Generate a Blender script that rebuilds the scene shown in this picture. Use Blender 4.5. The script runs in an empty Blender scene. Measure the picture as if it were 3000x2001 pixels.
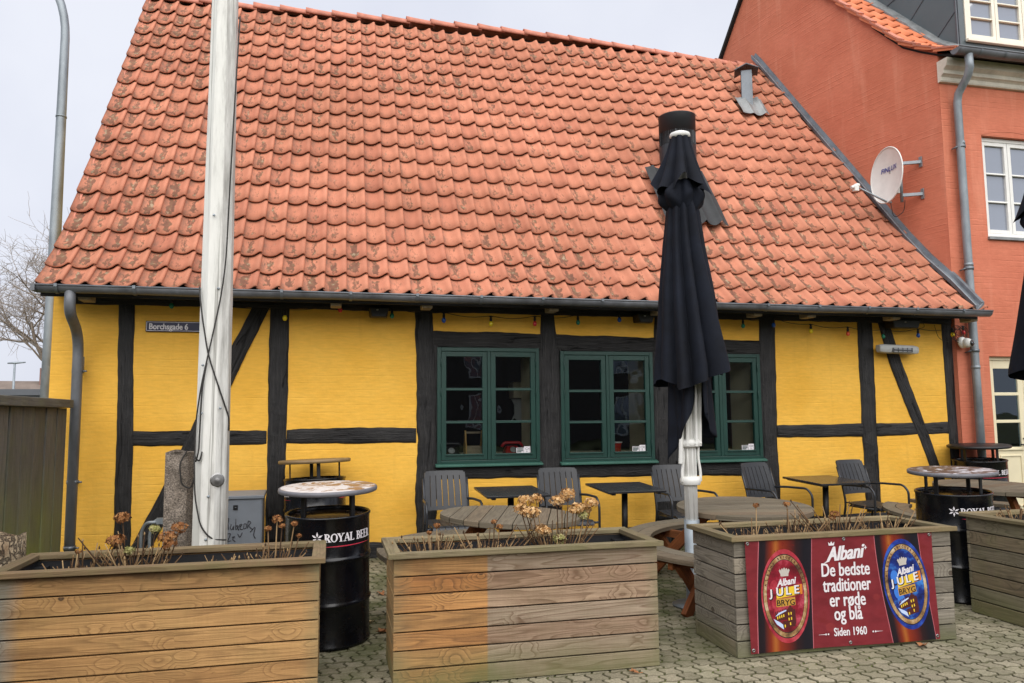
import bpy, bmesh, math, random
from mathutils import Vector, Matrix, noise as mnoise
random.seed(7)
PI = math.pi
R = math.radians
SC = bpy.context.scene
COL = SC.collection

# ------------------------------------------------------------------ camera
PSI, PIT, ROL = R(13.3), R(5.55), R(0.5)
CAMLOC = Vector((0, 0, 1.56))
_r0 = Vector((math.cos(PSI), -math.sin(PSI), 0))
_f = Vector((math.sin(PSI) * math.cos(PIT), math.cos(PSI) * math.cos(PIT), math.sin(PIT)))
_u0 = _r0.cross(_f)
_r = _r0 * math.cos(ROL) - _u0 * math.sin(ROL)
_u = _u0 * math.cos(ROL) + _r0 * math.sin(ROL)
cd = bpy.data.cameras.new("camera")
cd.sensor_fit = 'HORIZONTAL'
cd.sensor_width = 36
cd.lens = 36 * 1752 / 2351
cd.clip_end = 2000
cd.clip_start = 0.05
cam = bpy.data.objects.new("camera", cd)
COL.objects.link(cam)
m = Matrix.Identity(4)
for i in range(3):
    m[i][0], m[i][1], m[i][2], m[i][3] = _r[i], _u[i], -_f[i], CAMLOC[i]
cam.matrix_world = m
SC.camera = cam

# ------------------------------------------------------------------ world and sun (overcast)
SUN_EL, SUN_AZ = R(48), R(184)      # azimuth measured from +Y clockwise
w = bpy.data.worlds.new("World")
SC.world = w
w.use_nodes = True
nt = w.node_tree
bg = nt.nodes["Background"]
sky = nt.nodes.new("ShaderNodeTexSky")
sky.sky_type = 'NISHITA'
sky.sun_disc = False
sky.sun_elevation = SUN_EL
sky.sun_rotation = SUN_AZ
sky.dust_density = 4
tc = nt.nodes.new("ShaderNodeTexCoord")
nz = nt.nodes.new("ShaderNodeTexNoise")
nz.inputs["Scale"].default_value = 2.2
nz.inputs["Detail"].default_value = 5
nt.links.new(tc.outputs["Generated"], nz.inputs["Vector"])
rp = nt.nodes.new("ShaderNodeValToRGB")
rp.color_ramp.elements[0].position = 0.35
rp.color_ramp.elements[0].color = (6.0, 6.25, 7.2, 1)
rp.color_ramp.elements[1].position = 0.65
rp.color_ramp.elements[1].color = (7.3, 7.5, 8.2, 1)
nt.links.new(nz.outputs["Fac"], rp.inputs["Fac"])
mx = nt.nodes.new("ShaderNodeMix")
mx.data_type = 'RGBA'
mx.inputs["Factor"].default_value = 0.92
nt.links.new(sky.outputs["Color"], mx.inputs["A"])
nt.links.new(rp.outputs["Color"], mx.inputs["B"])
nt.links.new(mx.outputs["Result"], bg.inputs["Color"])
bg.inputs["Strength"].default_value = 0.060

sd = bpy.data.lights.new("sun", 'SUN')
sd.energy = 1.95
sd.angle = R(90)
sd.color = (1.0, 0.96, 0.9)
sun = bpy.data.objects.new("sun", sd)
COL.objects.link(sun)
sdir = Vector((math.sin(SUN_AZ) * math.cos(SUN_EL), math.cos(SUN_AZ) * math.cos(SUN_EL), math.sin(SUN_EL)))
sun.rotation_euler = sdir.to_track_quat('Z', 'Y').to_euler()
sun.location = (0, -5, 20)

SC.view_settings.view_transform = 'Standard'
SC.view_settings.look = 'None'
SC.view_settings.exposure = 1.05
SC.view_settings.gamma = 1

# ------------------------------------------------------------------ helpers
def gz(y):
    return 0.0 if y < 5.4 else 0.04 * (min(y, 8.4) - 5.4)
TILT = 0.04

def S(r, g, b):
    def f(c):
        c /= 255.0
        return c / 12.92 if c <= 0.04045 else ((c + 0.055) / 1.055) ** 2.4
    return (f(r), f(g), f(b), 1.0)


class MB:
    """collects shapes for ONE mesh object"""
    def __init__(s):
        s.v, s.f, s.uv, s.rnd, s.sm, s.dirt = [], [], [], [], [], []
        s.X = None

    def pt(s, p):
        p = Vector(p)
        if s.X is not None:
            p = s.X @ p
        s.v.append(p)
        return len(s.v) - 1

    def face(s, idx, uv=None, rnd=0.5, smooth=False, dirt=0.0):
        s.f.append(tuple(idx))
        s.uv.append(uv if uv else [(0, 0)] * len(idx))
        s.rnd.append(rnd)
        s.sm.append(smooth)
        s.dirt.append(dirt)

    def poly(s, pts, uv=None, rnd=0.5, smooth=False):
        s.face([s.pt(p) for p in pts], uv, rnd, smooth)

    def hexa(s, c, rnd=None, axis=None):
        """c: 8 corners, bottom ring 0-3, top ring 4-7. UV: u along the longest axis"""
        if rnd is None:
            rnd = random.random()
        i = [s.pt(p) for p in c]
        P = [Vector(p) for p in c]
        ax = [(P[1] - P[0]), (P[3] - P[0]), (P[4] - P[0])]
        L = [a.length for a in ax]
        k = L.index(max(L)) if axis is None else axis
        A = ax[k].normalized() if L[k] > 0 else Vector((1, 0, 0))
        for q in ((0, 3, 2, 1), (4, 5, 6, 7), (0, 1, 5, 4), (1, 2, 6, 5), (2, 3, 7, 6), (3, 0, 4, 7)):
            a, b, cc = P[q[0]], P[q[1]], P[q[2]]
            n = (b - a).cross(cc - a)
            n = n.normalized() if n.length > 0 else Vector((0, 0, 1))
            if abs(n.dot(A)) > 0.9:
                U = (b - a).normalized()
            else:
                U = (A - n * A.dot(n)).normalized()
            W = n.cross(U)
            uvs = [((P[j] - P[0]).dot(U), (P[j] - P[0]).dot(W) + 0.37 * rnd * 10) for j in q]
            s.face([i[j] for j in q], uvs, rnd)

    def box(s, x0, x1, y0, y1, z0, z1, rnd=None, axis=None):
        s.hexa([(x0, y0, z0), (x1, y0, z0), (x1, y1, z0), (x0, y1, z0),
                (x0, y0, z1), (x1, y0, z1), (x1, y1, z1), (x0, y1, z1)], rnd, axis)

    def bar(s, a, b, wd, th, up=(0, 0, 1), rnd=None):
        """beam from a to b; wd across, th along up"""
        a, b = Vector(a), Vector(b)
        d = (b - a).normalized()
        up = Vector(up)
        sx = d.cross(up)
        if sx.length < 1e-4:
            sx = d.cross(Vector((0, 1, 0)))
        sx.normalize()
        uz = sx.cross(d).normalized()
        sx *= wd / 2
        uz *= th / 2
        s.hexa([a - sx - uz, b - sx - uz, b + sx - uz, a + sx - uz,
                a - sx + uz, b - sx + uz, b + sx + uz, a + sx + uz], rnd, 0)

    def tube(s, pts, r, n=8, caps=True, rnd=None, closed=False):
        if rnd is None:
            rnd = random.random()
        pts = [Vector(p) for p in pts]
        N = len(pts)
        rs = r if isinstance(r, (list, tuple)) else [r] * N
        rings = []
        prev = None
        L = 0
        for k, p in enumerate(pts):
            if closed:
                d = pts[(k + 1) % N] - pts[k - 1]
            elif k == 0:
                d = pts[1] - p
            elif k == N - 1:
                d = p - pts[k - 1]
            else:
                d = (pts[k + 1] - p).normalized() + (p - pts[k - 1]).normalized()
            if d.length < 1e-9:
                d = Vector((0, 0, 1))
            d.normalize()
            if prev is None:
                a = d.cross(Vector((0.31, 0.17, 0.93)))
                if a.length < 1e-3:
                    a = d.cross(Vector((1, 0, 0)))
            else:
                a = prev - d * prev.dot(d)
            a.normalize()
            prev = a
            b = d.cross(a)
            if k:
                L += (p - pts[k - 1]).length
            rings.append(([s.pt(p + (a * math.cos(2 * PI * j / n) + b * math.sin(2 * PI * j / n)) * rs[k]) for j in range(n)], L))
        seq = list(range(N - 1)) + ([N - 1] if closed else [])
        for k in seq:
            (A, l0), (B, l1) = rings[k], rings[(k + 1) % N]
            for j in range(n):
                j2 = (j + 1) % n
                s.face([A[j], A[j2], B[j2], B[j]], [(l0, j / n), (l0, (j + 1) / n), (l1, (j + 1) / n), (l1, j / n)], rnd, True)
        if caps and not closed:
            s.face(rings[0][0][::-1], None, rnd)
            s.face(rings[-1][0], None, rnd)

    def lathe(s, prof, n=32, c=(0, 0, 0), rnd=0.5, smooth=True, a0=0.0):
        c = Vector(c)
        rings = []
        for (r, z) in prof:
            if r < 1e-6:
                rings.append([s.pt(c + Vector((0, 0, z)))])
            else:
                rings.append([s.pt(c + Vector((r * math.cos(a0 + 2 * PI * j / n), r * math.sin(a0 + 2 * PI * j / n), z))) for j in range(n)])
        for k in range(len(rings) - 1):
            A, B = rings[k], rings[k + 1]
            for j in range(n):
                j2 = (j + 1) % n
                z0, z1 = prof[k][1], prof[k + 1][1]
                if len(A) == 1 and len(B) > 1:
                    s.face([A[0], B[j2], B[j]], [(0, z0), (1, z1), (0, z1)], rnd, smooth)
                elif len(B) == 1 and len(A) > 1:
                    s.face([A[j], A[j2], B[0]], [(0, z0), (1, z0), (0, z1)], rnd, smooth)
                elif len(A) > 1:
                    s.face([A[j], A[j2], B[j2], B[j]], [(j / n, z0), ((j + 1) / n, z0), ((j + 1) / n, z1), (j / n, z1)], rnd, smooth)

    def prism(s, poly, f, d, rnd=None):
        """poly: list of (a,b); f maps (a,b)->point; d: thickness vector"""
        if rnd is None:
            rnd = random.random()
        d = Vector(d)
        P = [Vector(f(*q)) for q in poly]
        A = [s.pt(p) for p in P]
        B = [s.pt(p + d) for p in P]
        n = len(poly)
        s.face(A, [tuple(q) for q in poly], rnd)
        s.face(B[::-1], [tuple(q) for q in poly][::-1], rnd)
        for k in range(n):
            k2 = (k + 1) % n
            u0, u1 = 0, (P[k2] - P[k]).length
            s.face([A[k2], A[k], B[k], B[k2]], [(u1, 0), (u0, 0), (u0, d.length), (u1, d.length)], rnd)

    def sphere(s, c, r, n=12, sc=(1, 1, 1), rnd=0.5):
        m2 = max(6, n // 2)
        c = Vector(c)
        rings = []
        for k in range(m2 + 1):
            t = PI * k / m2
            if k in (0, m2):
                rings.append([s.pt(c + Vector((0, 0, r * sc[2] * math.cos(t))))])
            else:
                rings.append([s.pt(c + Vector((r * sc[0] * math.sin(t) * math.cos(2 * PI * j / n), r * sc[1] * math.sin(t) * math.sin(2 * PI * j / n), r * sc[2] * math.cos(t)))) for j in range(n)])
        for k in range(m2):
            A, B = rings[k], rings[k + 1]
            for j in range(n):
                j2 = (j + 1) % n
                if len(A) == 1:
                    s.face([A[0], B[j], B[j2]], None, rnd, True)
                elif len(B) == 1:
                    s.face([A[j2], A[j], B[0]], None, rnd, True)
                else:
                    s.face([A[j2], A[j], B[j], B[j2]], None, rnd, True)

    def build(s, name, mat, parent=None, bevel=0, fix=True, off=None, seg=2):
        """off: world point that local (0,0,0) should sit at (for meshes given in world coordinates)"""
        me = bpy.data.meshes.new(name)
        o3 = Vector(off) if off is not None else Vector((0, 0, 0))
        me.from_pydata([tuple(v - o3) for v in s.v], [], s.f)
        uvl = me.uv_layers.new(name="UVMap")
        flat = []
        for u in s.uv:
            for a in u:
                flat += [a[0], a[1]]
        uvl.data.foreach_set("uv", flat)
        at = me.attributes.new("rnd", 'FLOAT', 'FACE')
        at.data.foreach_set("value", s.rnd)
        if any(s.dirt):
            at = me.attributes.new("dirt", 'FLOAT', 'FACE')
            at.data.foreach_set("value", s.dirt)
        me.polygons.foreach_set("use_smooth", s.sm)
        if fix:
            bm = bmesh.new()
            bm.from_mesh(me)
            bmesh.ops.recalc_face_normals(bm, faces=bm.faces)
            bm.to_mesh(me)
            bm.free()
        me.materials.append(mat)
        o = bpy.data.objects.new(name, me)
        COL.objects.link(o)
        if parent is not None:
            o.parent = parent
        if bevel:
            b = o.modifiers.new("bevel", 'BEVEL')
            b.width = bevel
            b.segments = seg
            b.limit_method = 'ANGLE'
            b.angle_limit = R(40)
        return o


def wloc(o):
    p = Vector((0, 0, 0))
    while o is not None:
        p = p + o.location
        o = o.parent
    return p

def part(name, mb, mat, parent, bevel=0, fix=True):
    """mesh given in WORLD coordinates, linked below an unrotated parent"""
    return mb.build(name, mat, parent, bevel, fix, off=wloc(parent))

def tag(o, label=None, cat=None, group=None, kind=None):
    if label:
        o['label'] = label
    if cat:
        o['category'] = cat
    if group:
        o['group'] = group
    if kind:
        o['kind'] = kind
    return o

def thing(name, label, cat, loc, group=None, rot=(0, 0, 0)):
    o = bpy.data.objects.new(name, None)
    COL.objects.link(o)
    o.location = loc
    o.rotation_euler = rot
    o.empty_display_size = 0.2
    return tag(o, label, cat, group)

def copy_tree(o, parent=None):
    c = o.copy()
    COL.objects.link(c)
    c.parent = parent
    for ch in list(o.children):
        copy_tree(ch, c)
    return c

def txt(body, size, bold=0.0, xs=1.0, shear=0.0, align='CENTER'):
    """text as flat polygons in the XY plane -> (verts, faces, width)"""
    cu = bpy.data.curves.new("lettering", 'FONT')
    cu.body = body
    cu.size = size
    cu.offset = bold
    cu.shear = shear
    cu.align_x = align
    cu.resolution_u = 3
    ob = bpy.data.objects.new("lettering", cu)
    COL.objects.link(ob)
    dg = bpy.context.evaluated_depsgraph_get()
    me = bpy.data.meshes.new_from_object(ob.evaluated_get(dg))
    V = [(v.co.x * xs, v.co.y) for v in me.vertices]
    F = [tuple(p.vertices) for p in me.polygons]
    bpy.data.objects.remove(ob)
    bpy.data.curves.remove(cu)
    bpy.data.meshes.remove(me)
    return V, F

def add_txt(mb, tv, f, fat=0.0):
    V, F = tv
    for d in ((-fat, 0, fat) if fat else (0,)):
        b = len(mb.v)
        for q in V:
            p = Vector(f(q[0] + d, q[1]))
            mb.pt(p + Vector((0, -.00008 if d > 0 else (.00008 if d < 0 else 0), 0)))
        for q in F:
            mb.face([b + i for i in q])

# ------------------------------------------------------------------ materials
class G:
    def __init__(s, name, col=(0.5, 0.5, 0.5, 1), rough=0.6, metal=0.0, spec=0.5):
        s.m = bpy.data.materials.new(name)
        s.m.use_nodes = True
        s.t = s.m.node_tree
        s.b = s.t.nodes["Principled BSDF"]
        s.b.inputs["Base Color"].default_value = col
        s.b.inputs["Roughness"].default_value = rough
        s.b.inputs["Metallic"].default_value = metal
        s.b.inputs["Specular IOR Level"].default_value = spec

    def n(s, ty, ins=None, **props):
        nd = s.t.nodes.new("ShaderNode" + ty)
        for k, v in props.items():
            setattr(nd, k, v)
        for k, v in (ins or {}).items():
            s.set(nd.inputs[k], v)
        return nd

    def set(s, sock, v):
        if isinstance(v, bpy.types.NodeSocket):
            s.t.links.new(v, sock)
        else:
            sock.default_value = v

    def math(s, op, a, b=0.0, clamp=False):
        nd = s.n("Math", {0: a, 1: b}, operation=op)
        nd.use_clamp = clamp
        return nd.outputs[0]

    def mix(s, fac, a, b, blend='MIX'):
        nd = s.n("Mix", None, data_type='RGBA', blend_type=blend)
        s.set(nd.inputs["Factor"], fac)
        s.set(nd.inputs["A"], a)
        s.set(nd.inputs["B"], b)
        return nd.outputs["Result"]

    def ramp(s, fac, stops, interp='LINEAR'):
        nd = s.n("ValToRGB", {"Fac": fac})
        cr = nd.color_ramp
        cr.interpolation = interp
        while len(cr.elements) < len(stops):
            cr.elements.new(0.5)
        for e, (p, c) in zip(cr.elements, stops):
            e.position = p
            e.color = c if isinstance(c, (tuple, list)) else (c, c, c, 1)
        return nd.outputs["Color"]

    def noise(s, vec, scale, detail=4, rough=0.55, dist=0.0, col=False):
        nd = s.n("TexNoise", {"Scale": scale, "Detail": detail, "Roughness": rough, "Distortion": dist})
        if vec is not None:
            s.set(nd.inputs["Vector"], vec)
        return nd.outputs["Color" if col else "Fac"]

    def map(s, vec, scale=(1, 1, 1), loc=(0, 0, 0)):
        nd = s.n("Mapping", {"Vector": vec, "Scale": scale, "Location": loc})
        return nd.outputs[0]

    def obj(s, rand=True):
        c = s.n("TexCoord").outputs["Object"]
        if rand:
            r = s.n("ObjectInfo").outputs["Random"]
            k = s.n("CombineXYZ", {0: s.math('MULTIPLY', r, 37.0), 1: s.math('MULTIPLY', r, 91.0), 2: s.math('MULTIPLY', r, 53.0)})
            c = s.n("VectorMath", {0: c, 1: k.outputs[0]}, operation='ADD').outputs[0]
        return c

    def uv(s):
        return s.n("TexCoord").outputs["UV"]

    def attr(s, name):
        return s.n("Attribute", attribute_name=name).outputs["Fac"]

    def bump(s, h, dist=0.01, strength=1.0, normal=None):
        nd = s.n("Bump", {"Height": h, "Distance": dist, "Strength": strength})
        if normal is not None:
            s.set(nd.inputs["Normal"], normal)
        s.set(s.b.inputs["Normal"], nd.outputs[0])
        return nd.outputs[0]

    def col(s, c):
        s.set(s.b.inputs["Base Color"], c)

    def rough(s, c):
        s.set(s.b.inputs["Roughness"], c)


def simple(name, col, rough=0.6, metal=0.0, var=0.15, scale=8.0, bump=0.0, spec=0.5):
    g = G(name, col, rough, metal, spec)
    nz = g.noise(g.obj(), scale, 5)
    dark = tuple(c * (1 - var) for c in col[:3]) + (1,)
    lite = tuple(min(1, c * (1 + var)) for c in col[:3]) + (1,)
    g.col(g.ramp(nz, [(0.3, dark), (0.7, lite)]))
    if bump:
        g.bump(g.noise(g.obj(), scale * 6, 4), bump)
    return g.m


def paint_wall(name, col, col2, brick=0.35, grain=0.5, streak=None):
    """limewashed brickwork: UV is metres along / up the wall"""
    g = G(name, col, 0.85, 0, 0.25)
    uv = g.uv()
    wob = g.noise(uv, 3.0, 3, col=True)
    uvw = g.n("VectorMath", {0: uv, 1: g.n("VectorMath", {0: wob, "Scale": 0.02}, operation='SCALE').outputs[0]}, operation='ADD').outputs[0]
    vv = g.n("SeparateXYZ", {0: uvw}).outputs[1]
    crs = g.math('FRACT', g.math('MULTIPLY', vv, 1 / 0.077))
    groove = g.ramp(crs, [(0.0, 1.0), (0.13, 0.0), (0.87, 0.0), (1.0, 1.0)])
    patch = g.ramp(g.noise(g.map(uv, (0.9, 3.5, 1)), 1.1, 5, 0.6), [(0.44, 0.05), (0.66, 1.0)])
    bk = g.n("TexBrick", {"Vector": uvw, "Scale": 1.0, "Mortar Size": 0.010, "Mortar Smooth": 1.0, "Brick Width": 0.24, "Row Height": 0.077})
    both = g.math('ADD', groove, g.math('MULTIPLY', bk.outputs["Fac"], 0.25))
    h1 = g.math('MULTIPLY', g.math('MULTIPLY', both, -1.0), patch)
    h2 = g.noise(uv, 40, 4)
    h3 = g.noise(uv, 7, 3)
    h = g.math('ADD', g.math('MULTIPLY', h1, brick), g.math('ADD', g.math('MULTIPLY', h2, grain * 0.25), g.math('MULTIPLY', h3, 0.5)))
    g.bump(h, 0.012, 0.9)
    c = g.mix(g.ramp(g.noise(uv, 1.3, 5, 0.6), [(0.35, 0.0), (0.65, 1.0)]), col, col2)
    fine = g.ramp(g.noise(g.map(uv, (6, 30, 1)), 1.5, 4), [(0.3, (0.9, 0.9, 0.9, 1)), (0.7, (1.04, 1.04, 1.04, 1))])
    c = g.mix(1.0, c, fine, 'MULTIPLY')
    pt2 = g.ramp(g.noise(g.map(uv, (1.0, 1.4, 1)), .55, 2), [(.47, (.955, .95, .93, 1)), (.50, (1.0, 1.0, 1.0, 1))])
    c = g.mix(1.0, c, pt2, 'MULTIPLY')
    drip = g.ramp(g.noise(g.map(uv, (5.0, .35, 1)), 1.6, 5, .6), [(.58, 0.0), (.74, .30)])
    c = g.mix(drip, c, (col[0] * .72, col[1] * .66, col[2] * .6, 1))
    if streak:
        k = g.ramp(g.noise(g.map(uv, (2.5, 0.25, 1)), 2.0, 5), [(0.55, 0.0), (0.75, 1.0)])
        c = g.mix(g.math('MULTIPLY', k, 0.5), c, streak)
    g.col(c)
    return g.m


def wood(name, a, b, dark, knot=(0.05, 0.03, 0.02, 1), grey=None, split=None, moss=0.0, soft=0.06, rough=0.75, contrast=1.0, knots=True, flip=False, lowmoss=None, topstain=0.0, edge=None, mosscol=None):
    """planks with cathedral grain. UV: u metres along the grain, v across. split: object-space x where colours change to grey"""
    g = G(name, a, rough, 0, 0.3)
    uv = g.uv()
    rd = g.attr("rnd")
    ofs = g.n("CombineXYZ", {0: g.math('MULTIPLY', rd, 41.0), 1: g.math('MULTIPLY', rd, 17.0), 2: g.math('MULTIPLY', g.n("ObjectInfo").outputs["Random"], 23.0)}).outputs[0]
    p = g.n("VectorMath", {0: uv, 1: ofs}, operation='ADD').outputs[0]
    big = g.noise(g.map(p, (0.7, 8.0, 1.0)), 1.0, 2, 0.4)
    field = g.math('MULTIPLY', big, 13.0)
    kd = near = None
    if knots:
        vo = g.n("TexVoronoi", {"Vector": g.map(p, (4.6, 5.4, 1.0)), "Scale": 1.0, "Randomness": 1.0})
        kd = vo.outputs["Distance"]
        keep = g.ramp(g.n("SeparateXYZ", {0: vo.outputs["Color"]}).outputs[0], [(0.44, 0.0), (0.45, 1.0)])
        kd = g.math('ADD', kd, g.math('MULTIPLY', g.math('SUBTRACT', 1.0, keep), 2.0))
        near = g.ramp(kd, [(0.05, 1.0), (0.55, 0.0)])
        field = g.math('ADD', field, g.math('MULTIPLY', near, 4.2))
    ring = g.math('FRACT', field)
    ringc = g.ramp(ring, [(0.0, 0.0), (0.62, 0.35), (0.9, 1.0), (1.0, 0.0)])
    fib = g.noise(g.map(p, (3.0, 160.0, 1.0)), 1.0, 4)
    cast = g.noise(g.map(p, (0.7, 2.0, 1.0)), 1.0, 4)
    base = g.mix(g.ramp(cast, [(0.3, 0.0), (0.7, 1.0)]), a, b)
    if grey is not None:
        gcol = g.mix(g.ramp(cast, [(0.3, 0.0), (0.7, 1.0)]), grey[0], grey[1])
        if split is not None:
            ox = g.n("SeparateXYZ", {0: g.n("TexCoord").outputs["Object"]}).outputs[0]
            ox = g.math('ADD', ox, g.math('MULTIPLY', g.math('SUBTRACT', g.noise(p, 6.0, 4), 0.5), soft * 2))
            k = g.n("MapRange", {0: ox, 1: split - soft, 2: split + soft, 3: 1.0 if flip else 0.0, 4: 0.0 if flip else 1.0}).outputs[0]
        else:
            k = 1.0
        base = g.mix(k, base, gcol)
    bv = g.mix(1.0, base, g.ramp(rd, [(0.0, (0.76, 0.75, 0.73, 1)), (0.35, (1.04, 1.05, 1.05, 1)), (0.7, (0.92, 0.92, 0.92, 1)), (0.86, (1.0, 0.86, 0.78, 1)), (1.0, (1.14, 1.12, 1.08, 1))]), 'MULTIPLY')
    if near is not None:
        c = g.mix(g.math('MULTIPLY', ringc, g.math('ADD', 0.34 * contrast, g.math('MULTIPLY', near, 0.24))), bv, dark)
    else:
        c = g.mix(g.math('MULTIPLY', ringc, 0.40 * contrast), bv, dark)
    saw = g.noise(g.map(p, (70.0, 5.0, 1.0)), 1.0, 3)
    c = g.mix(1.0, c, g.ramp(saw, [(0.3, (0.96, 0.96, 0.95, 1)), (0.7, (1.03, 1.03, 1.03, 1))]), 'MULTIPLY')
    if topstain:
        oz2 = g.n("SeparateXYZ", {0: g.n("TexCoord").outputs["Object"]}).outputs[2]
        tk = g.math('MULTIPLY', g.n("MapRange", {0: oz2, 1: .60, 2: .73, 3: 0.0, 4: 1.0}).outputs[0], g.ramp(g.noise(g.map(p, (1.2, 6, 1)), 1.5, 5), [(.34, 0.15), (.56, 1.0)]))
        c = g.mix(g.math('MULTIPLY', tk, topstain), c, (dark[0] * .55, dark[1] * .55, dark[2] * .55, 1))
    c = g.mix(1.0, c, g.ramp(fib, [(0.3, (0.70, 0.69, 0.67, 1)), (0.7, (1.14, 1.14, 1.14, 1))]), 'MULTIPLY')
    stain = g.ramp(g.noise(g.map(p, (1.2, 5, 1)), 1.6, 6, 0.68), [(0.52, 0.0), (0.70, 1.0)])
    c = g.mix(g.math('MULTIPLY', stain, 0.5), c, dark)
    if edge:
        ex = g.n('SeparateXYZ', {0: g.n('TexCoord').outputs['Object']}).outputs[0]
        e1 = g.n('MapRange', {0: ex, 1: .0, 2: .12, 3: 1.0, 4: 0.0}).outputs[0]
        e2 = g.n('MapRange', {0: ex, 1: edge - .10, 2: edge, 3: 0.0, 4: 1.0}).outputs[0]
        ek = g.math('MULTIPLY', g.math('MAXIMUM', e1, e2), g.ramp(g.noise(p, 5.0, 5), [(.3, .25), (.65, 1.0)]))
        c = g.mix(g.math('MULTIPLY', ek, .65), c, S(120, 116, 88))
    if knots:
        c = g.mix(g.ramp(kd, [(0.07, 0.75), (0.085, 0.0)]), c, knot)
        sel = g.ramp(kd, [(0.066, 0.0), (0.08, 0.95), (0.105, 0.0)])
        c = g.mix(sel, c, (knot[0] * 0.4, knot[1] * 0.4, knot[2] * 0.4, 1))
    if moss or lowmoss:
        oc = g.n("TexCoord").outputs["Object"]
        mn = g.ramp(g.noise(oc, 5.0, 6, 0.6), [(0.45, 0.0), (0.7, 1.0)])
        mk = g.math('MULTIPLY', mn, moss)
        if lowmoss:
            oz = g.n("SeparateXYZ", {0: oc}).outputs[2]
            lo = g.n("MapRange", {0: oz, 1: lowmoss, 2: 0.0, 3: 0.0, 4: 1.0}).outputs[0]
            mk = g.math('MAXIMUM', mk, g.math('MULTIPLY', lo, g.ramp(g.noise(oc, 3.0, 5), [(0.3, 0.3), (0.7, 1.0)])))
        c = g.mix(mk, c, mosscol or S(100, 104, 64))
    g.col(c)
    hh = g.math('ADD', g.math('MULTIPLY', ringc, -0.35), g.math('MULTIPLY', fib, 0.7))
    g.bump(hh, 0.0025, 0.8)
    return g.m


MAT = {}
MAT['yellow'] = paint_wall('yellow_limewash', S(243, 190, 82), S(237, 181, 70), brick=0.16)
MAT['redwall'] = paint_wall('red_limewash', S(205, 124, 98), S(194, 112, 87), brick=0.30, streak=S(216, 148, 122))

def timber_mat():
    g = G('tarred_timber', S(52, 50, 50), 0.62, 0, 0.4)
    p = g.obj()
    rd = g.attr("rnd")
    uv = g.n("VectorMath", {0: g.uv(), 1: g.n("CombineXYZ", {0: g.math('MULTIPLY', rd, 31.0), 1: g.math('MULTIPLY', rd, 7.0), 2: 0.0}).outputs[0]}, operation='ADD').outputs[0]
    gr = g.noise(g.map(uv, (3.0, 60, 1)), 1.0, 7, 0.7, 0.15)
    lump = g.noise(p, 7, 5)
    ck = g.ramp(g.noise(g.map(uv, (1.5, 16, 1)), 1.0, 5, 0.6, 1.2), [(0.60, 0.0), (0.68, 1.0)])
    c = g.ramp(g.noise(p, 3.5, 5), [(0.3, S(26, 25, 26)), (0.7, S(46, 45, 45))])
    c = g.mix(g.math('MULTIPLY', g.ramp(gr, [(0.5, 0.0), (0.75, 1.0)]), 0.55), c, S(84, 83, 82))
    c = g.mix(ck, c, S(8, 8, 8))
    g.col(c)
    h = g.math('ADD', g.math('MULTIPLY', gr, 0.7), g.math('ADD', g.math('MULTIPLY', lump, 0.6), g.math('MULTIPLY', ck, -1.2)))
    g.bump(h, 0.030, 1.0)
    return g.m
MAT['timber'] = timber_mat()

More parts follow.
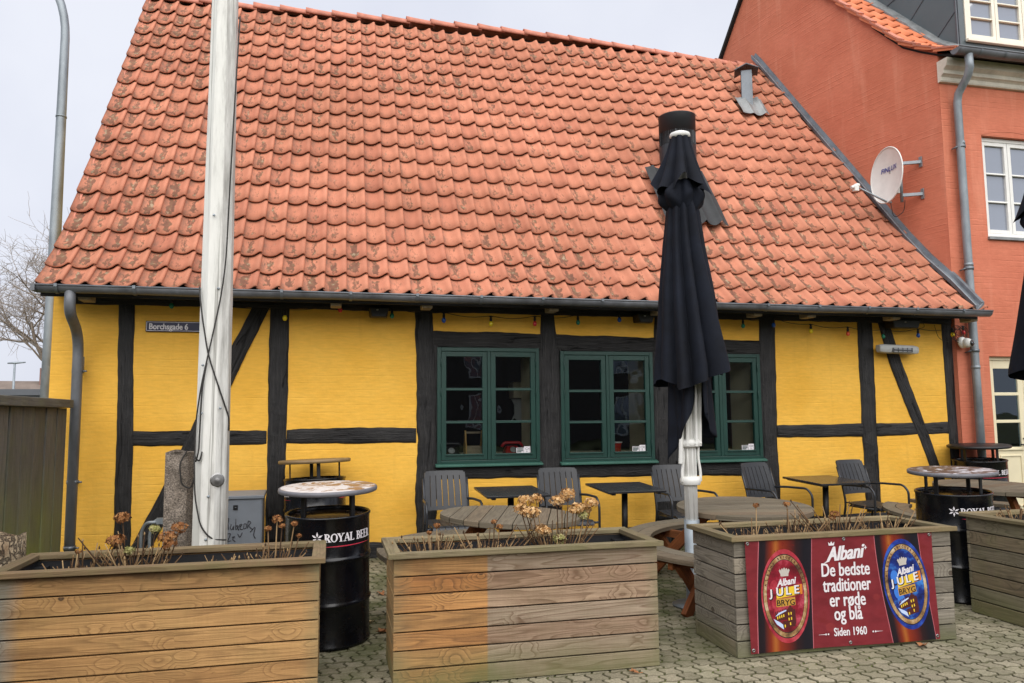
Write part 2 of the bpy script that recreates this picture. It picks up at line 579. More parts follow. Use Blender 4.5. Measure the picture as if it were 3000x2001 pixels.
def tile_mat(name, c0, c1, c2, dirt_amt=1.0):
    g = G(name, c0, 0.8, 0, 0.3)
    uv = g.uv()
    sp = g.n("SeparateXYZ", {0: uv})
    u, v = sp.outputs[0], sp.outputs[1]
    rd = g.attr("rnd")
    dt = g.attr("dirt")
    fu = g.math('FRACT', u)
    fv = g.math('FRACT', v)
    wr = g.n('SeparateXYZ', {0: g.noise(g.map(uv, (2.3, 1.7, 1)), 1.6, 5, .65, col=True)})
    su = g.math('ADD', fu, g.math('MULTIPLY', g.math('SUBTRACT', wr.outputs[0], .5), 1.1))
    sv = g.math('ADD', fv, g.math('MULTIPLY', g.math('SUBTRACT', wr.outputs[1], .5), 1.3))
    per = g.ramp(rd, [(0.0, c0), (0.5, c1), (1.0, c2)])
    soft = g.noise(g.map(uv, (2.0, 1.0, 1)), 1.2, 5)
    c = g.mix(1.0, per, g.ramp(soft, [(0.3, (0.86, 0.86, 0.86, 1)), (0.7, (1.1, 1.1, 1.1, 1))]), 'MULTIPLY')
    sand = g.noise(uv, 24, 3)
    c = g.mix(1.0, c, g.ramp(sand, [(0.3, (0.93, 0.93, 0.93, 1)), (0.7, (1.05, 1.05, 1.05, 1))]), 'MULTIPLY')
    # centre-of-pan weathering marks
    cu = g.ramp(su, [(0.12, 0.0), (0.36, 1.0), (0.54, 1.0), (0.72, 0.0)])
    cv = g.ramp(sv, [(0.05, 0.3), (0.22, 1.0), (0.8, 0.9), (0.98, 0.3)])
    msk = g.math('MULTIPLY', cu, cv)
    ofs = g.n("VectorMath", {0: uv, 1: g.n("CombineXYZ", {0: g.math('MULTIPLY', rd, 13.0), 1: g.math('MULTIPLY', rd, 29.0), 2: 0.0}).outputs[0]}, operation='ADD').outputs[0]
    n1 = g.noise(g.map(ofs, (8, 4.2, 1)), 1.0, 7, 0.75)
    lim = g.math('SUBTRACT', 1.02, g.math('MULTIPLY', g.math('MULTIPLY', msk, 0.62), g.math('ADD', 0.42, g.math('MULTIPLY', dt, 0.85))))
    blot = g.math('MULTIPLY', g.math('SUBTRACT', n1, g.math('SUBTRACT', lim, 0.21)), 7.0, True)
    bcol = g.ramp(g.noise(g.map(ofs, (3, 3, 1)), 1.3, 4), [(0.35, S(56, 50, 44)), (0.5, S(92, 68, 54)), (0.58, S(84, 82, 60)), (0.68, S(150, 148, 126))])
    c = g.mix(g.math('MULTIPLY', blot, 0.74 * dirt_amt), c, bcol)
    # uneven greyer tone in the left of the pan
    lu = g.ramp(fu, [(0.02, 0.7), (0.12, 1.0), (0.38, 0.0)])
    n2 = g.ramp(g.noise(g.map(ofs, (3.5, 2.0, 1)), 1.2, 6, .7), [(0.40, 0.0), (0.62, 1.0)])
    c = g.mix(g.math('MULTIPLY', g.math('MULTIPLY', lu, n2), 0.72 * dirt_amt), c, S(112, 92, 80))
    # rolls a little paler than the pans
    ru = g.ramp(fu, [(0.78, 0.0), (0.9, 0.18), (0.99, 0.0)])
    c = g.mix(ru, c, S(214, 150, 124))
    # broad uneven ageing of the whole roof
    age = g.ramp(g.noise(g.map(uv, (.09, .14, 1)), 1.0, 5, .6), [(.35, (.84, .82, .78, 1)), (.65, (1.06, 1.05, 1.04, 1))])
    c = g.mix(dirt_amt, c, g.mix(1.0, c, age, 'MULTIPLY'))
    # lichen
    li = g.ramp(g.noise(uv, 3.1, 6, 0.7), [(0.69, 0.0), (0.75, 1.0)])
    c = g.mix(g.math('MULTIPLY', li, g.math('MULTIPLY', dt, 0.75)), c, S(176, 170, 142))
    g.col(c)
    g.bump(g.math('ADD', g.math('MULTIPLY', sand, 0.3), soft), 0.004, 0.6)
    return g.m
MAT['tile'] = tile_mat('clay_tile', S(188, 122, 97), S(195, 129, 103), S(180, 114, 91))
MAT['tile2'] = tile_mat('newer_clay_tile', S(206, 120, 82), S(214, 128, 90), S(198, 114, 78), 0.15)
MAT['tile_dark'] = simple('dark_membrane', S(38, 40, 42), 0.7, 0, 0.3, 4, 0.004)
MAT['ridge'] = simple('ridge_clay', S(186, 120, 100), 0.8, 0, 0.25, 7, 0.003)
MAT['under'] = simple('under_roof', S(26, 22, 20), 0.9)

def zinc(name, col, rough=0.42, metal=0.55, streak=True):
    g = G(name, col, rough, metal)
    p = g.obj()
    n1 = g.noise(g.map(p, (3, 3, 1.2)), 2.0, 6, 0.6)
    d = tuple(c * 0.7 for c in col[:3]) + (1,)
    l = tuple(min(1, c * 1.35) for c in col[:3]) + (1,)
    c = g.ramp(n1, [(0.3, d), (0.7, l)])
    sp = g.ramp(g.noise(p, 18, 5, 0.7), [(0.62, 0.0), (0.72, 1.0)])
    c = g.mix(g.math('MULTIPLY', sp, 0.3), c, tuple(min(1, q * 1.8) for q in col[:3]) + (1,))
    g.col(c)
    g.rough(g.ramp(n1, [(0.3, rough - 0.08), (0.7, rough + 0.15)]))
    g.bump(g.noise(p, 10, 3), 0.002, 0.5)
    return g.m
MAT['zinc'] = zinc('weathered_zinc', S(112, 118, 124))
MAT['zincdark'] = zinc('dark_zinc', S(88, 92, 98), 0.5, 0.4)
MAT['gutter'] = zinc('gutter_zinc', S(104, 107, 112), 0.45, 0.25)
MAT['lead'] = zinc('lead_flashing', S(130, 133, 134), 0.5, 0.4)
MAT['galv'] = zinc('galvanised_steel', S(140, 148, 154), 0.5, 0.5)
MAT['green'] = simple('green_paint', S(22, 58, 51), 0.38, 0, 0.12, 5, 0.0008)
MAT['greenlt'] = simple('green_paint_sill', S(52, 94, 82), 0.42, 0, 0.12, 5)
MAT['whitepaint'] = simple('white_paint', S(226, 226, 222), 0.45, 0, 0.05, 6)
MAT['cream'] = simple('cream_paint', S(224, 214, 182), 0.45, 0, 0.05, 5)
MAT['offwhite'] = simple('off_white_paint', S(226, 222, 206), 0.45, 0, 0.05, 5)
MAT['cornice'] = simple('cornice_lime', S(204, 198, 184), 0.8, 0, 0.14, 6, 0.003)
MAT['dormer'] = simple('dormer_sheet', S(84, 94, 98), 0.45, 0.2, 0.1, 2)
MAT['beige'] = simple('beige_plaster', S(240, 232, 200), 0.85, 0, 0.08, 4)
MAT['dark'] = simple('dark_interior', S(20, 18, 19), 0.9)
MAT['black'] = simple('black_paint', S(20, 21, 24), 0.45, 0, 0.25, 9)
MAT['blackwood'] = simple('eave_black', S(22, 21, 21), 0.75, 0, 0.3, 12, 0.002)
MAT['rafter'] = simple('bare_rafter', S(150, 136, 112), 0.85, 0, 0.25, 20, 0.002)
MAT['flue'] = simple('flue_black', S(36, 38, 42), 0.45, 0.2, 0.12, 6)
MAT['anth'] = simple('anthracite_plastic', S(40, 42, 46), 0.42, 0, 0.12, 9)
MAT['anthm'] = simple('anthracite_tube', S(50, 53, 58), 0.35, 0.3, 0.15, 9)
MAT['tableblk'] = simple('table_slats', S(40, 41, 44), 0.22, 0, 0.2, 14)
MAT['whiteplastic'] = simple('white_plastic', S(222, 222, 218), 0.4, 0, 0.06, 8)
MAT['plasticgrey'] = simple('grey_plastic', S(170, 172, 170), 0.5, 0, 0.08, 8)
MAT['cabinet'] = simple('cabinet_grey', S(112, 118, 126), 0.5, 0, 0.1, 5)
MAT['rope'] = simple('dark_rope', S(46, 44, 42), 0.8, 0, 0.3, 60)
MAT['cable'] = simple('cable_black', S(26, 24, 24), 0.6)
MAT['steel'] = G('steel', S(150, 150, 150), 0.42, 1.0).m
MAT['ink'] = simple('marker_ink', S(52, 52, 58), 0.6)
MAT['white_ink'] = simple('white_print', S(220, 216, 220), 0.5, 0, 0.03)
MAT['pink_ink'] = simple('red_line_print', S(196, 52, 74), 0.45)
MAT['navy'] = simple('navy_enamel', S(22, 24, 62), 0.25, 0, 0.1)
MAT['soil'] = simple('dry_soil', S(58, 48, 38), 0.95, 0, 0.4, 30, 0.01)
MAT['liner'] = simple('black_liner', S(26, 27, 30), 0.5, 0, 0.3, 10)
MAT['phone'] = simple('red_plastic', S(176, 24, 26), 0.3)
MAT['phoneblk'] = simple('black_plastic', S(30, 31, 34), 0.3)
MAT['enamel_red'] = simple('red_enamel', S(186, 44, 24), 0.25)

def glass_mat():
    g = G('window_glass')
    t = g.t
    out = t.nodes["Material Output"]
    fr = g.n("Fresnel", {"IOR": 1.8})
    nb = g.n("Bump", {"Height": g.noise(g.obj(), 1.8, 2), "Distance": 0.010, "Strength": 0.5})
    tr = g.n("BsdfTransparent", {"Color": (0.86, 0.9, 0.9, 1)})
    gl = g.n("BsdfGlossy", {"Color": (0.74, 0.87, 1, 1), "Roughness": 0.0, "Normal": nb.outputs[0]})
    mxs = g.n("MixShader", {0: g.math('MULTIPLY', fr.outputs[0], 1.0, True), 1: tr.outputs[0], 2: gl.outputs[0]})
    t.links.new(mxs.outputs[0], out.inputs["Surface"])
    return g.m
MAT['glass'] = glass_mat()
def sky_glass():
    g = G('sky_glass', S(120, 128, 142), 0.03, 0.0, 1.0)  # pale bluish base paints reflected sky and light curtains into the panes
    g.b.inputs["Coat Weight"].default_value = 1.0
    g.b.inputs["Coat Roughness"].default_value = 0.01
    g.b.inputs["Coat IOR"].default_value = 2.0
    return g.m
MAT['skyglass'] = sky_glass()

# ------------------------------------------------------------------ ground
WY = 8.2          # front plane of the half-timbered wall
def ground_sheet():
    mb = MB()
    xs = [-400, -60, -12, -6, -3, 0, 3, 6, 9, 14, 60, 400]
    ys = [-400, -60, -20, -5, 0, 2, 4, 5.4, 6.4, 7.4, 8.4, 12, 30, 100, 600]
    id_ = {}
    for i, x in enumerate(xs):
        for j, y in enumerate(ys):
            id_[i, j] = mb.pt((x, y, gz(y) - 0.0075))
    for i in range(len(xs) - 1):
        for j in range(len(ys) - 1):
            mb.face([id_[i, j], id_[i + 1, j], id_[i + 1, j + 1], id_[i, j + 1]], [(xs[i], ys[j]), (xs[i + 1], ys[j]), (xs[i + 1], ys[j + 1]), (xs[i], ys[j + 1])])
    g = G('joint_soil', S(80, 78, 62), 0.95, 0, 0.2)
    p = g.obj(False)
    c = g.ramp(g.noise(p, 2.2, 6, 0.65), [(0.38, S(64, 60, 48)), (0.5, S(74, 74, 46)), (0.66, S(92, 102, 48))])
    g.col(c)
    g.bump(g.noise(p, 60, 5), 0.01)
    o = mb.build('ground', g.m, None)
    tag(o, kind='structure')

def paving():
    mb = MB()
    L, h = 0.116, 0.112
    a = 0.0085
    def by(x, k):           # wavy course line k
        return k * h + a * math.sin(2 * PI * x / L + k * 1.9)
    def bx(i, k, t):        # wavy end joint
        return 0.013 * math.sin(2 * PI * t)
    x0, x1 = -3.2, 7.6
    y0, y1 = 2.6, 8.22
    nk = int((y1 - y0) / h)
    ni = int((x1 - x0) / L)
    rot = R(-2.0)
    ca, sa = math.cos(rot), math.sin(rot)
    for k in range(nk):
        off = ((k * 0.34) % 1.0) * L
        for i in range(ni):
            xa = x0 + i * L + off
            xb = xa + L
            pts = []
            n = 6
            for q in range(n + 1):
                x = xa + L * q / n
                pts.append((x, y0 + by(x - x0, k)))
            for q in range(1, 4):
                t = q / 4
                ya, yb = y0 + by(xb - x0, k), y0 + by(xb - x0, k + 1)
                pts.append((xb + bx(i, k, t), ya + (yb - ya) * t))
            for q in range(n, -1, -1):
                x = xa + L * q / n
                pts.append((x, y0 + by(x - x0, k + 1)))
            for q in range(3, 0, -1):
                t = q / 4
                ya, yb = y0 + by(xa - x0, k), y0 + by(xa - x0, k + 1)
                pts.append((xa + bx(i, k, t), ya + (yb - ya) * t))
            cx = sum(p[0] for p in pts) / len(pts)
            cy = sum(p[1] for p in pts) / len(pts)
            rx = cx * ca - (cy - 5) * sa
            ry = cx * sa + (cy - 5) * ca + 5
            if ry > 8.17 or rx < -3 or rx > 7.7:
                continue
            # skip stones wholly out of reach under the planters' hidden strip is not needed
            dz = random.uniform(-0.0025, 0.0025)
            tx, ty = random.uniform(-0.012, 0.012), random.uniform(-0.018, 0.018)
            rn = random.random()
            top, mid, low = [], [], []
            for (x, y) in pts:
                dx, dy = x - cx, y - cy
                l = math.hypot(dx, dy)
                for ring, ins, z in ((top, 0.0088, 0.0), (mid, 0.0055, -0.004), (low, 0.0050, -0.030)):
                    f = 1 - ins / l * 1.25
                    X, Y = cx + dx * f, cy + dy * f
                    XX = X * ca - (Y - 5) * sa
                    YY = X * sa + (Y - 5) * ca + 5
                    ring.append(mb.pt((XX, YY, gz(YY) + z + dz + dx * tx + dy * ty)))
            N = len(pts)
            mb.face(top, [(pts[q][0], pts[q][1]) for q in range(N)], rn)
            for A, B in ((top, mid), (mid, low)):
                for q in range(N):
                    q2 = (q + 1) % N
                    mb.face([A[q], B[q], B[q2], A[q2]], None, rn, A is top, 1.0)
    g = G('paver', S(138, 128, 108), 0.9, 0, 0.25)
    p = g.obj(False)
    rd = g.attr("rnd")
    c = g.ramp(rd, [(0.0, S(128, 121, 104)), (0.5, S(143, 135, 117)), (1.0, S(157, 149, 130))])
    c = g.mix(1.0, c, g.ramp(g.noise(p, 1.1, 5), [(0.3, (0.78, 0.78, 0.78, 1)), (0.7, (1.12, 1.12, 1.1, 1))]), 'MULTIPLY')
    sp = g.noise(p, 70, 5, 0.7)
    c = g.mix(1.0, c, g.ramp(sp, [(0.35, (0.72, 0.72, 0.7, 1)), (0.65, (1.2, 1.2, 1.18, 1))]), 'MULTIPLY')
    vo = g.n("TexVoronoi", {"Vector": p, "Scale": 160.0}).outputs["Distance"]
    c = g.mix(g.ramp(vo, [(0.12, 0.35), (0.22, 0.0)]), c, S(170, 164, 146))
    y = g.n("SeparateXYZ", {0: p})
    moss_far = g.n("MapRange", {0: y.outputs[1], 1: 4.3, 2: 5.6, 3: 0.0, 4: 0.55}).outputs[0]  # moss gets thicker from the planters towards the wall
    c = g.mix(g.math('MULTIPLY', g.attr('dirt'), .55), c, S(66, 62, 46))
    ms = g.math('MULTIPLY', g.ramp(g.noise(p, 2.6, 6, 0.65), [(0.38, 0.0), (0.62, 1.0)]), g.math('ADD', 0.34, moss_far))
    c = g.mix(ms, c, S(72, 78, 44))
    g.col(c)
    g.bump(g.math('ADD', sp, g.math('MULTIPLY', vo, -0.5)), 0.003, 0.9)
    o = mb.build('paving', g.m, None)
    tag(o, kind='structure')

ground_sheet()
paving()

# ------------------------------------------------------------------ tiled roofs
def polyline(pts):
    """pts in (y,z) -> function s -> (y, z, ny, nz), total length"""
    L = [0]
    for a, b in zip(pts, pts[1:]):
        L.append(L[-1] + math.hypot(b[0] - a[0], b[1] - a[1]))
    def tang(k):
        a = pts[max(0, k - 1)]
        b = pts[min(len(pts) - 1, k + 1)]
        d = Vector((b[0] - a[0], b[1] - a[1]))
        return d.normalized()
    T = [tang(k) for k in range(len(pts))]
    def f(s):
        k = 0
        while k < len(pts) - 2 and s > L[k + 1]:
            k += 1
        t = (s - L[k]) / (L[k + 1] - L[k])
        y = pts[k][0] + (pts[k + 1][0] - pts[k][0]) * t
        z = pts[k][1] + (pts[k + 1][1] - pts[k][1]) * t
        tt = max(0, min(1, t))
        d = (T[k] * (1 - tt) + T[k + 1] * tt).normalized()
        return y, z, -d[1], d[0]
    return f, L[-1]

PU = [(0.0, .034), (.07, .023), (.18, .009), (.32, .001), (.46, .0), (.60, .005), (.73, .018), (.84, .036), (.92, .049), (.98, .054), (1.04, .051), (1.07, .044)]
def tiles(mb, x0, ncol, pitch, prof, nrow, gauge, shear=None, drop=None, dirt=None, amp=1.0, lift=0.030, jit=1.0, rnd=random):
    f, _ = prof
    for r in range(nrow):
        rj = rnd.uniform(-.004, .004) * jit
        for c in range(ncol):
            x = x0 + c * pitch
            yc, zc = f((r + 0.4) * gauge)[:2]
            if drop and drop(x, yc, zc, r, c):
                continue
            dj = rnd.uniform(-.007, .007) * jit + rj
            lj = rnd.uniform(-.003, .004) * jit
            xj = rnd.uniform(-.004, .004) * jit
            rot = rnd.uniform(-.012, .012) * jit
            rn = rnd.random()
            dd = dirt(x, yc, r, c) if dirt else 0.2
            grid = []
            for iv, v in enumerate((0.0, 0.5, 1.1)):
                row = []
                for (u, hgt) in PU:
                    s_ = (r + v) * gauge + dj + rot * (u - .5) * pitch * 4
                    y, z, ny, nz_ = f(s_)
                    h = lift * (1 - v / 1.1) + hgt * amp + lj
                    X = x + u * pitch + xj
                    if shear:
                        X += shear(y)
                    row.append((X, y + ny * h, z + nz_ * h, ny, nz_, s_, u))
                grid.append(row)
            ids = [[mb.pt(q[:3]) for q in row] for row in grid]
            vv = (0.0, 0.5, 0.999)
            for a in range(2):
                for b in range(len(PU) - 1):
                    q = [(a, b), (a, b + 1), (a + 1, b + 1), (a + 1, b)]
                    mb.face([ids[i][j] for i, j in q], [(c + min(.999, PU[j][0] * 0.99), r + vv[i]) for i, j in q], rn, True, dd)
            # front lip and side lip
            th = 0.010
            lip = [mb.pt((q[0], q[1] - q[3] * th, q[2] - q[4] * th)) for q in grid[0]]
            for b in range(len(PU) - 1):
                mb.face([lip[b], lip[b + 1], ids[0][b + 1], ids[0][b]], [(c + .9, r), (c + .9, r), (c + .9, r + .01), (c + .9, r + .01)], rn, False, 0.0)
            sl = [mb.pt((row[-1][0], row[-1][1] - row[-1][3] * .014, row[-1][2] - row[-1][4] * .014)) for row in grid]
            for a in range(2):
                mb.face([ids[a][-1], sl[a], sl[a + 1], ids[a + 1][-1]], [(c + .95, r)] * 4, rn, False, 0.0)
            # left edge of the first column
            if c == 0:
                sl = [mb.pt((row[0][0], row[0][1] - row[0][3] * .05, row[0][2] - row[0][4] * .05)) for row in grid]
                for a in range(2):
                    mb.face([ids[a][0], sl[a], sl[a + 1], ids[a + 1][0]], [(c + .95, r)] * 4, rn, False, 0.0)

# ------------------------------------------------------------------ the half-timbered house
HX0, HX1 = -2.655, 7.76
house = thing('half_timbered_house', 'low yellow half-timbered house with black timbers and a steep red tiled roof', 'house', (2.5, 8.2, 0.1))

WIN = [(1.103, 2.242, 1.053, 2.304), (2.489, 3.599, 1.045, 2.277), (3.921, 4.974, 1.035, 2.265)]

def wall_front():
    mb = MB()
    xs = sorted(set([HX0, HX1] + [q for wn in WIN for q in wn[:2]] + [HX0 + 0.35 * k for k in range(1, 30) if HX0 + .35 * k < HX1]))
    zs = sorted(set([0.0, 2.9] + [q for wn in WIN for q in wn[2:]]))
    def P(x, z):
        w_ = 0.010 * mnoise.noise(Vector((x * 0.9, z * 1.1, 3.1)))
        return (x, WY + w_, z)
    for i in range(len(xs) - 1):
        for j in range(len(zs) - 1):
            xm, zm = (xs[i] + xs[i + 1]) / 2, (zs[j] + zs[j + 1]) / 2
            if any(a < xm < b and c < zm < d for a, b, c, d in WIN):
                continue
            q = [(xs[i], zs[j]), (xs[i + 1], zs[j]), (xs[i + 1], zs[j + 1]), (xs[i], zs[j + 1])]
            mb.poly([P(*p) for p in q], q)
    # left gable and back
    gy = [(8.2, 0), (14.5, 0), (14.5, 2.9), (11.36, 7.45), (8.2, 2.95)]
    mb.poly([(HX0, y, z) for y, z in gy], gy)
    mb.poly([(HX0, 14.5, 0), (HX1, 14.5, 0), (HX1, 14.5, 2.9), (HX0, 14.5, 2.9)], [(0, 0), (10, 0), (10, 2.9), (0, 2.9)])
    part('wall', mb, MAT['yellow'], house, fix=False)
wall_front()

def interior():
    mb = MB()
    x0, x1, y0, y1, z0, z1 = HX0 + .3, HX1 - .2, 8.81, 12.5, 0.2, 2.6
    for q in ([(x0, y1, z0), (x1, y1, z0), (x1, y1, z1), (x0, y1, z1)], [(x0, y0, z0), (x0, y1, z0), (x0, y1, z1), (x0, y0, z1)],
              [(x1, y0, z0), (x1, y1, z0), (x1, y1, z1), (x1, y0, z1)], [(x0, y0, z0), (x1, y0, z0), (x1, y1, z0), (x0, y1, z0)],
              [(x0, y0, z1), (x1, y0, z1), (x1, y1, z1), (x0, y1, z1)]):
        mb.poly(q)
    xs = [x0] + [q for wn in WIN for q in (wn[0] - .01, wn[1] + .01)] + [x1]
    for a, b in zip(xs[0::2], xs[1::2]):
        mb.poly([(a, y0, z0), (b, y0, z0), (b, y0, z1), (a, y0, z1)])
    for a, b, c, d in WIN:
        mb.poly([(a - .01, y0, z0), (b + .01, y0, z0), (b + .01, y0, c - .02), (a - .01, y0, c - .02)])
        mb.poly([(a - .01, y0, d + .01), (b + .01, y0, d + .01), (b + .01, y0, z1), (a - .01, y0, z1)])
    part('interior_wall', mb, MAT['dark'], house, fix=False)
interior()

def strip(left, right, name, thick=0.030, y=None, jit=0.007, step=0.045):
    """a hand-hewn timber between two edges (polylines of (x,z), same order)"""
    y = (WY - 0.012) if y is None else y
    def samp(pl):
        L = [0]
        for a, b in zip(pl, pl[1:]):
            L.append(L[-1] + math.hypot(b[0] - a[0], b[1] - a[1]))
        def f(t):
            s_ = t * L[-1]
            k = 0
            while k < len(pl) - 2 and s_ > L[k + 1]:
                k += 1
            q = (s_ - L[k]) / (L[k + 1] - L[k])
            return (pl[k][0] + (pl[k + 1][0] - pl[k][0]) * q, pl[k][1] + (pl[k + 1][1] - pl[k][1]) * q)
        return f, L[-1]
    fl, LL = samp(left)
    fr, _ = samp(right)
    n = max(4, int(LL / step))
    mb = MB()
    rn = random.random()
    NB = 5
    rows = []
    seed = random.uniform(0, 100)
    for k in range(n + 1):
        t = k / n
        a, b = Vector((*fl(t), 0)), Vector((*fr(t), 0))
        d = (b - a)
        wd = d.length
        d.normalize()
        ja = jit * (mnoise.noise(Vector((seed, t * LL * 2.3, 0))) + .7 * mnoise.noise(Vector((seed, t * LL * 9.0, 4)))) * 1.4
        jb = jit * (mnoise.noise(Vector((seed + 9, t * LL * 2.3, 0))) + .7 * mnoise.noise(Vector((seed + 9, t * LL * 9.0, 4)))) * 1.4
        a = a + d * ja
        b = b + d * jb
        row = []
        for q in range(NB + 1):
            u = q / NB
            p = a + (b - a) * u
            edge = 0.006 if q in (0, NB) else 0.0
            yy = y + edge + 0.005 * mnoise.noise(Vector((seed + u * 2, t * LL * 2.3, 5)))
            row.append((mb.pt((p.x, yy, p.y)), t * LL, u * wd))
        back = [mb.pt((a.x, y + thick, a.y)), mb.pt((b.x, y + thick, b.y))]
        rows.append((row, back))
    for k in range(n):
        (A, ab), (B, bb) = rows[k], rows[k + 1]
        for q in range(NB):
            mb.face([A[q][0], A[q + 1][0], B[q + 1][0], B[q][0]], [(A[q][1], A[q][2]), (A[q + 1][1], A[q + 1][2]), (B[q + 1][1], B[q + 1][2]), (B[q][1], B[q][2])], rn, True)
        mb.face([ab[0], A[0][0], B[0][0], bb[0]], [(A[0][1], 0), (A[0][1], .03), (B[0][1], .03), (B[0][1], 0)], rn)
        mb.face([A[NB][0], ab[1], bb[1], B[NB][0]], [(A[0][1], 0), (A[0][1], .03), (B[0][1], .03), (B[0][1], 0)], rn)
    for (row, back) in (rows[0], rows[-1]):
        mb.face([q[0] for q in row] + [back[1], back[0]], None, rn)
    return part(name, mb, MAT['timber'], house)

TZ = 2.72
strip([(-2.07, TZ), (-2.04, 1.2), (-2.029, .30)], [(-1.926, TZ), (-1.89, 1.2), (-1.875, .30)], 'post')
strip([(-0.632, TZ), (-.635, 1.165), (-.634, .30)], [(-.439, TZ), (-.448, 1.161), (-.444, .30)], 'post')
strip([(.873, TZ), (.886, 1.358), (.885, .30)], [(1.047, TZ), (1.095, 1.95), (1.10, 1.06), (1.087, .30)], 'post', jit=.018)
strip([(2.276, TZ), (2.25, 2.2), (2.245, .36)], [(2.424, TZ), (2.485, 2.2), (2.487, .36)], 'post')
strip([(3.651, TZ), (3.605, 2.2), (3.60, .36)], [(3.788, TZ), (3.915, 2.2), (3.915, .36)], 'post')
strip([(5.002, TZ), (4.98, 2.2), (4.978, 1.03), (4.997, .36)], [(5.212, TZ), (5.175, 1.2), (5.186, .36)], 'post')
strip([(6.357, TZ), (6.35, .96), (6.36, .36)], [(6.570, TZ), (6.551, .96), (6.556, .36)], 'post')
strip([(7.596, TZ), (7.604, 1.437), (7.608, .36)], [(7.765, TZ), (7.765, 1.43), (7.765, .36)], 'post')
b_ = WY - 0.016
strip([(-.809, 2.70), (-1.04, 2.203), (-1.69, .698), (-1.885, .29)], [(-.633, 2.70), (-.86, 2.2), (-1.50, .698), (-1.70, .29)], 'brace', y=b_)
strip([(6.657, 2.68), (6.792, 2.16), (7.096, 1.382), (7.286, .909), (7.40, .50)], [(6.815, 2.68), (6.961, 2.205), (7.244, 1.446), (7.431, .906), (7.58, .50)], 'brace', y=b_)
r_ = WY - 0.009
strip([(-1.90, 1.443), (-1.24, 1.437), (-.64, 1.435)], [(-1.90, 1.298), (-1.24, 1.29), (-.64, 1.288)], 'rail', y=r_)
strip([(-.445, 1.441), (.2, 1.452), (.88, 1.437)], [(-.445, 1.293), (.2, 1.285), (.88, 1.28)], 'rail', y=r_)
strip([(5.18, 1.425), (6.36, 1.425)], [(5.18, 1.276), (6.36, 1.264)], 'rail', y=r_)
strip([(6.55, 1.425), (7.605, 1.437)], [(6.55, 1.27), (7.605, 1.278)], 'rail', y=r_)
strip([(1.05, 2.482), (2.27, 2.472)], [(1.05, 2.30), (2.27, 2.275)], 'lintel', y=r_)
strip([(2.43, 2.464), (3.65, 2.45)], [(2.43, 2.275), (3.65, 2.26)], 'lintel', y=r_)
strip([(3.79, 2.448), (5.0, 2.43)], [(3.79, 2.26), (5.0, 2.255)], 'lintel', y=r_)
strip([(1.10, 1.060), (2.25, 1.052)], [(1.10, .89), (2.25, .875)], 'rail', y=r_)
strip([(2.487, 1.050), (3.60, 1.045)], [(2.487, .872), (3.60, .855)], 'rail', y=r_)
strip([(3.915, 1.042), (4.985, 1.035)], [(3.915, .85), (4.985, .835)], 'rail', y=r_)
strip([(-2.62, .27), (.9, .265), (3.4, .305), (7.74, .36)], [(-2.62, .08), (.9, .08), (3.4, .08), (7.74, .08)], 'sill_beam', y=WY - .03, thick=.04)
strip([(-2.50, 2.80), (7.74, 2.80)], [(-2.50, 2.690), (7.74, 2.675)], 'wall_plate', y=WY - .022, thick=.03)

for a_, b__ in ((1.03, 1.12), (2.23, 2.275), (2.465, 2.505), (3.585, 3.62), (3.895, 3.935), (4.955, 5.0)):
    strip([(a_, 2.34), (a_, 1.02)], [(b__, 2.34), (b__, 1.02)], 'window_stud', y=WY - .005, thick=.02, jit=.002)
# eave board and soffit
mb = MB()
mb.box(HX0 + .02, HX1, 7.80, WY - .03, 2.765, 2.785)
mb.box(HX0 + .02, HX1, 7.79, 7.812, 2.70, 2.76)
part('eave_board', mb, MAT['blackwood'], house)
for x in (-2.27, -1.05, .03, .95, 2.31, 3.55, 4.75, 5.45, 6.60, 7.72):
    mb = MB()
    mb.box(x - .055, x + .055, 7.80, 7.98, 2.672, 2.76)
    part('rafter_end', mb, MAT['rafter'], house, bevel=.01)

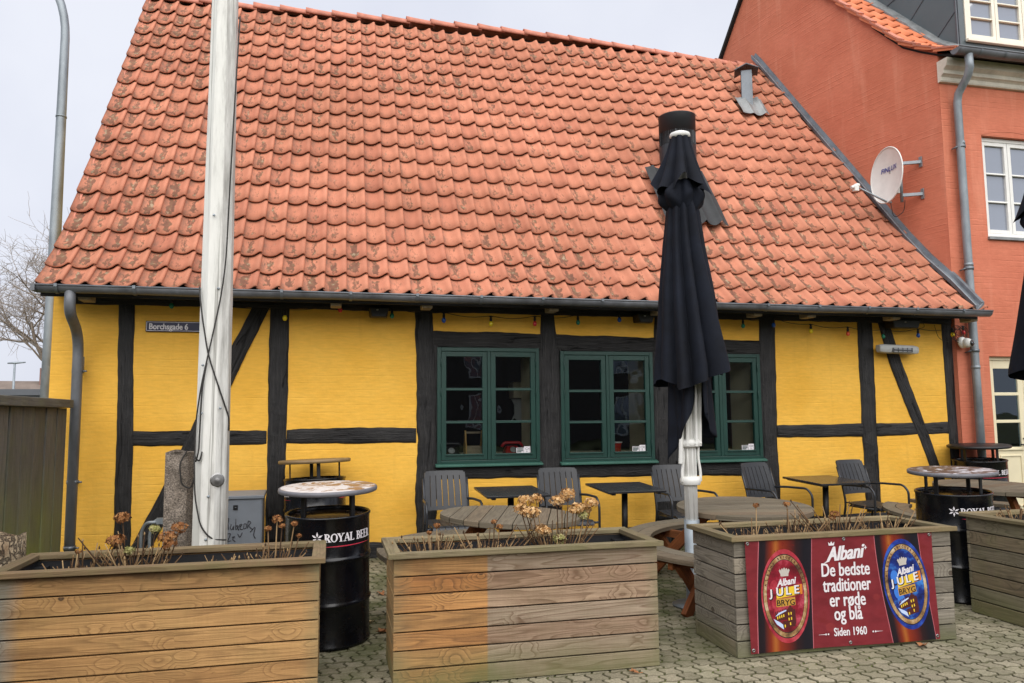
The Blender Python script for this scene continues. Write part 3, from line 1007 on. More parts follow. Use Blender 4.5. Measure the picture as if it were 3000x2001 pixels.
# windows
def house_window(a, b, c, d):
    y = WY - 0.024
    fr = MB()
    fw = 0.042
    fr.box(a, a + fw, y, WY + .05, c, d)
    fr.box(b - fw, b, y, WY + .05, c, d)
    fr.box(a + fw, b - fw, y, WY + .05, d - fw, d)
    fr.box(a + fw, b - fw, y, WY + .05, c, c + fw * .8)
    mid = (a + b) / 2
    fr.box(mid - .018, mid + .018, y, WY + .05, c + fw * .8, d - fw)
    win = part('window', fr, MAT['green'], house, bevel=.004)
    for (s0, s1, side) in ((a + fw + .004, mid - .022, -1), (mid + .022, b - fw - .004, 1)):
        sb = MB()
        z0, z1 = c + fw * .8 + .004, d - fw - .004
        st = .052
        yy = y + .006
        sb.box(s0, s0 + st, yy, WY + .03, z0, z1)
        sb.box(s1 - st, s1, yy, WY + .03, z0, z1)
        sb.box(s0 + st, s1 - st, yy, WY + .03, z1 - st, z1)
        sb.box(s0 + st, s1 - st, yy, WY + .03, z0, z0 + st)
        sb.box(s0 + st - .008, s1 - st + .008, yy - .012, yy + .002, z0 + st - .006, z0 + st + .012)
        gh = (z1 - z0 - 2 * st)
        for k in (1, 2):
            zc = z0 + st + gh * k / 3
            sb.box(s0 + st, s1 - st, yy + .003, WY + .03, zc - .012, zc + .012)
            sb.box(s0 + st - .006, s1 - st + .006, yy - .004, yy + .003, zc - .016, zc - .004)
        # hinges
        hx = s0 - .006 if side < 0 else s1 + .006
        for zz in (z0 + .14, z0 + gh * .68, z1 - .12):
            sb.tube([(hx, y - .006, zz - .045), (hx, y - .006, zz + .045)], .007, 8)
        part('sash', sb, MAT['green'], win, bevel=.0035)
        pn = MB()
        pn.poly([(s0 + st - .004, WY + .012, z0 + st - .004), (s1 - st + .004, WY + .012, z0 + st - .004), (s1 - st + .004, WY + .012, z1 - st + .004), (s0 + st - .004, WY + .012, z1 - st + .004)])
        part('pane', pn, MAT['glass'], win, fix=False)
    sl = MB()
    sl.hexa([(a - .02, y - .05, c - .034), (b + .02, y - .05, c - .034), (b + .02, WY, c - .030), (a - .02, WY, c - .030),
             (a - .02, y - .05, c - .012), (b + .02, y - .05, c - .012), (b + .02, WY, c + .004), (a - .02, WY, c + .004)])
    part('sill', sl, MAT['greenlt'], win, bevel=.004)
    rv = MB()
    rv.box(b - .055, b - .02, WY + .055, 8.80, c, d)
    rv.box(a + .015, a + .04, WY + .055, 8.80, c, d)
    rv.box(a + .04, b - .04, WY + .055, 8.80, c + .004, c + .088)
    part('window_reveal', rv, MAT['beige'], win)
    # stickers inside the right-hand bottom pane
    s1 = b - fw - .004 - .052
    z0 = c + fw * .8 + .004 + .052
    for kind, w0, hh in (('camera', .072, .072), ('text', .082, .058)):
        sx = s1 - .005 - .075 if kind == 'camera' else s1 - .005 - .075 - .086
        st_ = MB()
        st_.box(sx, sx + w0, WY + .004, WY + .0055, z0 + .008, z0 + .008 + hh)
        so = part('sticker', st_, MAT['white_ink'], win)
        ik = MB()
        if kind == 'camera':
            f = lambda u, v: (sx + w0 * u, WY + .0035, z0 + .008 + hh * v)
            for pa in ([(.2, .72), (.3, .78), (.62, .78), (.66, .66), (.62, .54), (.3, .54), (.2, .6), (.2, .72)], [(.66, .66), (.85, .74), (.85, .52), (.66, .66)], [(.45, .54), (.45, .2)], [(.34, .2), (.56, .2)]):
                ik.tube([f(*q) for q in pa], .0016, 4)
        else:
            for v in (.85, .62, .42, .22):
                ik.box(sx + .006, sx + w0 - .006 - (.02 if v < .3 else 0), WY + .003, WY + .0036, z0 + .008 + hh * v - .004, z0 + .008 + hh * v + .004)
        ik_join(so, ik, kind)
    return win

def ik_join(so, ik, kind):
    """sticker print: second material on the sticker itself"""
    me = so.data
    off = wloc(so)
    bm = bmesh.new()
    bm.from_mesh(me)
    base = [bm.verts.new(tuple(v - off)) for v in ik.v]
    me.materials.append(MAT['ink'] if kind == 'camera' else MAT['green'])
    for f in ik.f:
        try:
            q = bm.faces.new([base[i] for i in f])
            q.material_index = 1
        except ValueError:
            pass
    bmesh.ops.recalc_face_normals(bm, faces=bm.faces)
    bm.to_mesh(me)
    bm.free()

for wn in WIN:
    house_window(*wn)

# roof
RP = [(7.735, 2.775), (8.0, 3.02), (8.3, 3.33), (8.6, 3.70), (9.3, 4.675), (10.57, 6.45), (11.40, 7.61)]
RF = polyline(RP)
def gable_x(y):           # plane of the red gable, seen from above
    return 7.75 - 0.197 * (y - 8.13)
NCOL = 49
PITCH = 0.2135
def low_drop(x, y, z, r, c):
    return x + PITCH * 0.5 > gable_x(max(y, 8.0)) + .03
def low_dirt(x, y, r, c):
    d = random.choice((0.0, 0.1, 0.15, 0.2, 0.35))
    big = mnoise.noise(Vector((c * .13, r * .22, 4.2)))
    d += max(0, big) * .7
    if c == 0:
        d = random.uniform(.75, 1.0)
    elif c < 5:
        d += random.choice((.05, .25, .5)) / c ** .5
    if r >= 17:
        d += random.uniform(.15, .5)
    elif r >= 14 and 3 < c < 26:
        d += random.choice((0, .1, .3))
    if r < 5:
        d += random.choice((.05, .2, .4)) * (1 - r / 6)
    if c > 33 and r < 7:
        d += random.choice((0, .15, .3))
    return min(1, d)
mb = MB()
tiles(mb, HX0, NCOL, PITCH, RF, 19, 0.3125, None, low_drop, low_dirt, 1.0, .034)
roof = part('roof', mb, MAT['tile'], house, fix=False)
# under-roof
mb = MB()
f = RF[0]
prev = None
for k in range(0, 25):
    y, z, ny, nz_ = f(RF[1] * k / 24)
    o_ = -.028
    p = [mb.pt((HX0 + .03, y + ny * o_, z + nz_ * o_)), mb.pt((min(7.8, gable_x(max(y, 8.0)) + .1), y + ny * o_, z + nz_ * o_))]
    if prev:
        mb.face([prev[0], prev[1], p[1], p[0]])
    prev = p
mb.poly([(HX0 + .03, 11.40, 7.57), (6.9, 11.40, 7.57), (6.3, 14.9, 2.75), (HX0 + .03, 14.9, 2.75)])
part('roof_underlay', mb, MAT['under'], roof, fix=False)
mb = MB()
prev = None
for k in range(0, 25):
    y, z, ny, nz_ = f(RF[1] * k / 24)
    row = [mb.pt((HX0 + dx, y + ny * o_, z + nz_ * o_)) for dx, o_ in ((.004, -.06), (.004, .018), (.05, .018), (.05, -.06))]
    if prev:
        for q in range(4):
            mb.face([prev[q], prev[(q + 1) % 4], row[(q + 1) % 4], row[q]])
    prev = row
part('verge_board', mb, MAT['ridge'], roof)
# ridge tiles
mb = MB()
x = HX0 - .02
k = 0
while x < 7.12:
    L_ = .40
    zc = 7.60 + .03 * math.sin(x * .7) - (0.10 * max(0, x - 3.5) / 3.5)
    prev = None
    rn = random.random()
    dz = random.uniform(-.008, .008)
    for (xx, rr, zo) in ((x - .03, .125, .022), (x + .10, .118, .012), (x + L_, .105, 0.0)):
        ring, rin = [], []
        for j in range(11):
            a = PI * (-0.06 + 1.12 * j / 10)
            ring.append(mb.pt((xx, 11.40 - math.cos(a) * rr, zc + dz + zo + math.sin(a) * rr * .85)))
            rin.append(mb.pt((xx, 11.40 - math.cos(a) * (rr - .016), zc + dz + zo + math.sin(a) * (rr - .016) * .85)))
        if prev:
            for j in range(10):
                mb.face([prev[0][j], prev[0][j + 1], ring[j + 1], ring[j]], [(0, 0)] * 4, rn, True)
                mb.face([prev[1][j], rin[j], rin[j + 1], prev[1][j + 1]], [(0, 0)] * 4, rn, True)
            mb.face([prev[0][0], ring[0], rin[0], prev[1][0]], None, rn)
            mb.face([prev[0][10], prev[1][10], rin[10], ring[10]], None, rn)
        else:
            for j in range(10):
                mb.face([ring[j], rin[j], rin[j + 1], ring[j + 1]], None, rn)
        prev = (ring, rin)
    x += .375
part('ridge_tiles', mb, MAT['ridge'], roof, fix=False)

# zinc flashing against the red gable
mb = MB()
fp = [(8.0, 2.98)] + [(RF[0](s_)[0], RF[0](s_)[1]) for s_ in [0.5 + k * .45 for k in range(13)]]
fp = [(7.72, 2.72)] + fp[1:] + [(11.42, 7.62)]
prev = None
for (y, z) in fp:
    gx = gable_x(max(y, 8.0)) if y > 8.13 else 7.765
    zz = z + .13
    row = [mb.pt(p) for p in ((gx - .085, y, zz - .06), (gx - .09, y, zz + .008), (gx - .078, y, zz + .016), (gx - .026, y, zz + .008), (gx - .014, y - .01, zz + .05), (gx + .03, y - .01, zz + .054), (gx + .03, y, zz - .05))]
    if prev:
        for j in range(6):
            mb.face([prev[j], prev[j + 1], row[j + 1], row[j]])
    else:
        mb.face(row[::-1])
    prev = row
mb.face(prev)
part('flashing', mb, MAT['zinc'], roof)

# gutter
def gutter(mb, x0, x1, y, z, r, n=10, zo=0.0):
    prev = None
    N = 24
    for k in range(N + 1):
        x = x0 + (x1 - x0) * k / N
        dz = zo * k / N + .004 * math.sin(k * 1.3)
        ring = []
        for j in range(n + 1):
            a = PI * j / n
            ring.append(mb.pt((x, y - math.cos(a) * r, z + dz - math.sin(a) * r)))
        # inner
        inn = []
        for j in range(n + 1):
            a = PI * j / n
            inn.append(mb.pt((x, y - math.cos(a) * (r - .004), z + dz - math.sin(a) * (r - .004) + .003)))
        if prev:
            for j in range(n):
                mb.face([prev[0][j], prev[0][j + 1], ring[j + 1], ring[j]], None, .5, True)
                mb.face([prev[1][j], inn[j], inn[j + 1], prev[1][j + 1]], None, .5, True)
            mb.face([prev[0][0], ring[0], inn[0], prev[1][0]])
            mb.face([prev[0][n], prev[1][n], inn[n], ring[n]])
        if k in (0, N):
            mb.face(ring)
        prev = (ring, inn)
    # rolled front bead
    mb.tube([(x0, y - r, z + .004), ((x0 + x1) / 2, y - r, z + .004 + zo / 2), (x1, y - r, z + .004 + zo)], .010, 8)
GZ, GY_, GR = 2.772, 7.66, .062
mb = MB()
gutter(mb, -2.62, 7.80, GY_, GZ, GR)
mb.box(-2.652, -2.618, GY_ - .07, GY_ + .06, GZ - .05, GZ + .012)
gut = part('gutter', mb, MAT['gutter'], house)
x = -2.45
while x < 7.7:
    b2 = MB()
    prev = None
    for j in range(11):
        a = PI * j / 10
        rr = GR + .005
        p = [b2.pt((x - .014, GY_ - math.cos(a) * rr, GZ - math.sin(a) * rr)), b2.pt((x + .014, GY_ - math.cos(a) * rr, GZ - math.sin(a) * rr))]
        if prev:
            b2.face([prev[0], prev[1], p[1], p[0]], None, .5, True)
        prev = p
    b2.box(x - .013, x + .013, GY_ - GR - .014, GY_ - GR - .002, GZ - .012, GZ + .018)
    part('gutter_bracket', b2, MAT['zinc'], gut)
    x += .655
def smooth_path(pts, n=6):
    P = [Vector(p) for p in pts]
    out = [P[0]]
    for k in range(1, len(P) - 1):
        a, b, c = P[k - 1], P[k], P[k + 1]
        r = min((b - a).length, (c - b).length) * .45
        p0 = b + (a - b).normalized() * r
        p1 = b + (c - b).normalized() * r
        for q in range(n + 1):
            t = q / n
            out.append(p0 * (1 - t) ** 2 + b * 2 * t * (1 - t) + p1 * t ** 2)
    out.append(P[-1])
    return out
mb = MB()
mb.tube(smooth_path([(-2.345, 7.66, 2.75), (-2.345, 7.66, 2.54), (-2.375, 8.06, 2.36), (-2.378, 8.085, .06)]), .047, 14)
mb.tube([(-2.376, 8.083, 2.16), (-2.376, 8.083, 2.02)], .051, 14)
dp = part('downpipe', mb, MAT['gutter'], house)
for z in (2.02, .97, .36):
    b2 = MB()
    b2.tube([(-2.377, 8.084, z - .017), (-2.377, 8.084, z + .017)], .054, 16)
    b2.tube([(-2.33, 8.06, z), (-2.29, 8.05, z)], .009, 6)
    b2.box(-2.39, -2.365, 8.12, 8.2, z - .01, z + .01)
    part('pipe_clip', b2, MAT['zinc'], dp)

# black flue with its membrane and the small metal vent
def pan(x):
    u = ((x - HX0) / PITCH) % 1.0
    for (a, ha), (b, hb) in zip(PU, PU[1:]):
        if a <= u <= b:
            return ha + (hb - ha) * (u - a) / (b - a)
    return PU[0][1]
def on_roof(x, y):
    for k in range(len(RP) - 1):
        if RP[k][0] <= y <= RP[k + 1][0]:
            t = (y - RP[k][0]) / (RP[k + 1][0] - RP[k][0])
            return RP[k][1] + (RP[k + 1][1] - RP[k][1]) * t
    return RP[0][1]
fx, fy = 4.60, 9.42
flue = MB()
flue.lathe([(.25, 4.3), (.25, 5.22), (.236, 5.225), (.236, 5.40), (.25, 5.405), (.252, 5.64), (.256, 5.65), (.235, 5.65), (.235, 5.5), (0, 5.5)], 40, (fx, fy, 0))
for k in range(60):
    a = 2 * PI * k / 60
    rr_, hw = (.244, .0035) if k % 10 else (.250, .012)
    flue.box(fx + rr_ * math.cos(a) - hw, fx + rr_ * math.cos(a) + hw, fy + rr_ * math.sin(a) - .003, fy + rr_ * math.sin(a) + .003, 5.223, 5.404)
fl = part('flue', flue, MAT['flue'], roof)
mb = MB()
prev = None
nU = 60
rows = []
for k in range(12):
    t = k / 11
    y = 8.76 + (9.40 - 8.76) * t
    row = []
    for j in range(nU + 1):
        u = j / nU
        x = 4.06 + u * .84
        wav = pan(x) / .054
        if t < .02:
            yy = y - .03 * (1 - wav)
        else:
            yy = y
        z = on_roof(0, yy)
        h = .105 + .045 * wav + .01 * mnoise.noise(Vector((x * 6, y * 6, 0)))
        row.append(mb.pt((x, yy - .80 * h, z + .6 * h)))
    rows.append(row)
for A, B in zip(rows, rows[1:]):
    for j in range(nU):
        mb.face([A[j], A[j + 1], B[j + 1], B[j]], None, .5, True)
part('flue_membrane', mb, MAT['tile_dark'], roof, fix=False)
# small metal vent
vx, vy = 6.36, 10.52
vz = on_roof(0, vy)
mb = MB()
mb.box(vx - .085, vx + .085, vy - .085, vy + .085, vz - .2, vz + .60)
mb.X = Matrix.Translation((vx, vy, 0)) @ Matrix.Rotation(R(-28), 4, 'Z') @ Matrix.Translation((-vx, -vy, 0))
mb.v = [mb.X @ v for v in mb.v]
v_ = part('roof_vent', mb, MAT['zinc'], roof, bevel=.006)
mb = MB()
for sx in (-1, 1):
    mb.hexa([(vx, vy - .16, vz + .67), (vx + sx * .18, vy - .16, vz + .585), (vx + sx * .18, vy + .16, vz + .585), (vx, vy + .16, vz + .67),
             (vx, vy - .16, vz + .685), (vx + sx * .18, vy - .16, vz + .60), (vx + sx * .18, vy + .16, vz + .60), (vx, vy + .16, vz + .685)])
mb.X = Matrix.Translation((vx, vy, 0)) @ Matrix.Rotation(R(-28), 4, 'Z') @ Matrix.Translation((-vx, -vy, 0))
mb.v = [mb.X @ v for v in mb.v]
part('vent_cap', mb, MAT['zincdark'], v_)
mb = MB()
rows = []
for k in range(7):
    t = k / 6
    y = vy - .20 + .28 * t
    row = []
    for j in range(25):
        u = j / 24
        x = vx - .22 + .46 * u
        wav = pan(x) / .054
        h = .095 + .045 * wav + .012 * mnoise.noise(Vector((x * 9, y * 9, 1)))
        yy = y + (0.06 * abs(u - .5) if k == 0 else 0)
        row.append(mb.pt((x, yy - .8 * h, on_roof(0, yy) + .6 * h)))
    rows.append(row)
for A, B in zip(rows, rows[1:]):
    for j in range(24):
        mb.face([A[j], A[j + 1], B[j + 1], B[j]], None, .5, True)
part('vent_flashing', mb, MAT['lead'], v_, fix=False)

# ------------------------------------------------------------------ the red house
redh = thing('red_house', 'tall red limewashed house with a bare gable, zinc dormer and white cornice', 'house', (9.5, 8.14, 0.1))
FY = 8.14
RCX = 7.75
X_END = 14.0
DOOR = (8.244, 9.40, 0.10, 2.27)
UWIN = (8.363, 9.31, 3.83, 5.22)
def arch(x, a, b, rise):
    t = (x - a) / (b - a) * 2 - 1
    return rise * (1 - t * t)
mb = MB()
xs = sorted({RCX, 8.0, DOOR[0], DOOR[1], UWIN[0], UWIN[1], 10.5, 12, X_END})
zs = sorted({0.0, DOOR[3], UWIN[2], UWIN[3], 6.3, 3.0, 5.0, 1.2})
for i in range(len(xs) - 1):
    for j in range(len(zs) - 1):
        xm, zm = (xs[i] + xs[i + 1]) / 2, (zs[j] + zs[j + 1]) / 2
        if any(a < xm < b and c < zm < d for a, b, c, d in (DOOR, UWIN)):
            continue
        q = [(xs[i], zs[j]), (xs[i + 1], zs[j]), (xs[i + 1], zs[j + 1]), (xs[i], zs[j + 1])]
        mb.poly([(x, FY, z) for x, z in q], q)
part('front_wall', mb, MAT['redwall'], redh, fix=False)
mb = MB()
for (a, b, c, d), dep in ((DOOR, .12), (UWIN, .10)):
    for q in ([(a, FY, c), (a, FY + dep, c), (a, FY + dep, d), (a, FY, d)], [(b, FY + dep, c), (b, FY, c), (b, FY, d), (b, FY + dep, d)],
              [(a, FY, d), (a, FY + dep, d), (b, FY + dep, d), (b, FY, d)]):
        mb.poly(q, [(0, 0), (dep, 0), (dep, 1), (0, 1)])
# segmental arch head above the upper window
pts = [(UWIN[0] + (UWIN[1] - UWIN[0]) * k / 14) for k in range(15)]
for x0_, x1_ in zip(pts, pts[1:]):
    z0_, z1_ = UWIN[3] + .005 + arch(x0_, UWIN[0], UWIN[1], .07), UWIN[3] + .005 + arch(x1_, UWIN[0], UWIN[1], .07)
    mb.poly([(x0_, FY - .004, z0_), (x1_, FY - .004, z1_), (x1_, FY - .004, z1_ + .02), (x0_, FY - .004, z0_ + .02)], [(0, 0)] * 4)
part('reveal', mb, MAT['redwall'], redh, fix=False)
# gable wall in its own, slightly turned plane
GD = Vector((-0.193, 0.981, 0)).normalized()
def gp(y, z, off=0.0):
    return (RCX - 0.1967 * (y - FY) - off * .981, y - off * .193, z)
prof = [(8.14, 0), (14.6, 0), (14.6, 4.7), (11.24, 9.54), (9.74, 7.885), (9.18, 7.27), (8.63, 6.65), (8.37, 6.475), (8.14, 6.34)]
mb = MB()
N1 = 18
# built as vertical strips so that the surface can wander a little
def zt(y):
    pr = prof[2:][::-1]
    for (a, za), (b, zb) in zip(pr, pr[1:]):
        if a <= y <= b:
            return za + (zb - za) * (y - a) / (b - a)
    return pr[-1][1]
ys_ = sorted(set([8.14 + (14.6 - 8.14) * k / 24 for k in range(25)] + [p[0] for p in prof]))
cols = []
for y in ys_:
    colm = []
    for k in range(N1 + 1):
        z = zt(y) * k / N1
        colm.append((mb.pt(gp(y, z, .012 * mnoise.noise(Vector((y * .8, z * .8, 2))))), y, z))
    cols.append(colm)
for A, B in zip(cols, cols[1:]):
    for k in range(N1):
        q = [A[k], B[k], B[k + 1], A[k + 1]]
        mb.face([p[0] for p in q], [(p[1] * 1.02, p[2]) for p in q], .5, True)
part('gable_wall', mb, MAT['redwall'], redh, fix=False)
# back wall, far end and inner floor so that the block is closed
mb = MB()
gx_ = gp(14.6, 0)[0]
mb.poly([(gx_, 14.6, 0), (X_END, 14.6, 0), (X_END, 14.6, 4.7), (gx_, 14.6, 4.7)], [(0, 0), (7, 0), (7, 4.7), (0, 4.7)])
mb.poly([(X_END, y, z) for y, z in prof], [(y, z) for y, z in prof])
part('back_wall', mb, MAT['redwall'], redh, fix=False)
# roof
RP2 = [(7.84, 6.20), (8.14, 6.33), (8.37, 6.475), (8.63, 6.66), (9.18, 7.28), (9.74, 7.90), (11.24, 9.56)]
RF2 = polyline(RP2)
sh = lambda y: -0.1967 * (y - FY)
mb = MB()
tiles(mb, 7.69, 26, .205, RF2, 15, .30, sh, None, lambda x, y, r, c: 0.0, .75, .024, .7)
rroof = part('roof', mb, MAT['tile2'], redh, fix=False)
mb = MB()
prev = None
for (y, z) in RP2 + [(14.75, 4.6)]:
    row = [mb.pt((RCX + sh(y) - .0, y, z - .045)), mb.pt((X_END, y, z - .045)), mb.pt((RCX + sh(y) - .0, y, z - .075)), mb.pt((X_END, y, z - .075))]
    if prev:
        mb.face([prev[0], prev[1], row[1], row[0]])
        mb.face([prev[2], row[2], row[3], prev[3]])
        mb.face([prev[0], row[0], row[2], prev[2]])
    prev = row
part('roof_underlay', mb, MAT['under'], rroof, fix=False)
# verge tiles: slabs lapping along the gable edge
mb = MB()
f2, L2 = RF2
k = 0
s_ = .02
while s_ < L2 - .1:
    y0_, z0_, ny, nz_ = f2(s_)
    y1_, z1_, _, _ = f2(s_ + .34)
    lo, hi = .030, .008
    c = []
    for (y, z, h) in ((y0_, z0_, lo), (y1_, z1_, hi)):
        x = RCX + sh(y)
        c.append([(x - .07, y + ny * h, z + nz_ * h), (x + .03, y + ny * (h + .0), z + nz_ * h), (x + .03, y + ny * (h + .022), z + nz_ * (h + .022)), (x - .07, y + ny * (h + .022), z + nz_ * (h + .022))])
    a, b = c
    mb.hexa([a[0], a[1], b[1], b[0], a[3], a[2], b[2], b[3]])
    s_ += .31
part('verge_tiles', mb, MAT['ridge'], rroof)
mb = MB()
pr = [(11.24, 9.58), (12.275, 8.09), (13.4, 6.45), (14.7, 4.6)]
for a, b in zip(pr, pr[1:]):
    mb.bar((RCX + sh(a[0]) - .02, a[0], a[1]), (RCX + sh(b[0]) - .02, b[0], b[1]), .09, .05)
part('verge_board', mb, MAT['under'], rroof)
# cornice
mb = MB()
PRF = [(8.139, 5.88), (8.10, 5.885), (8.09, 5.90), (8.085, 5.945), (8.06, 5.965), (8.04, 5.975), (8.035, 6.02), (7.985, 6.06), (7.965, 6.12), (7.965, 6.16), (8.139, 6.165)]
A = [mb.pt((RCX - .02, y, z)) for y, z in PRF]
B = [mb.pt((X_END, y, z)) for y, z in PRF]
for k in range(len(PRF) - 1):
    mb.face([A[k], B[k], B[k + 1], A[k + 1]])
mb.face(A)
mb.face(B[::-1])
part('cornice', mb, MAT['cornice'], redh)
mb = MB()
gutter(mb, 7.70, 12.0, 7.80, 6.19, .075)
g2 = part('gutter', mb, MAT['gutter'], redh)
mb = MB()
for x in (8.05, 8.42, 8.95, 9.5, 10.1):
    prev = None
    for j in range(11):
        a = PI * j / 10
        p = [mb.pt((x - .016, 7.80 - math.cos(a) * .08, 6.19 - math.sin(a) * .08)), mb.pt((x + .016, 7.80 - math.cos(a) * .08, 6.19 - math.sin(a) * .08))]
        if prev:
            mb.face([prev[0], prev[1], p[1], p[0]], None, .5, True)
        prev = p
part('gutter_bracket', mb, MAT['zinc'], g2)
mb = MB()
mb.tube([(7.905, 7.80, 6.13), (7.912, 7.80, 5.97), (7.935, 7.86, 5.88), (7.925, 8.02, 5.70), (7.935, 8.055, 5.60), (7.945, 8.06, 2.2), (7.955, 8.06, .06)], .05, 14)
for z in (5.03, 3.42, 2.1):
    mb.tube([(7.945, 8.06, z), (7.945, 8.06, z + .04)], .055, 14)
dp2 = part('downpipe', mb, MAT['galv'], redh)
for z in (5.0, 3.39, 2.33):
    mb = MB()
    mb.tube([(7.945, 8.06, z - .02), (7.945, 8.06, z + .02)], .058, 16)
    mb.tube([(7.89, 8.05, z), (7.86, 8.12, z - .02)], .01, 6)
    part('pipe_clip', mb, MAT['zinc'], dp2)
# dormer
DY = 8.42
DX0, DX1 = 8.37, 9.68
mb = MB()
zr = lambda y: [a[1] + (b[1] - a[1]) * (y - a[0]) / (b[0] - a[0]) for a, b in zip(RP2, RP2[1:]) if a[0] <= y <= b[0]][0]
base = zr(DY) - .02
topz = 7.95
cy_ = 9.95
mb.poly([(DX0, DY, base), (DX1, DY, base), (DX1, DY, 6.665), (DX0, DY, 6.665)])
mb.poly([(DX0, DY, 6.665), (8.50, DY, 6.665), (8.50, DY, topz), (DX0, DY, topz)])
mb.poly([(9.55, DY, 6.665), (DX1, DY, 6.665), (DX1, DY, topz), (9.55, DY, topz)])
mb.poly([(8.50, DY, 7.68), (9.55, DY, 7.68), (9.55, DY, topz), (8.50, DY, topz)])
for X_, in ((DX0,), (DX1,)):
    sx = sh(cy_) - sh(DY)
    mb.poly([(X_, DY, base)] + [(X_ + (sh(y) - sh(DY)), y, zr(y) - .02) for y in (8.63, 9.18, 9.74, cy_)] + [(X_ + sx, cy_, topz + .18), (X_, DY, topz)])
mb.poly([(DX0 - .05, DY - .06, topz), (DX1 + .05, DY - .06, topz), (DX1 + .05 + sx, cy_, topz + .2), (DX0 - .05 + sx, cy_, topz + .2)])
dorm = part('dormer', mb, MAT['dormer'], redh, fix=False)
mb = MB()
for y in (8.75, 9.15, 9.55, 9.95):
    L_ = min((y - DY) / .72, 1.35)
    ye = y - .72 * L_
    xa, xb = DX0 + sh(y) - sh(DY), DX0 + sh(ye) - sh(DY)
    mb.bar((xa - .004, y, zr(y) + .02), (xb - .004, ye, min(topz, zr(y) + .70 * L_)), .012, .012)
mb.bar((DX0 - .004, DY - .004, base), (DX0 - .004, DY - .004, topz), .02, .02)
mb.bar((DX0 + .03, DY - .006, base), (DX0 + .03, DY - .006, topz), .012, .012)
part('sheet_seam', mb, MAT['zincdark'], dorm)
mb = MB()
for k in range(12):
    ya, yb = DY - .02 + k * .12, DY - .02 + (k + 1) * .12
    for y_, nx in ((ya, 0),):
        xa, xb = DX0 + sh(ya) - sh(DY), DX0 + sh(yb) - sh(DY)
        mb.hexa([(xa - .16, ya, zr(ya) + .055), (xa + .0, ya, zr(ya) + .055), (xb + .0, yb, zr(yb) + .055), (xb - .16, yb, zr(yb) + .055),
                 (xa - .16, ya, zr(ya) + .08 + .008 * (k % 3)), (xa + .0, ya, zr(ya) + .12), (xb + .0, yb, zr(yb) + .12), (xb - .16, yb, zr(yb) + .08 + .008 * (k % 3))])
mb.box(DX0 - .02, DX1 + .02, DY - .12, DY + .01, base - .02, base + .06)
part('apron_flashing', mb, MAT['lead'], dorm)

def casement(parent, a, b, c, d, y, rows, mat, gmat, fw=.05, st=.05, mt=.022, dep=.06):
    fr = MB()
    fr.box(a, a + fw, y, y + dep, c, d)
    fr.box(b - fw, b, y, y + dep, c, d)
    fr.box(a + fw, b - fw, y, y + dep, d - fw, d)
    fr.box(a + fw, b - fw, y, y + dep, c, c + fw)
    fr.box(a - .01, b + .01, y - .045, y + .01, c - .02, c + .02)
    win = part('window', fr, mat, parent, bevel=.005)
    mid = (a + b) / 2
    for s0, s1 in ((a + fw + .003, mid - .004), (mid + .004, b - fw - .003)):
        z0, z1 = c + fw + .003, d - fw - .003
        sb = MB()
        yy = y + .008
        sb.box(s0, s0 + st, yy, y + dep, z0, z1)
        sb.box(s1 - st, s1, yy, y + dep, z0, z1)
        sb.box(s0 + st, s1 - st, yy, y + dep, z1 - st, z1)
        sb.box(s0 + st, s1 - st, yy, y + dep, z0, z0 + st)
        gh = z1 - z0 - 2 * st
        for k in range(1, rows):
            zc = z0 + st + gh * k / rows
            sb.box(s0 + st, s1 - st, yy + .004, y + dep, zc - mt / 2, zc + mt / 2)
            sb.box(s0 + st, s1 - st, yy - .006, yy + .004, zc - mt / 2 - .004, zc - mt / 2 + .008)
        part('sash', sb, mat, win, bevel=.004)
        pn = MB()
        pn.box(s0 + st - .004, s1 - st + .004, y + dep - .02, y + dep - .016, z0 + st - .004, z1 - st + .004)
        part('pane', pn, gmat, win)
    return win
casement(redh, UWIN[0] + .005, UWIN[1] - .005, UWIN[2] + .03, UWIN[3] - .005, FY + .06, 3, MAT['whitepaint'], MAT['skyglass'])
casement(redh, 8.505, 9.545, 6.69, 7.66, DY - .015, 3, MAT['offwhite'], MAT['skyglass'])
mb = MB()
mb.box(UWIN[0] - .01, UWIN[1] + .01, FY - .035, FY + .05, UWIN[2] - .025, UWIN[2] + .015)
part('window_sill', mb, MAT['lead'], redh, bevel=.004)
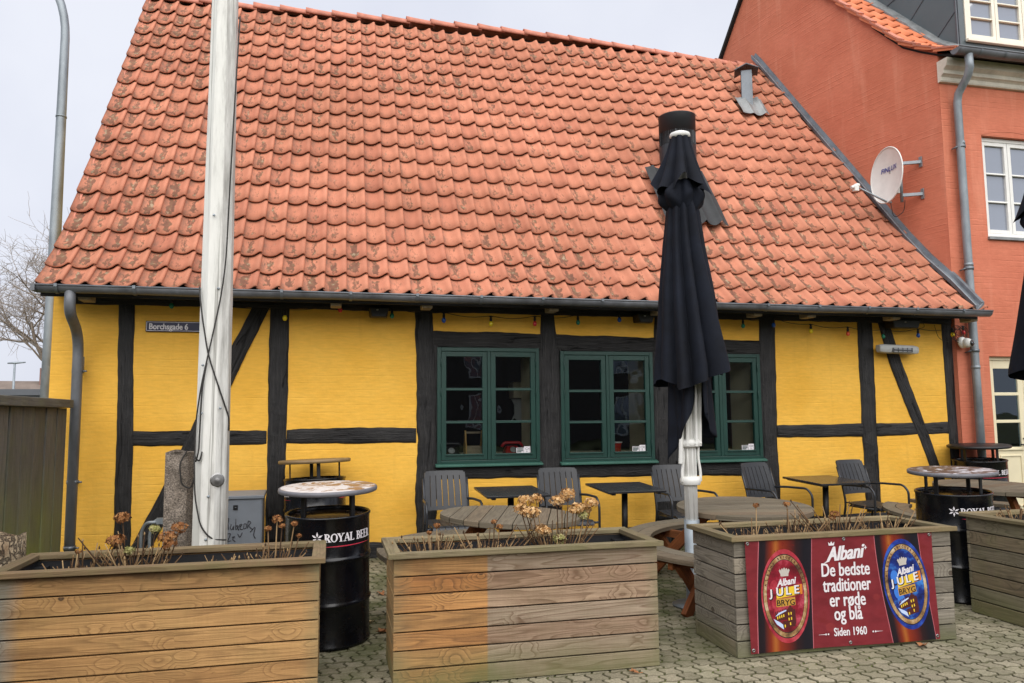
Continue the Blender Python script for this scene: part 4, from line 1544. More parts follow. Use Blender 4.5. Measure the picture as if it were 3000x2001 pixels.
# double door
a, b, c, d = DOOR
mb = MB()
y = FY + .07
mb.box(a, a + .03, y - .01, y + .06, c, d)
mb.box(b - .03, b, y - .01, y + .06, c, d)
mb.box(a + .03, b - .03, y - .01, y + .06, d - .05, d)
door = part('door', mb, MAT['cream'], redh, bevel=.004)
for s0, s1, hs in ((a + .034, (a + b) / 2 - .003, 1), ((a + b) / 2 + .003, b - .034, -1)):
    z0, z1 = c + .02, d - .055
    lf = MB()
    st = .082
    rows = [(1.805, 2.115), (1.451, 1.765), (1.101, 1.412)]
    lf.box(s0, s0 + st, y, y + .045, z0, z1)
    lf.box(s1 - st, s1, y, y + .045, z0, z1)
    zz = z0
    for (g0, g1) in rows[::-1]:
        lf.box(s0 + st, s1 - st, y, y + .045, zz, g0)
        zz = g1
    lf.box(s0 + st, s1 - st, y, y + .045, zz, z1)
    # raised panel moulding below the glass
    for q in ((s0 + st + .02, s1 - st - .02, .98, 1.0), (s0 + st + .02, s1 - st - .02, .34, .36), (s0 + st + .02, s0 + st + .04, .36, .98), (s1 - st - .04, s1 - st - .02, .36, .98)):
        lf.box(q[0], q[1], y - .012, y + .001, q[2], q[3])
    lf.box(s0 + st - .02, s1 - st + .02, y - .02, y + .002, 1.06, 1.085)
    lf_o = part('door_leaf', lf, MAT['cream'], door, bevel=.004)
    pn = MB()
    for (g0, g1) in rows:
        pn.box(s0 + st - .003, s1 - st + .003, y + .02, y + .024, g0 - .003, g1 + .003)
    part('pane', pn, MAT['glass'], door)
    hd = MB()
    hx = s1 - .04 if hs > 0 else s0 + .04
    hd.tube([(hx, y - .002, 1.13), (hx, y - .05, 1.13)], .012, 8)
    hd.tube([(hx, y - .05, 1.13), (hx - hs * .11, y - .05, 1.13)], .010, 8)
    hd.lathe([(0, -.004), (.026, -.004), (.026, .004), (0, .004)], 16, (hx, y - .004, 1.21))
    part('handle', hd, MAT['flue'], door)
    hg = MB()
    hx = s0 - .004 if hs > 0 else s1 + .004
    for z in (2.02, 1.62, .5):
        hg.tube([(hx, y - .012, z - .06), (hx, y - .012, z + .06)], .012, 8)
    part('hinge', hg, MAT['zinc'], door)
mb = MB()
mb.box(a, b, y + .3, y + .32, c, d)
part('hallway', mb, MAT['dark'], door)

# ------------------------------------------------------------------ background at the left
def mesh_thing(name, mb, mat, label, cat, loc, group=None, bevel=0, fix=True):
    o = mb.build(name, mat, None, bevel, fix, off=loc)
    o.location = loc
    return tag(o, label, cat, group)

FX = -2.42
fence = thing('board_fence', 'dark stained vertical board fence with a capping board, green with algae', 'fence', (FX, 6, 0))
MAT['fence'] = wood('fence_wood', S(94, 92, 88), S(118, 115, 109), S(54, 52, 50), grey=None, moss=0.10, lowmoss=1.25, knots=False, contrast=.8, mosscol=S(132, 140, 52))
y = 2.2
while y < 7.95:
    w_ = .262
    mb = MB()
    mb.box(FX - .02, FX + random.uniform(-.006, .006), y + .009, y + w_ - .009, .03, 1.665, axis=2)
    part('board', mb, MAT['fence'], fence, bevel=.004)
    y += w_
mb = MB()
mb.box(FX - .03, FX - .022, 2.2, 7.95, .05, 1.66)  # black sheet added behind the boards to make the gaps dark
part('gap_darkening_sheet', mb, MAT['black'], fence)
mb = MB()
mb.box(FX - .10, FX - .02, 2.2, 8.0, .35, .45)
mb.box(FX - .10, FX - .02, 2.2, 8.0, 1.45, 1.55)
part('cross_rail', mb, MAT['fence'], fence)
mb = MB()
mb.box(FX - .09, FX + .055, 2.2, 7.97, 1.668, 1.745)
part('capping_board', mb, MAT['fence'], fence, bevel=.006)

# street lamp
mb = MB()
lx, ly = -3.27, 10.05
pts = [(lx, ly, 0), (lx, ly, 3.0), (lx, ly, 6.25)]
for k in range(1, 13):
    a = R(78) * k / 12
    pts.append((lx - 1.3 * (1 - math.cos(a)) * .9, ly + 1.3 * (1 - math.cos(a)) * .4, 6.25 + 1.3 * math.sin(a)))
pts.append((pts[-1][0] - .7, pts[-1][1] + .35, pts[-1][2] + .18))
rs = [.085, .070, .050] + [.048] * 12 + [.04]
mb.tube(pts, rs, 16)
mb.tube([(lx, ly, 5.24), (lx, ly, 5.26)], .062, 16)
sl = thing('street_lamp', 'tall galvanised street lamp with a bent arm beside the left gable', 'street lamp', (lx, ly, 0))
part('pole', mb, MAT['galv'], sl)
mb = MB()
e = Vector(pts[-1])
mb.tube([e, e + Vector((-.25, .12, .03)), e + Vector((-.6, .3, .05))], [.05, .11, .06], 12)
part('lamp_head', mb, MAT['plasticgrey'], sl)

# bare tree
def bare_tree():
    rnd = random.Random(21)
    t = thing('bare_tree', 'leafless winter tree with fine drooping twigs behind the left gable', 'tree', (-4.6, 16, 0))
    tr = MB()
    tw = MB()
    base = Vector((-4.6, 16, 0))
    tr.tube([base, base + Vector((.05, 0, 1.2)), base + Vector((-.02, .1, 2.3))], [.20, .16, .14], 10)
    def grow(p, d, L, r, lev):
        n = 5 if lev < 3 else 4
        pts = [p]
        dd = d.copy()
        for k in range(n):
            dd = (dd + Vector((rnd.uniform(-.28, .28), rnd.uniform(-.28, .28), rnd.uniform(-.16, .2) + (.05 if lev < 3 else -.03)))).normalized()
            pts.append(pts[-1] + dd * L / n)
        rs = [r * (1 - .55 * k / n) for k in range(n + 1)]
        (tr if lev < 2 else tw).tube(pts, rs, 6 if lev < 2 else (4 if lev < 4 else 3), caps=False)
        if lev >= 5:
            return
        cnt = (5, 6, 6, 5, 3)[lev]
        for k in range(cnt):
            q = rnd.uniform(.25, 1.0)
            i = min(n - 1, int(q * n))
            pp = pts[i].lerp(pts[i + 1], q * n - i)
            ax = Vector((rnd.uniform(-1, 1), rnd.uniform(-1, 1), rnd.uniform(-.45, .8))).normalized()
            nd = (dd * .75 + ax * .85).normalized()
            grow(pp, nd, L * rnd.uniform(.48, .72), max(.0036, rs[i] * .55), lev + 1)
    top = base + Vector((-.02, .1, 2.3))
    for k in range(7):
        a = 2 * PI * k / 7 + rnd.uniform(-.3, .3)
        grow(top - Vector((0, 0, rnd.uniform(0, .6))), Vector((math.cos(a), math.sin(a), rnd.uniform(.45, 1.3))).normalized(), rnd.uniform(1.75, 2.2), .05, 0 + 1)
    bark = simple('grey_bark', S(150, 142, 136), 0.9, 0, 0.25, 12, .004)
    part('trunk', tr, bark, t)
    part('crown', tw, bark, t, fix=False)
bare_tree()

# low grey shed, brown house and distant lamp
shed = thing('grey_shed', 'low flat roofed dark grey shed beyond the fence', 'shed', (-15, 29, 0))
mb = MB()
mb.box(-21, -9.29, 28, 31, -.2, 2.36)
mb.box(-21.1, -9.2, 27.9, 31.1, 2.36, 2.56)
part('wall', mb, simple('shed_grey', S(84, 88, 94), .7, 0, .08, 2), shed)
mb = MB()
for k in range(3):
    mb.box(-10.08 + k * .12, -10.0 + k * .12, 27.96, 27.995, 2.02, 2.3)
part('vent_grille', mb, MAT['zinc'], shed)
bh = thing('brown_house', 'distant brown house with a brown roof and chimney beyond the grey shed', 'house', (-20, 52, 0))
mb = MB()
mb.box(-26, -16.2, 50.4, 56, -.2, 2.5)
part('wall', mb, simple('brown_brick', S(120, 92, 78), .9, 0, .2, 3), bh)
mb = MB()
mb.hexa([(-26.5, 50, 2.4), (-15.9, 50, 2.4), (-15.9, 56.4, 2.4), (-26.5, 56.4, 2.4), (-26.5, 53.1, 4.0), (-16.3, 53.1, 3.95), (-16.3, 53.2, 3.95), (-26.5, 53.2, 4.0)])
rf = part('roof', mb, simple('brown_roof', S(112, 100, 92), .9, 0, .2, 1.5, .01), bh)
mb = MB()
mb.box(-17.6, -17.0, 52.6, 53.4, 3.5, 4.75)
part('chimney', mb, simple('chimney_brick', S(120, 92, 84), .9, 0, .2, 3), rf)
dl = thing('distant_street_lamp', 'thin distant street lamp seen through the bare twigs', 'street lamp', (-14.45, 40, 0))
mb = MB()
mb.tube([(-14.45, 40, 0), (-14.45, 40, 4.2)], [.07, .045], 8)
part('pole', mb, MAT['galv'], dl)
mb = MB()
mb.tube([(-14.75, 40, 4.2), (-14.45, 40, 4.22), (-14.0, 40, 4.25)], [.03, .06, .03], 8)
part('lamp_head', mb, MAT['galv'], dl)
# bushes beyond the shed
def bush(name, label, c, r, h, col, n=900, seed=1):
    rnd = random.Random(seed)
    mb = MB()
    for k in range(n):
        a, q = rnd.uniform(0, 2 * PI), rnd.random() ** .5
        z = rnd.uniform(0, h) * (1 - .6 * q * q)
        p = Vector((c[0] + math.cos(a) * q * r[0], c[1] + math.sin(a) * q * r[1], c[2] + z))
        d = Vector((rnd.uniform(-1, 1), rnd.uniform(-1, 1), rnd.uniform(.1, 1.3))).normalized()
        mb.tube([p, p + d * .3, p + d * .3 + Vector((rnd.uniform(-.2, .2), rnd.uniform(-.2, .2), rnd.uniform(-.05, .3)))], [.012, .009, .005], 3, False)
    return mesh_thing(name, mb, col, label, 'shrub', c, None, 0, False)
bush('bare_shrub', 'tangled leafless shrub between the grey shed and the house', (-9.6, 34, 0), (1.3, 1.5), 3.6, simple('twig', S(104, 92, 82), .95), 1500, 5)
bush('bare_shrub', 'low leafless hedge in front of the distant brown house', (-17, 47, 0), (5, 1.0), 3.0, simple('twig_hedge', S(96, 88, 70), .95), 1800, 8)

# brick building across the street, seen mirrored in the window panes
ac = thing('brick_building', 'red brick building across the street, mirrored in the green windows', 'building', (4, -20, 0))
mb = MB()
mb.box(-14, 22, -29, -20, 0, 5.6)
gb = G('facing_brick', S(84, 44, 42), .85)
bk = gb.n("TexBrick", {"Vector": gb.map(gb.obj(False), (1, 1, 1)), "Scale": 3.2, "Color1": S(92, 46, 44), "Color2": S(74, 38, 40), "Mortar": S(100, 92, 86), "Mortar Size": .015})
gb.col(bk.outputs[0])
part('wall', mb, gb.m, ac)
mb = MB()
mb.hexa([(-14.4, -29.4, 5.5), (22.4, -29.4, 5.5), (22.4, -19.6, 5.5), (-14.4, -19.6, 5.5), (-14.4, -24.6, 8.6), (22.4, -24.6, 8.6), (22.4, -24.4, 8.6), (-14.4, -24.4, 8.6)])
part('roof', mb, simple('slate_roof', S(60, 62, 70), .6), ac)
for k in range(9):
    for z in (.9, 3.5):
        x = -11.6 + k * 3.7
        mb = MB()
        mb.box(x - .6, x + .6, -20.02, -19.94, z, z + .09)
        mb.box(x - .6, x + .6, -20.02, -19.94, z + 1.5, z + 1.6)
        for xx in (-.6, -.04, .52):
            mb.box(x + xx, x + xx + .08, -20.02, -19.94, z + .09, z + 1.5)
        wn = part('window', mb, MAT['whitepaint'], ac)
        mb = MB()
        mb.box(x - .55, x + .55, -20.01, -19.98, z + .05, z + 1.55)
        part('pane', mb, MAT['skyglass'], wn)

# ------------------------------------------------------------------ things on the facade
# street name sign
sign = thing('street_sign', 'dark blue enamel street sign with white letters high on the yellow wall', 'street sign', (-1.81, WY, 2.43))
mb = MB()
SX0, SX1, SZ0, SZ1 = -1.812, -1.255, 2.425, 2.532
mb.box(SX0, SX1, WY - .026, WY - .014, SZ0, SZ1)
part('plate', mb, MAT['navy'], sign, bevel=.004)
mb = MB()
for q in ((SX0 + .008, SX1 - .008, SZ0 + .008, SZ0 + .0125), (SX0 + .008, SX1 - .008, SZ1 - .0125, SZ1 - .008), (SX0 + .008, SX0 + .0125, SZ0 + .0125, SZ1 - .0125), (SX1 - .0125, SX1 - .008, SZ0 + .0125, SZ1 - .0125)):
    mb.box(q[0], q[1], WY - .0275, WY - .026, q[2], q[3])
tv = txt("Borchsgade 6", .084, .0012, .80, 0, 'LEFT')
add_txt(mb, tv, lambda u, v: (SX0 + .030 + u, WY - .0275, SZ0 + .024 + v), .0014)
part('lettering', mb, MAT['white_ink'], sign, fix=False)

# string of coloured bulbs
BULBS = [(-1.564, 2.678, 'g'), (-.479, 2.578, 'y'), (.074, 2.677, 'r'), (.61, 2.624, 'g'), (1.163, 2.589, 'b'), (1.68, 2.561, 'y'), (2.176, 2.571, 'r'), (2.677, 2.595, 'g'), (3.171, 2.635, 'b'),
         (4.725, 2.594, 'g'), (5.129, 2.612, 'b'), (5.632, 2.547, 'y'), (6.144, 2.524, 'o'), (6.644, 2.499, 'g'), (7.153, 2.518, 'b'), (7.667, 2.537, 'y'), (7.835, 2.568, 'r')]
BC = {'g': S(22, 122, 92), 'y': S(240, 214, 40), 'r': S(206, 46, 54), 'b': S(24, 84, 170), 'o': S(226, 92, 62)}
BN = {'g': 'green', 'y': 'yellow', 'r': 'red', 'b': 'blue', 'o': 'orange red'}
BM = {k: G('bulb_' + BN[k].replace(' ', '_'), v, .18, 0, .6).m for k, v in BC.items()}
sg = thing('string_lights', 'string of small coloured bulbs hung along the yellow wall under the eaves', 'string lights', (2.5, 8.1, 2.6))
cab = MB()
pts = []
prevb = None
for (x, z, c) in BULBS:
    top = (x, 8.1, min(z + .085, 2.755))
    if prevb:
        for k in range(1, 6):
            t = k / 6
            p = Vector(prevb).lerp(Vector(top), t)
            p.z -= .03 * math.sin(PI * t)
            pts.append(p)
    pts.append(Vector(top))
    prevb = top
cab.tube(pts, .0035, 5)
rr = random.Random(4)
for k in range(5):
    c = Vector((7.75 + rr.uniform(-.05, .05), 8.07, 2.56 + rr.uniform(-.03, .03)))
    r1, r2 = rr.uniform(.05, .11), rr.uniform(.06, .11)
    cab.tube([c + Vector((math.cos(2 * PI * j / 14) * r1, .01 * math.sin(j), math.sin(2 * PI * j / 14) * r2)) for j in range(14)], .0032, 5, closed=True)
cab.tube(smooth_path([(7.2, 8.1, 2.74), (7.25, 8.08, 2.62), (7.15, 8.1, 2.60)]), .003, 5)
cab.tube(smooth_path([(7.42, 8.12, 2.66), (7.45, 8.1, 2.48), (7.60, 8.1, 2.44)]), .003, 5)
part('cable', cab, MAT['cable'], sg)
for (x, z, c) in BULBS:
    mb = MB()
    mb.lathe([(0, .0), (.014, .004), (.022, .018), (.024, .032), (.018, .048), (.012, .058)], 14, (x, 8.1, z - .030))
    bo = part('bulb', mb, BM[c], sg)
    tag(bo, BN[c] + ' bulb')
    mb = MB()
    mb.lathe([(.0, .022), (.014, .024), (.015, .05), (.011, .07), (.006, .085), (0, .088)], 12, (x, 8.1, z))
    mb.box(x - .022, x + .022, 8.096, 8.104, z + .074, z + .082)
    part('socket', mb, MAT['cable'], bo)

# loudspeakers under the eave
def loudspeaker(x0, x1, label):
    t = thing('loudspeaker', label, 'loudspeaker', ((x0 + x1) / 2, 8.08, 2.62), 'black loudspeakers under the eaves')
    mb = MB()
    z0, z1 = 2.595, 2.70
    mb.hexa([(x0 + .03, 8.0, z0), (x1 - .03, 8.0, z0), (x1 - .01, 8.165, z0 + .01), (x0 + .01, 8.165, z0 + .01), (x0, 7.99, z1), (x1, 7.99, z1), (x1, 8.165, z1), (x0, 8.165, z1)])
    part('case', mb, MAT['black'], t, bevel=.012)
    mb = MB()
    mb.lathe([(0, 0), (.012, 0), (.014, .01), (0, .012)], 12, ((x0 + x1) / 2 - .02, 7.995, 2.665))
    part('knob', mb, MAT['plasticgrey'], t)
    mb = MB()
    mb.tube([((x0 + x1) / 2, 8.1, z1 - .01), ((x0 + x1) / 2, 8.1, 2.77)], .02, 8)
    part('mount', mb, MAT['black'], t)
loudspeaker(.367, .575, 'black box loudspeaker under the eaves left of the green windows')
loudspeaker(3.352, 3.563, 'black box loudspeaker under the eaves above the middle green window')
loudspeaker(6.70, 7.11, 'wide black loudspeaker under the eaves above the white patio heater')

# patio heater
ht = thing('patio_heater', 'long white infrared patio heater on the black brace', 'heater', (6.8, 8.08, 2.34))
mb = MB()
hx0, hx1 = 6.54, 7.10
pr_ = [(-.055, .04), (-.06, -.01), (-.05, -.05), (.03, -.055), (.05, .0), (.045, .05), (-.02, .055)]
N = 10
rings = []
for k in range(N + 1):
    x = hx0 + (hx1 - hx0) * k / N
    e_ = 1.0 if 0 < k < N else .82
    tz = 2.345 - .03 * (x - hx0)
    rings.append([mb.pt((x, 8.085 + a * e_, tz + b * e_)) for a, b in pr_])
for A, B in zip(rings, rings[1:]):
    for j in range(len(pr_)):
        j2 = (j + 1) % len(pr_)
        mb.face([A[j], A[j2], B[j2], B[j]])
mb.face(rings[0]); mb.face(rings[-1][::-1])
part('casing', mb, MAT['plasticgrey'], ht, bevel=.01)
mb = MB()
mb.box(6.70, 6.99, 8.016, 8.03, 2.30, 2.352)
part('reflector', mb, MAT['steel'], ht)
mb = MB()
mb.tube([(6.71, 8.012, 2.325), (6.98, 8.012, 2.318)], .008, 8)
for k in range(5):
    mb.box(6.71 + k * .066, 6.714 + k * .066, 8.008, 8.016, 2.30, 2.35)
part('heating_tube', mb, MAT['zincdark'], ht)
mb = MB()
mb.box(6.62, 6.66, 8.12, 8.185, 2.32, 2.37)
mb.box(6.99, 7.03, 8.12, 8.185, 2.31, 2.36)
part('bracket', mb, MAT['black'], ht)

# security camera
sc_ = thing('security_camera', 'white dome security camera on the corner beside the grey downpipe', 'camera', (7.83, 8.08, 2.42))
mb = MB()
mb.X = Matrix.Translation((7.78, 8.10, 2.43)) @ Matrix.Rotation(R(78), 4, 'X') @ Matrix.Rotation(R(18), 4, 'Y')
mb.lathe([(0, 0), (.072, 0), (.075, .02), (.068, .05), (.055, .06), (0, .06)], 24)
part('base', mb, MAT['whiteplastic'], sc_)
mb = MB()
mb.sphere((7.80, 8.02, 2.425), .062, 20)
bl_ = part('ball', mb, MAT['whiteplastic'], sc_)
mb = MB()
mb.X = Matrix.Translation((7.825, 7.968, 2.42)) @ Matrix.Rotation(R(85), 4, 'X') @ Matrix.Rotation(R(25), 4, 'Y')
mb.lathe([(0, .012), (.036, .010), (.040, 0), (.036, -.01)], 20)
part('lens_plate', mb, MAT['phoneblk'], bl_)
mb = MB()
for q in (-.018, .018):
    mb.sphere((7.83 + q, 7.957, 2.422), .011, 10)
part('lens', mb, MAT['galv'], bl_)

# satellite dish
sat = thing('satellite_dish', 'white satellite dish on wall brackets on the red gable', 'satellite dish', (7.25, 8.58, 4.75))
DC = Vector((7.21, 8.56, 4.73))
dn = Vector((-1.0, .02, .05)).normalized()
du = Vector((0, 0, 1)) - dn * dn.z
du.normalize()
dr_ = du.cross(dn).normalized()
mb = MB()
rings = []
for k in range(9):
    q = k / 8
    ring = []
    for j in range(40):
        a = 2 * PI * j / 40
        P_ = DC + (dr_ * math.cos(a) * .305 + du * math.sin(a) * .375) * q + dn * (.055 * (q * q - 1))
        ring.append(mb.pt(P_))
    rings.append(ring)
for A, B in zip(rings, rings[1:]):
    for j in range(40):
        j2 = (j + 1) % 40
        mb.face([A[j], A[j2], B[j2], B[j]], None, .5, True)
rim = []
for j in range(40):
    a = 2 * PI * j / 40
    rim.append(DC + (dr_ * math.cos(a) * .308 + du * math.sin(a) * .378))
mb.tube(rim, .009, 6, closed=True)
back = []
for k in range(9):
    q = k / 8
    back.append([mb.pt(DC + (dr_ * math.cos(2 * PI * j / 40) * .305 + du * math.sin(2 * PI * j / 40) * .375) * q + dn * (.055 * (q * q - 1) - .008)) for j in range(40)])
for A, B in zip(back, back[1:]):
    for j in range(40):
        j2 = (j + 1) % 40
        mb.face([A[j], B[j], B[j2], A[j2]], None, .5, True)
dish = part('reflector', mb, MAT['whiteplastic'], sat, fix=False)
mb = MB()
tv = txt("FINLUX", .088, .0015, 1.0, .25)
add_txt(mb, tv, lambda u, v: DC + dr_ * (u * 1.0) + du * (v + .06 + .0 * u) + dn * (.055 * ((u / .305) ** 2 + ((v + .06) / .375) ** 2 - 1) + .010))
part('lettering', mb, simple('blue_print', S(30, 44, 140), .5), dish, fix=False)
mb = MB()
a0_ = DC - du * .37 - dn * .01
lnb = DC + dn * .47 - du * .20
mb.tube([a0_ + Vector((.06, 0, 0)), a0_, lnb], [.016, .014, .011], 8)
part('feed_arm', mb, MAT['galv'], sat)
mb = MB()
ax_ = (DC - lnb).normalized()
mb.tube([lnb - ax_ * .07, lnb - ax_ * .02, lnb - ax_ * .015, lnb + ax_ * .04, lnb + ax_ * .045, lnb + ax_ * .06], [.022, .022, .030, .030, .026, .02], 14)
mb.box(lnb.x - .03, lnb.x + .03, lnb.y - .03, lnb.y + .03, lnb.z - .07, lnb.z - .005)
part('receiver_head', mb, MAT['whiteplastic'], sat, bevel=.004)
mb = MB()
bx_ = DC - dn * .12
wallp = lambda z: Vector(gp(8.55, z))
mb.tube([bx_ + Vector((.10, 0, -.35)), bx_ + Vector((.10, 0, .25))], .022, 10)
for dz in (-.26, .18):
    q = bx_ + Vector((.10, 0, dz))
    mb.bar(q, (gable_x(8.5) + .01, 8.46, q.z + .01), .04, .04)
    mb.bar((gable_x(8.46) - .012, 8.46, q.z - .06), (gable_x(8.46) - .012, 8.46, q.z + .08), .05, .012, up=(1, 0, 0))
part('wall_bracket', mb, MAT['galv'], sat)
mb = MB()
mb.box(DC.x + .06, DC.x + .16, DC.y - .05, DC.y + .05, DC.z - .25, DC.z - .10)
mb.bar(DC - dn * .05 + du * .05, bx_ + Vector((.1, 0, .05)), .03, .05)
part('clamp', mb, MAT['plasticgrey'], sat, bevel=.004)
mb = MB()
mb.tube(smooth_path([a0_ + Vector((.05, 0, 0)), a0_ + Vector((.10, .02, -.22)), a0_ + Vector((.30, .05, -.10)), a0_ + Vector((.28, 0, .05))], 8), .005, 6)
part('cable', mb, MAT['cable'], sat)

# ------------------------------------------------------------------ inside the windows
t = thing('wooden_caddy', 'pale wooden bottle caddy with a handle on the sill of the first window', 'caddy', (1.52, 8.37, 1.142))
mb = MB()
cx_, cy_2, cz_ = 1.53, 8.36, 1.142
for sx in (-.10, .085):
    mb.prism([(-.075, 0), (.075, 0), (.075, .09), (.035, .16), (.022, .26), (-.022, .26), (-.035, .16), (-.075, .09)], lambda a, b: (cx_ + sx, cy_2 + a, cz_ + b), (.015, 0, 0))
part('end_board', mb, wood('pale_wood', S(226, 184, 112), S(236, 196, 124), S(170, 120, 66), knots=False, contrast=.5), t)
mb = MB()
mb.box(cx_ - .085, cx_ + .085, cy_2 - .075, cy_2 - .063, cz_, cz_ + .09)
mb.box(cx_ - .085, cx_ + .085, cy_2 + .063, cy_2 + .075, cz_, cz_ + .09)
mb.box(cx_ - .085, cx_ + .085, cy_2 - .063, cy_2 + .063, cz_, cz_ + .01)
part('tray', mb, MAT['rafter'], t)
mb = MB()
mb.tube([(cx_ - .10, cy_2, cz_ + .235), (cx_ + .10, cy_2, cz_ + .235)], .013, 10)
part('handle', mb, MAT['rafter'], t)
def phone(x, y, z, mat, label):
    t = thing('telephone', label, 'telephone', (x, y, z))
    mb = MB()
    mb.hexa([(x - .10, y - .09, z), (x + .10, y - .09, z), (x + .10, y + .09, z), (x - .10, y + .09, z), (x - .06, y - .02, z + .085), (x + .06, y - .02, z + .085), (x + .06, y + .07, z + .085), (x - .06, y + .07, z + .085)])
    part('body', mb, mat, t, bevel=.012)
    mb = MB()
    mb.tube(smooth_path([(x - .12, y, z + .075), (x - .09, y, z + .12), (x + .09, y, z + .12), (x + .12, y, z + .075)]), .016, 10)
    part('handset', mb, mat, t)
    mb = MB()
    mb.X = Matrix.Translation((x, y - .062, z + .045)) @ Matrix.Rotation(R(50), 4, 'X')
    mb.lathe([(0, 0), (.038, 0), (.038, .006), (.016, .008), (0, .008)], 18)
    part('dial', mb, MAT['plasticgrey'], t)
phone(1.27, 8.33, 1.142, MAT['phoneblk'], 'black telephone on the sill of the first window left of the caddy')
phone(1.96, 8.33, 1.142, MAT['phone'], 'red telephone on the sill of the first window right of the caddy')
t = thing('enamel_pot', 'red enamel pot with a white rim on the sill of the middle window', 'pot', (3.19, 8.34, 1.134))
mb = MB()
mb.lathe([(0, 0), (.075, 0), (.082, .012), (.086, .08), (.094, .105)], 28, (3.16, 8.34, 1.134))
mb.tube([(3.075, 8.34, 1.21), (3.05, 8.34, 1.20), (3.05, 8.34, 1.175), (3.075, 8.34, 1.16)], .007, 6)
part('body', mb, MAT['enamel_red'], t)
mb = MB()
mb.lathe([(.094, .104), (.101, .11), (.101, .118), (.09, .116), (.085, .09), (.078, .02), (0, .014)], 28, (3.16, 8.34, 1.134))
part('rim', mb, MAT['whitepaint'], t)
t = thing('wall_cabinet', 'pale carved wall cabinet hanging inside behind the first window', 'cabinet', (2.45, 9.3, 1.6))
mb = MB()
mb.box(2.21, 2.72, 9.3, 9.55, 1.78, 1.98)
part('box', mb, MAT['cream'], t, bevel=.01)
mb = MB()
mb.prism([(2.21, 1.5), (2.25, 1.53), (2.28, 1.50), (2.72, 1.5), (2.72, 1.77), (2.21, 1.77), (2.245, 1.70), (2.245, 1.58)], lambda a, b: (a, 9.40, b), (0, .02, 0))
part('back_board', mb, MAT['plasticgrey'], t)

# ------------------------------------------------------------------ white flagpole with its rope, granite post, meter cabinet, bicycle racks
PX, PY = -.928, 6.58
t = thing('flagpole', 'weathered white wooden flagpole with a dark rope wound round it', 'flagpole', (PX, PY, gz(PY)))
def pole_mat():
    g = G('peeling_white_paint', S(206, 206, 200), .75)
    p = g.obj(False)
    n1 = g.noise(g.map(p, (14, 14, 1.6)), 1.0, 7, .7)
    n2 = g.noise(g.map(p, (60, 60, 2.5)), 1.0, 5, .7)
    sx = g.n("SeparateXYZ", {0: p}).outputs[0]
    side = g.n("MapRange", {0: sx, 1: -.02, 2: .12, 3: 0.0, 4: .16}).outputs[0]  # greyer towards the right-hand side of the pole
    greying = g.math('ADD', n1, side)
    c = g.ramp(greying, [(.35, S(228, 228, 223)), (.55, S(214, 214, 209)), (.72, S(176, 175, 170)), (.92, S(130, 129, 122))])
    crk = g.ramp(n2, [(.66, 0.0), (.74, 1.0)])
    c = g.mix(g.math('MULTIPLY', crk, .75), c, S(84, 82, 78))
    n3 = g.ramp(g.noise(g.map(p, (26, 26, .35)), 1.0, 3), [(.60, 0.0), (.66, .8), (.70, 0.0)])
    c = g.mix(n3, c, S(120, 118, 112))
    g.col(c)
    g.bump(g.math('ADD', n1, g.math('MULTIPLY', n2, .6)), .004, .8)
    return g.m
mb = MB()
N = 8
rings = []
zs_ = [0, 1.1, 1.6, 2.5, 3.5, 4.5, 6, 8, 10.5]
rs_ = [.128, .126, .122, .119, .112, .105, .096, .084, .066]
for z, r in zip(zs_, rs_):
    rings.append([mb.pt((PX + r * 1.06 * math.cos(2 * PI * (j + .42) / N), PY + r * 1.06 * math.sin(2 * PI * (j + .42) / N), gz(PY) + z)) for j in range(N)])
for A, B in zip(rings, rings[1:]):
    for j in range(N):
        mb.face([A[j], A[(j + 1) % N], B[(j + 1) % N], B[j]])
mb.face(rings[-1])
part('pole', mb, pole_mat(), t, bevel=.003)
mb = MB()
fy_ = PY - .135
for pts in ([(-.80, 4.95), (-.825, 3.8), (-.85, 2.68), (-.962, 2.06), (-1.004, 1.836), (-1.05, 1.53), (-1.046, 1.25), (-1.0, 1.22), (-.985, 1.3)],
            [(-1.055, 2.62), (-1.02, 2.40), (-.962, 2.06), (-.88, 1.82), (-.80, 1.56), (-.80, 1.46)],
            [(-.97, 2.0), (-1.0, 1.80), (-1.01, 1.3), (-1.03, 1.22)],
            [(-1.04, 1.28), (-1.03, .95), (-.98, .72), (-.90, .62), (-.80, .60)]):
    P_ = []
    for x, z in pts:
        dx = abs(x - PX)
        P_.append((x, fy_ + (.10 if dx > .115 else .0) * min(1, (dx - .1) * 30) if dx > .10 else fy_, z))
    mb.tube(smooth_path(P_, 5), .0062, 6)
part('rope', mb, MAT['rope'], t)
mb = MB()
mb.X = Matrix.Translation((-.868, PY - .12, 1.075)) @ Matrix.Rotation(R(90), 4, 'X') @ Matrix.Rotation(R(12), 4, 'Y')
mb.lathe([(.0, -.01), (.054, -.01), (.054, .0), (.046, .006), (.016, .008), (.011, .012), (.011, .04), (.017, .044), (.017, .056), (0, .058)], 24, smooth=False)
part('cleat_knob', mb, MAT['steel'], t)
mb = MB()
for x, z in ((-1.0, 1.98), (-.86, 1.64), (-1.0, 1.60), (-.93, .95), (-.95, 3.2), (-.90, 2.6), (-.94, .62)):
    mb.X = Matrix.Translation((x, PY - .128, z)) @ Matrix.Rotation(R(90), 4, 'X')
    mb.lathe([(0, .008), (.009, .007), (.011, 0)], 10)
part('bolt', mb, MAT['galv'], t)

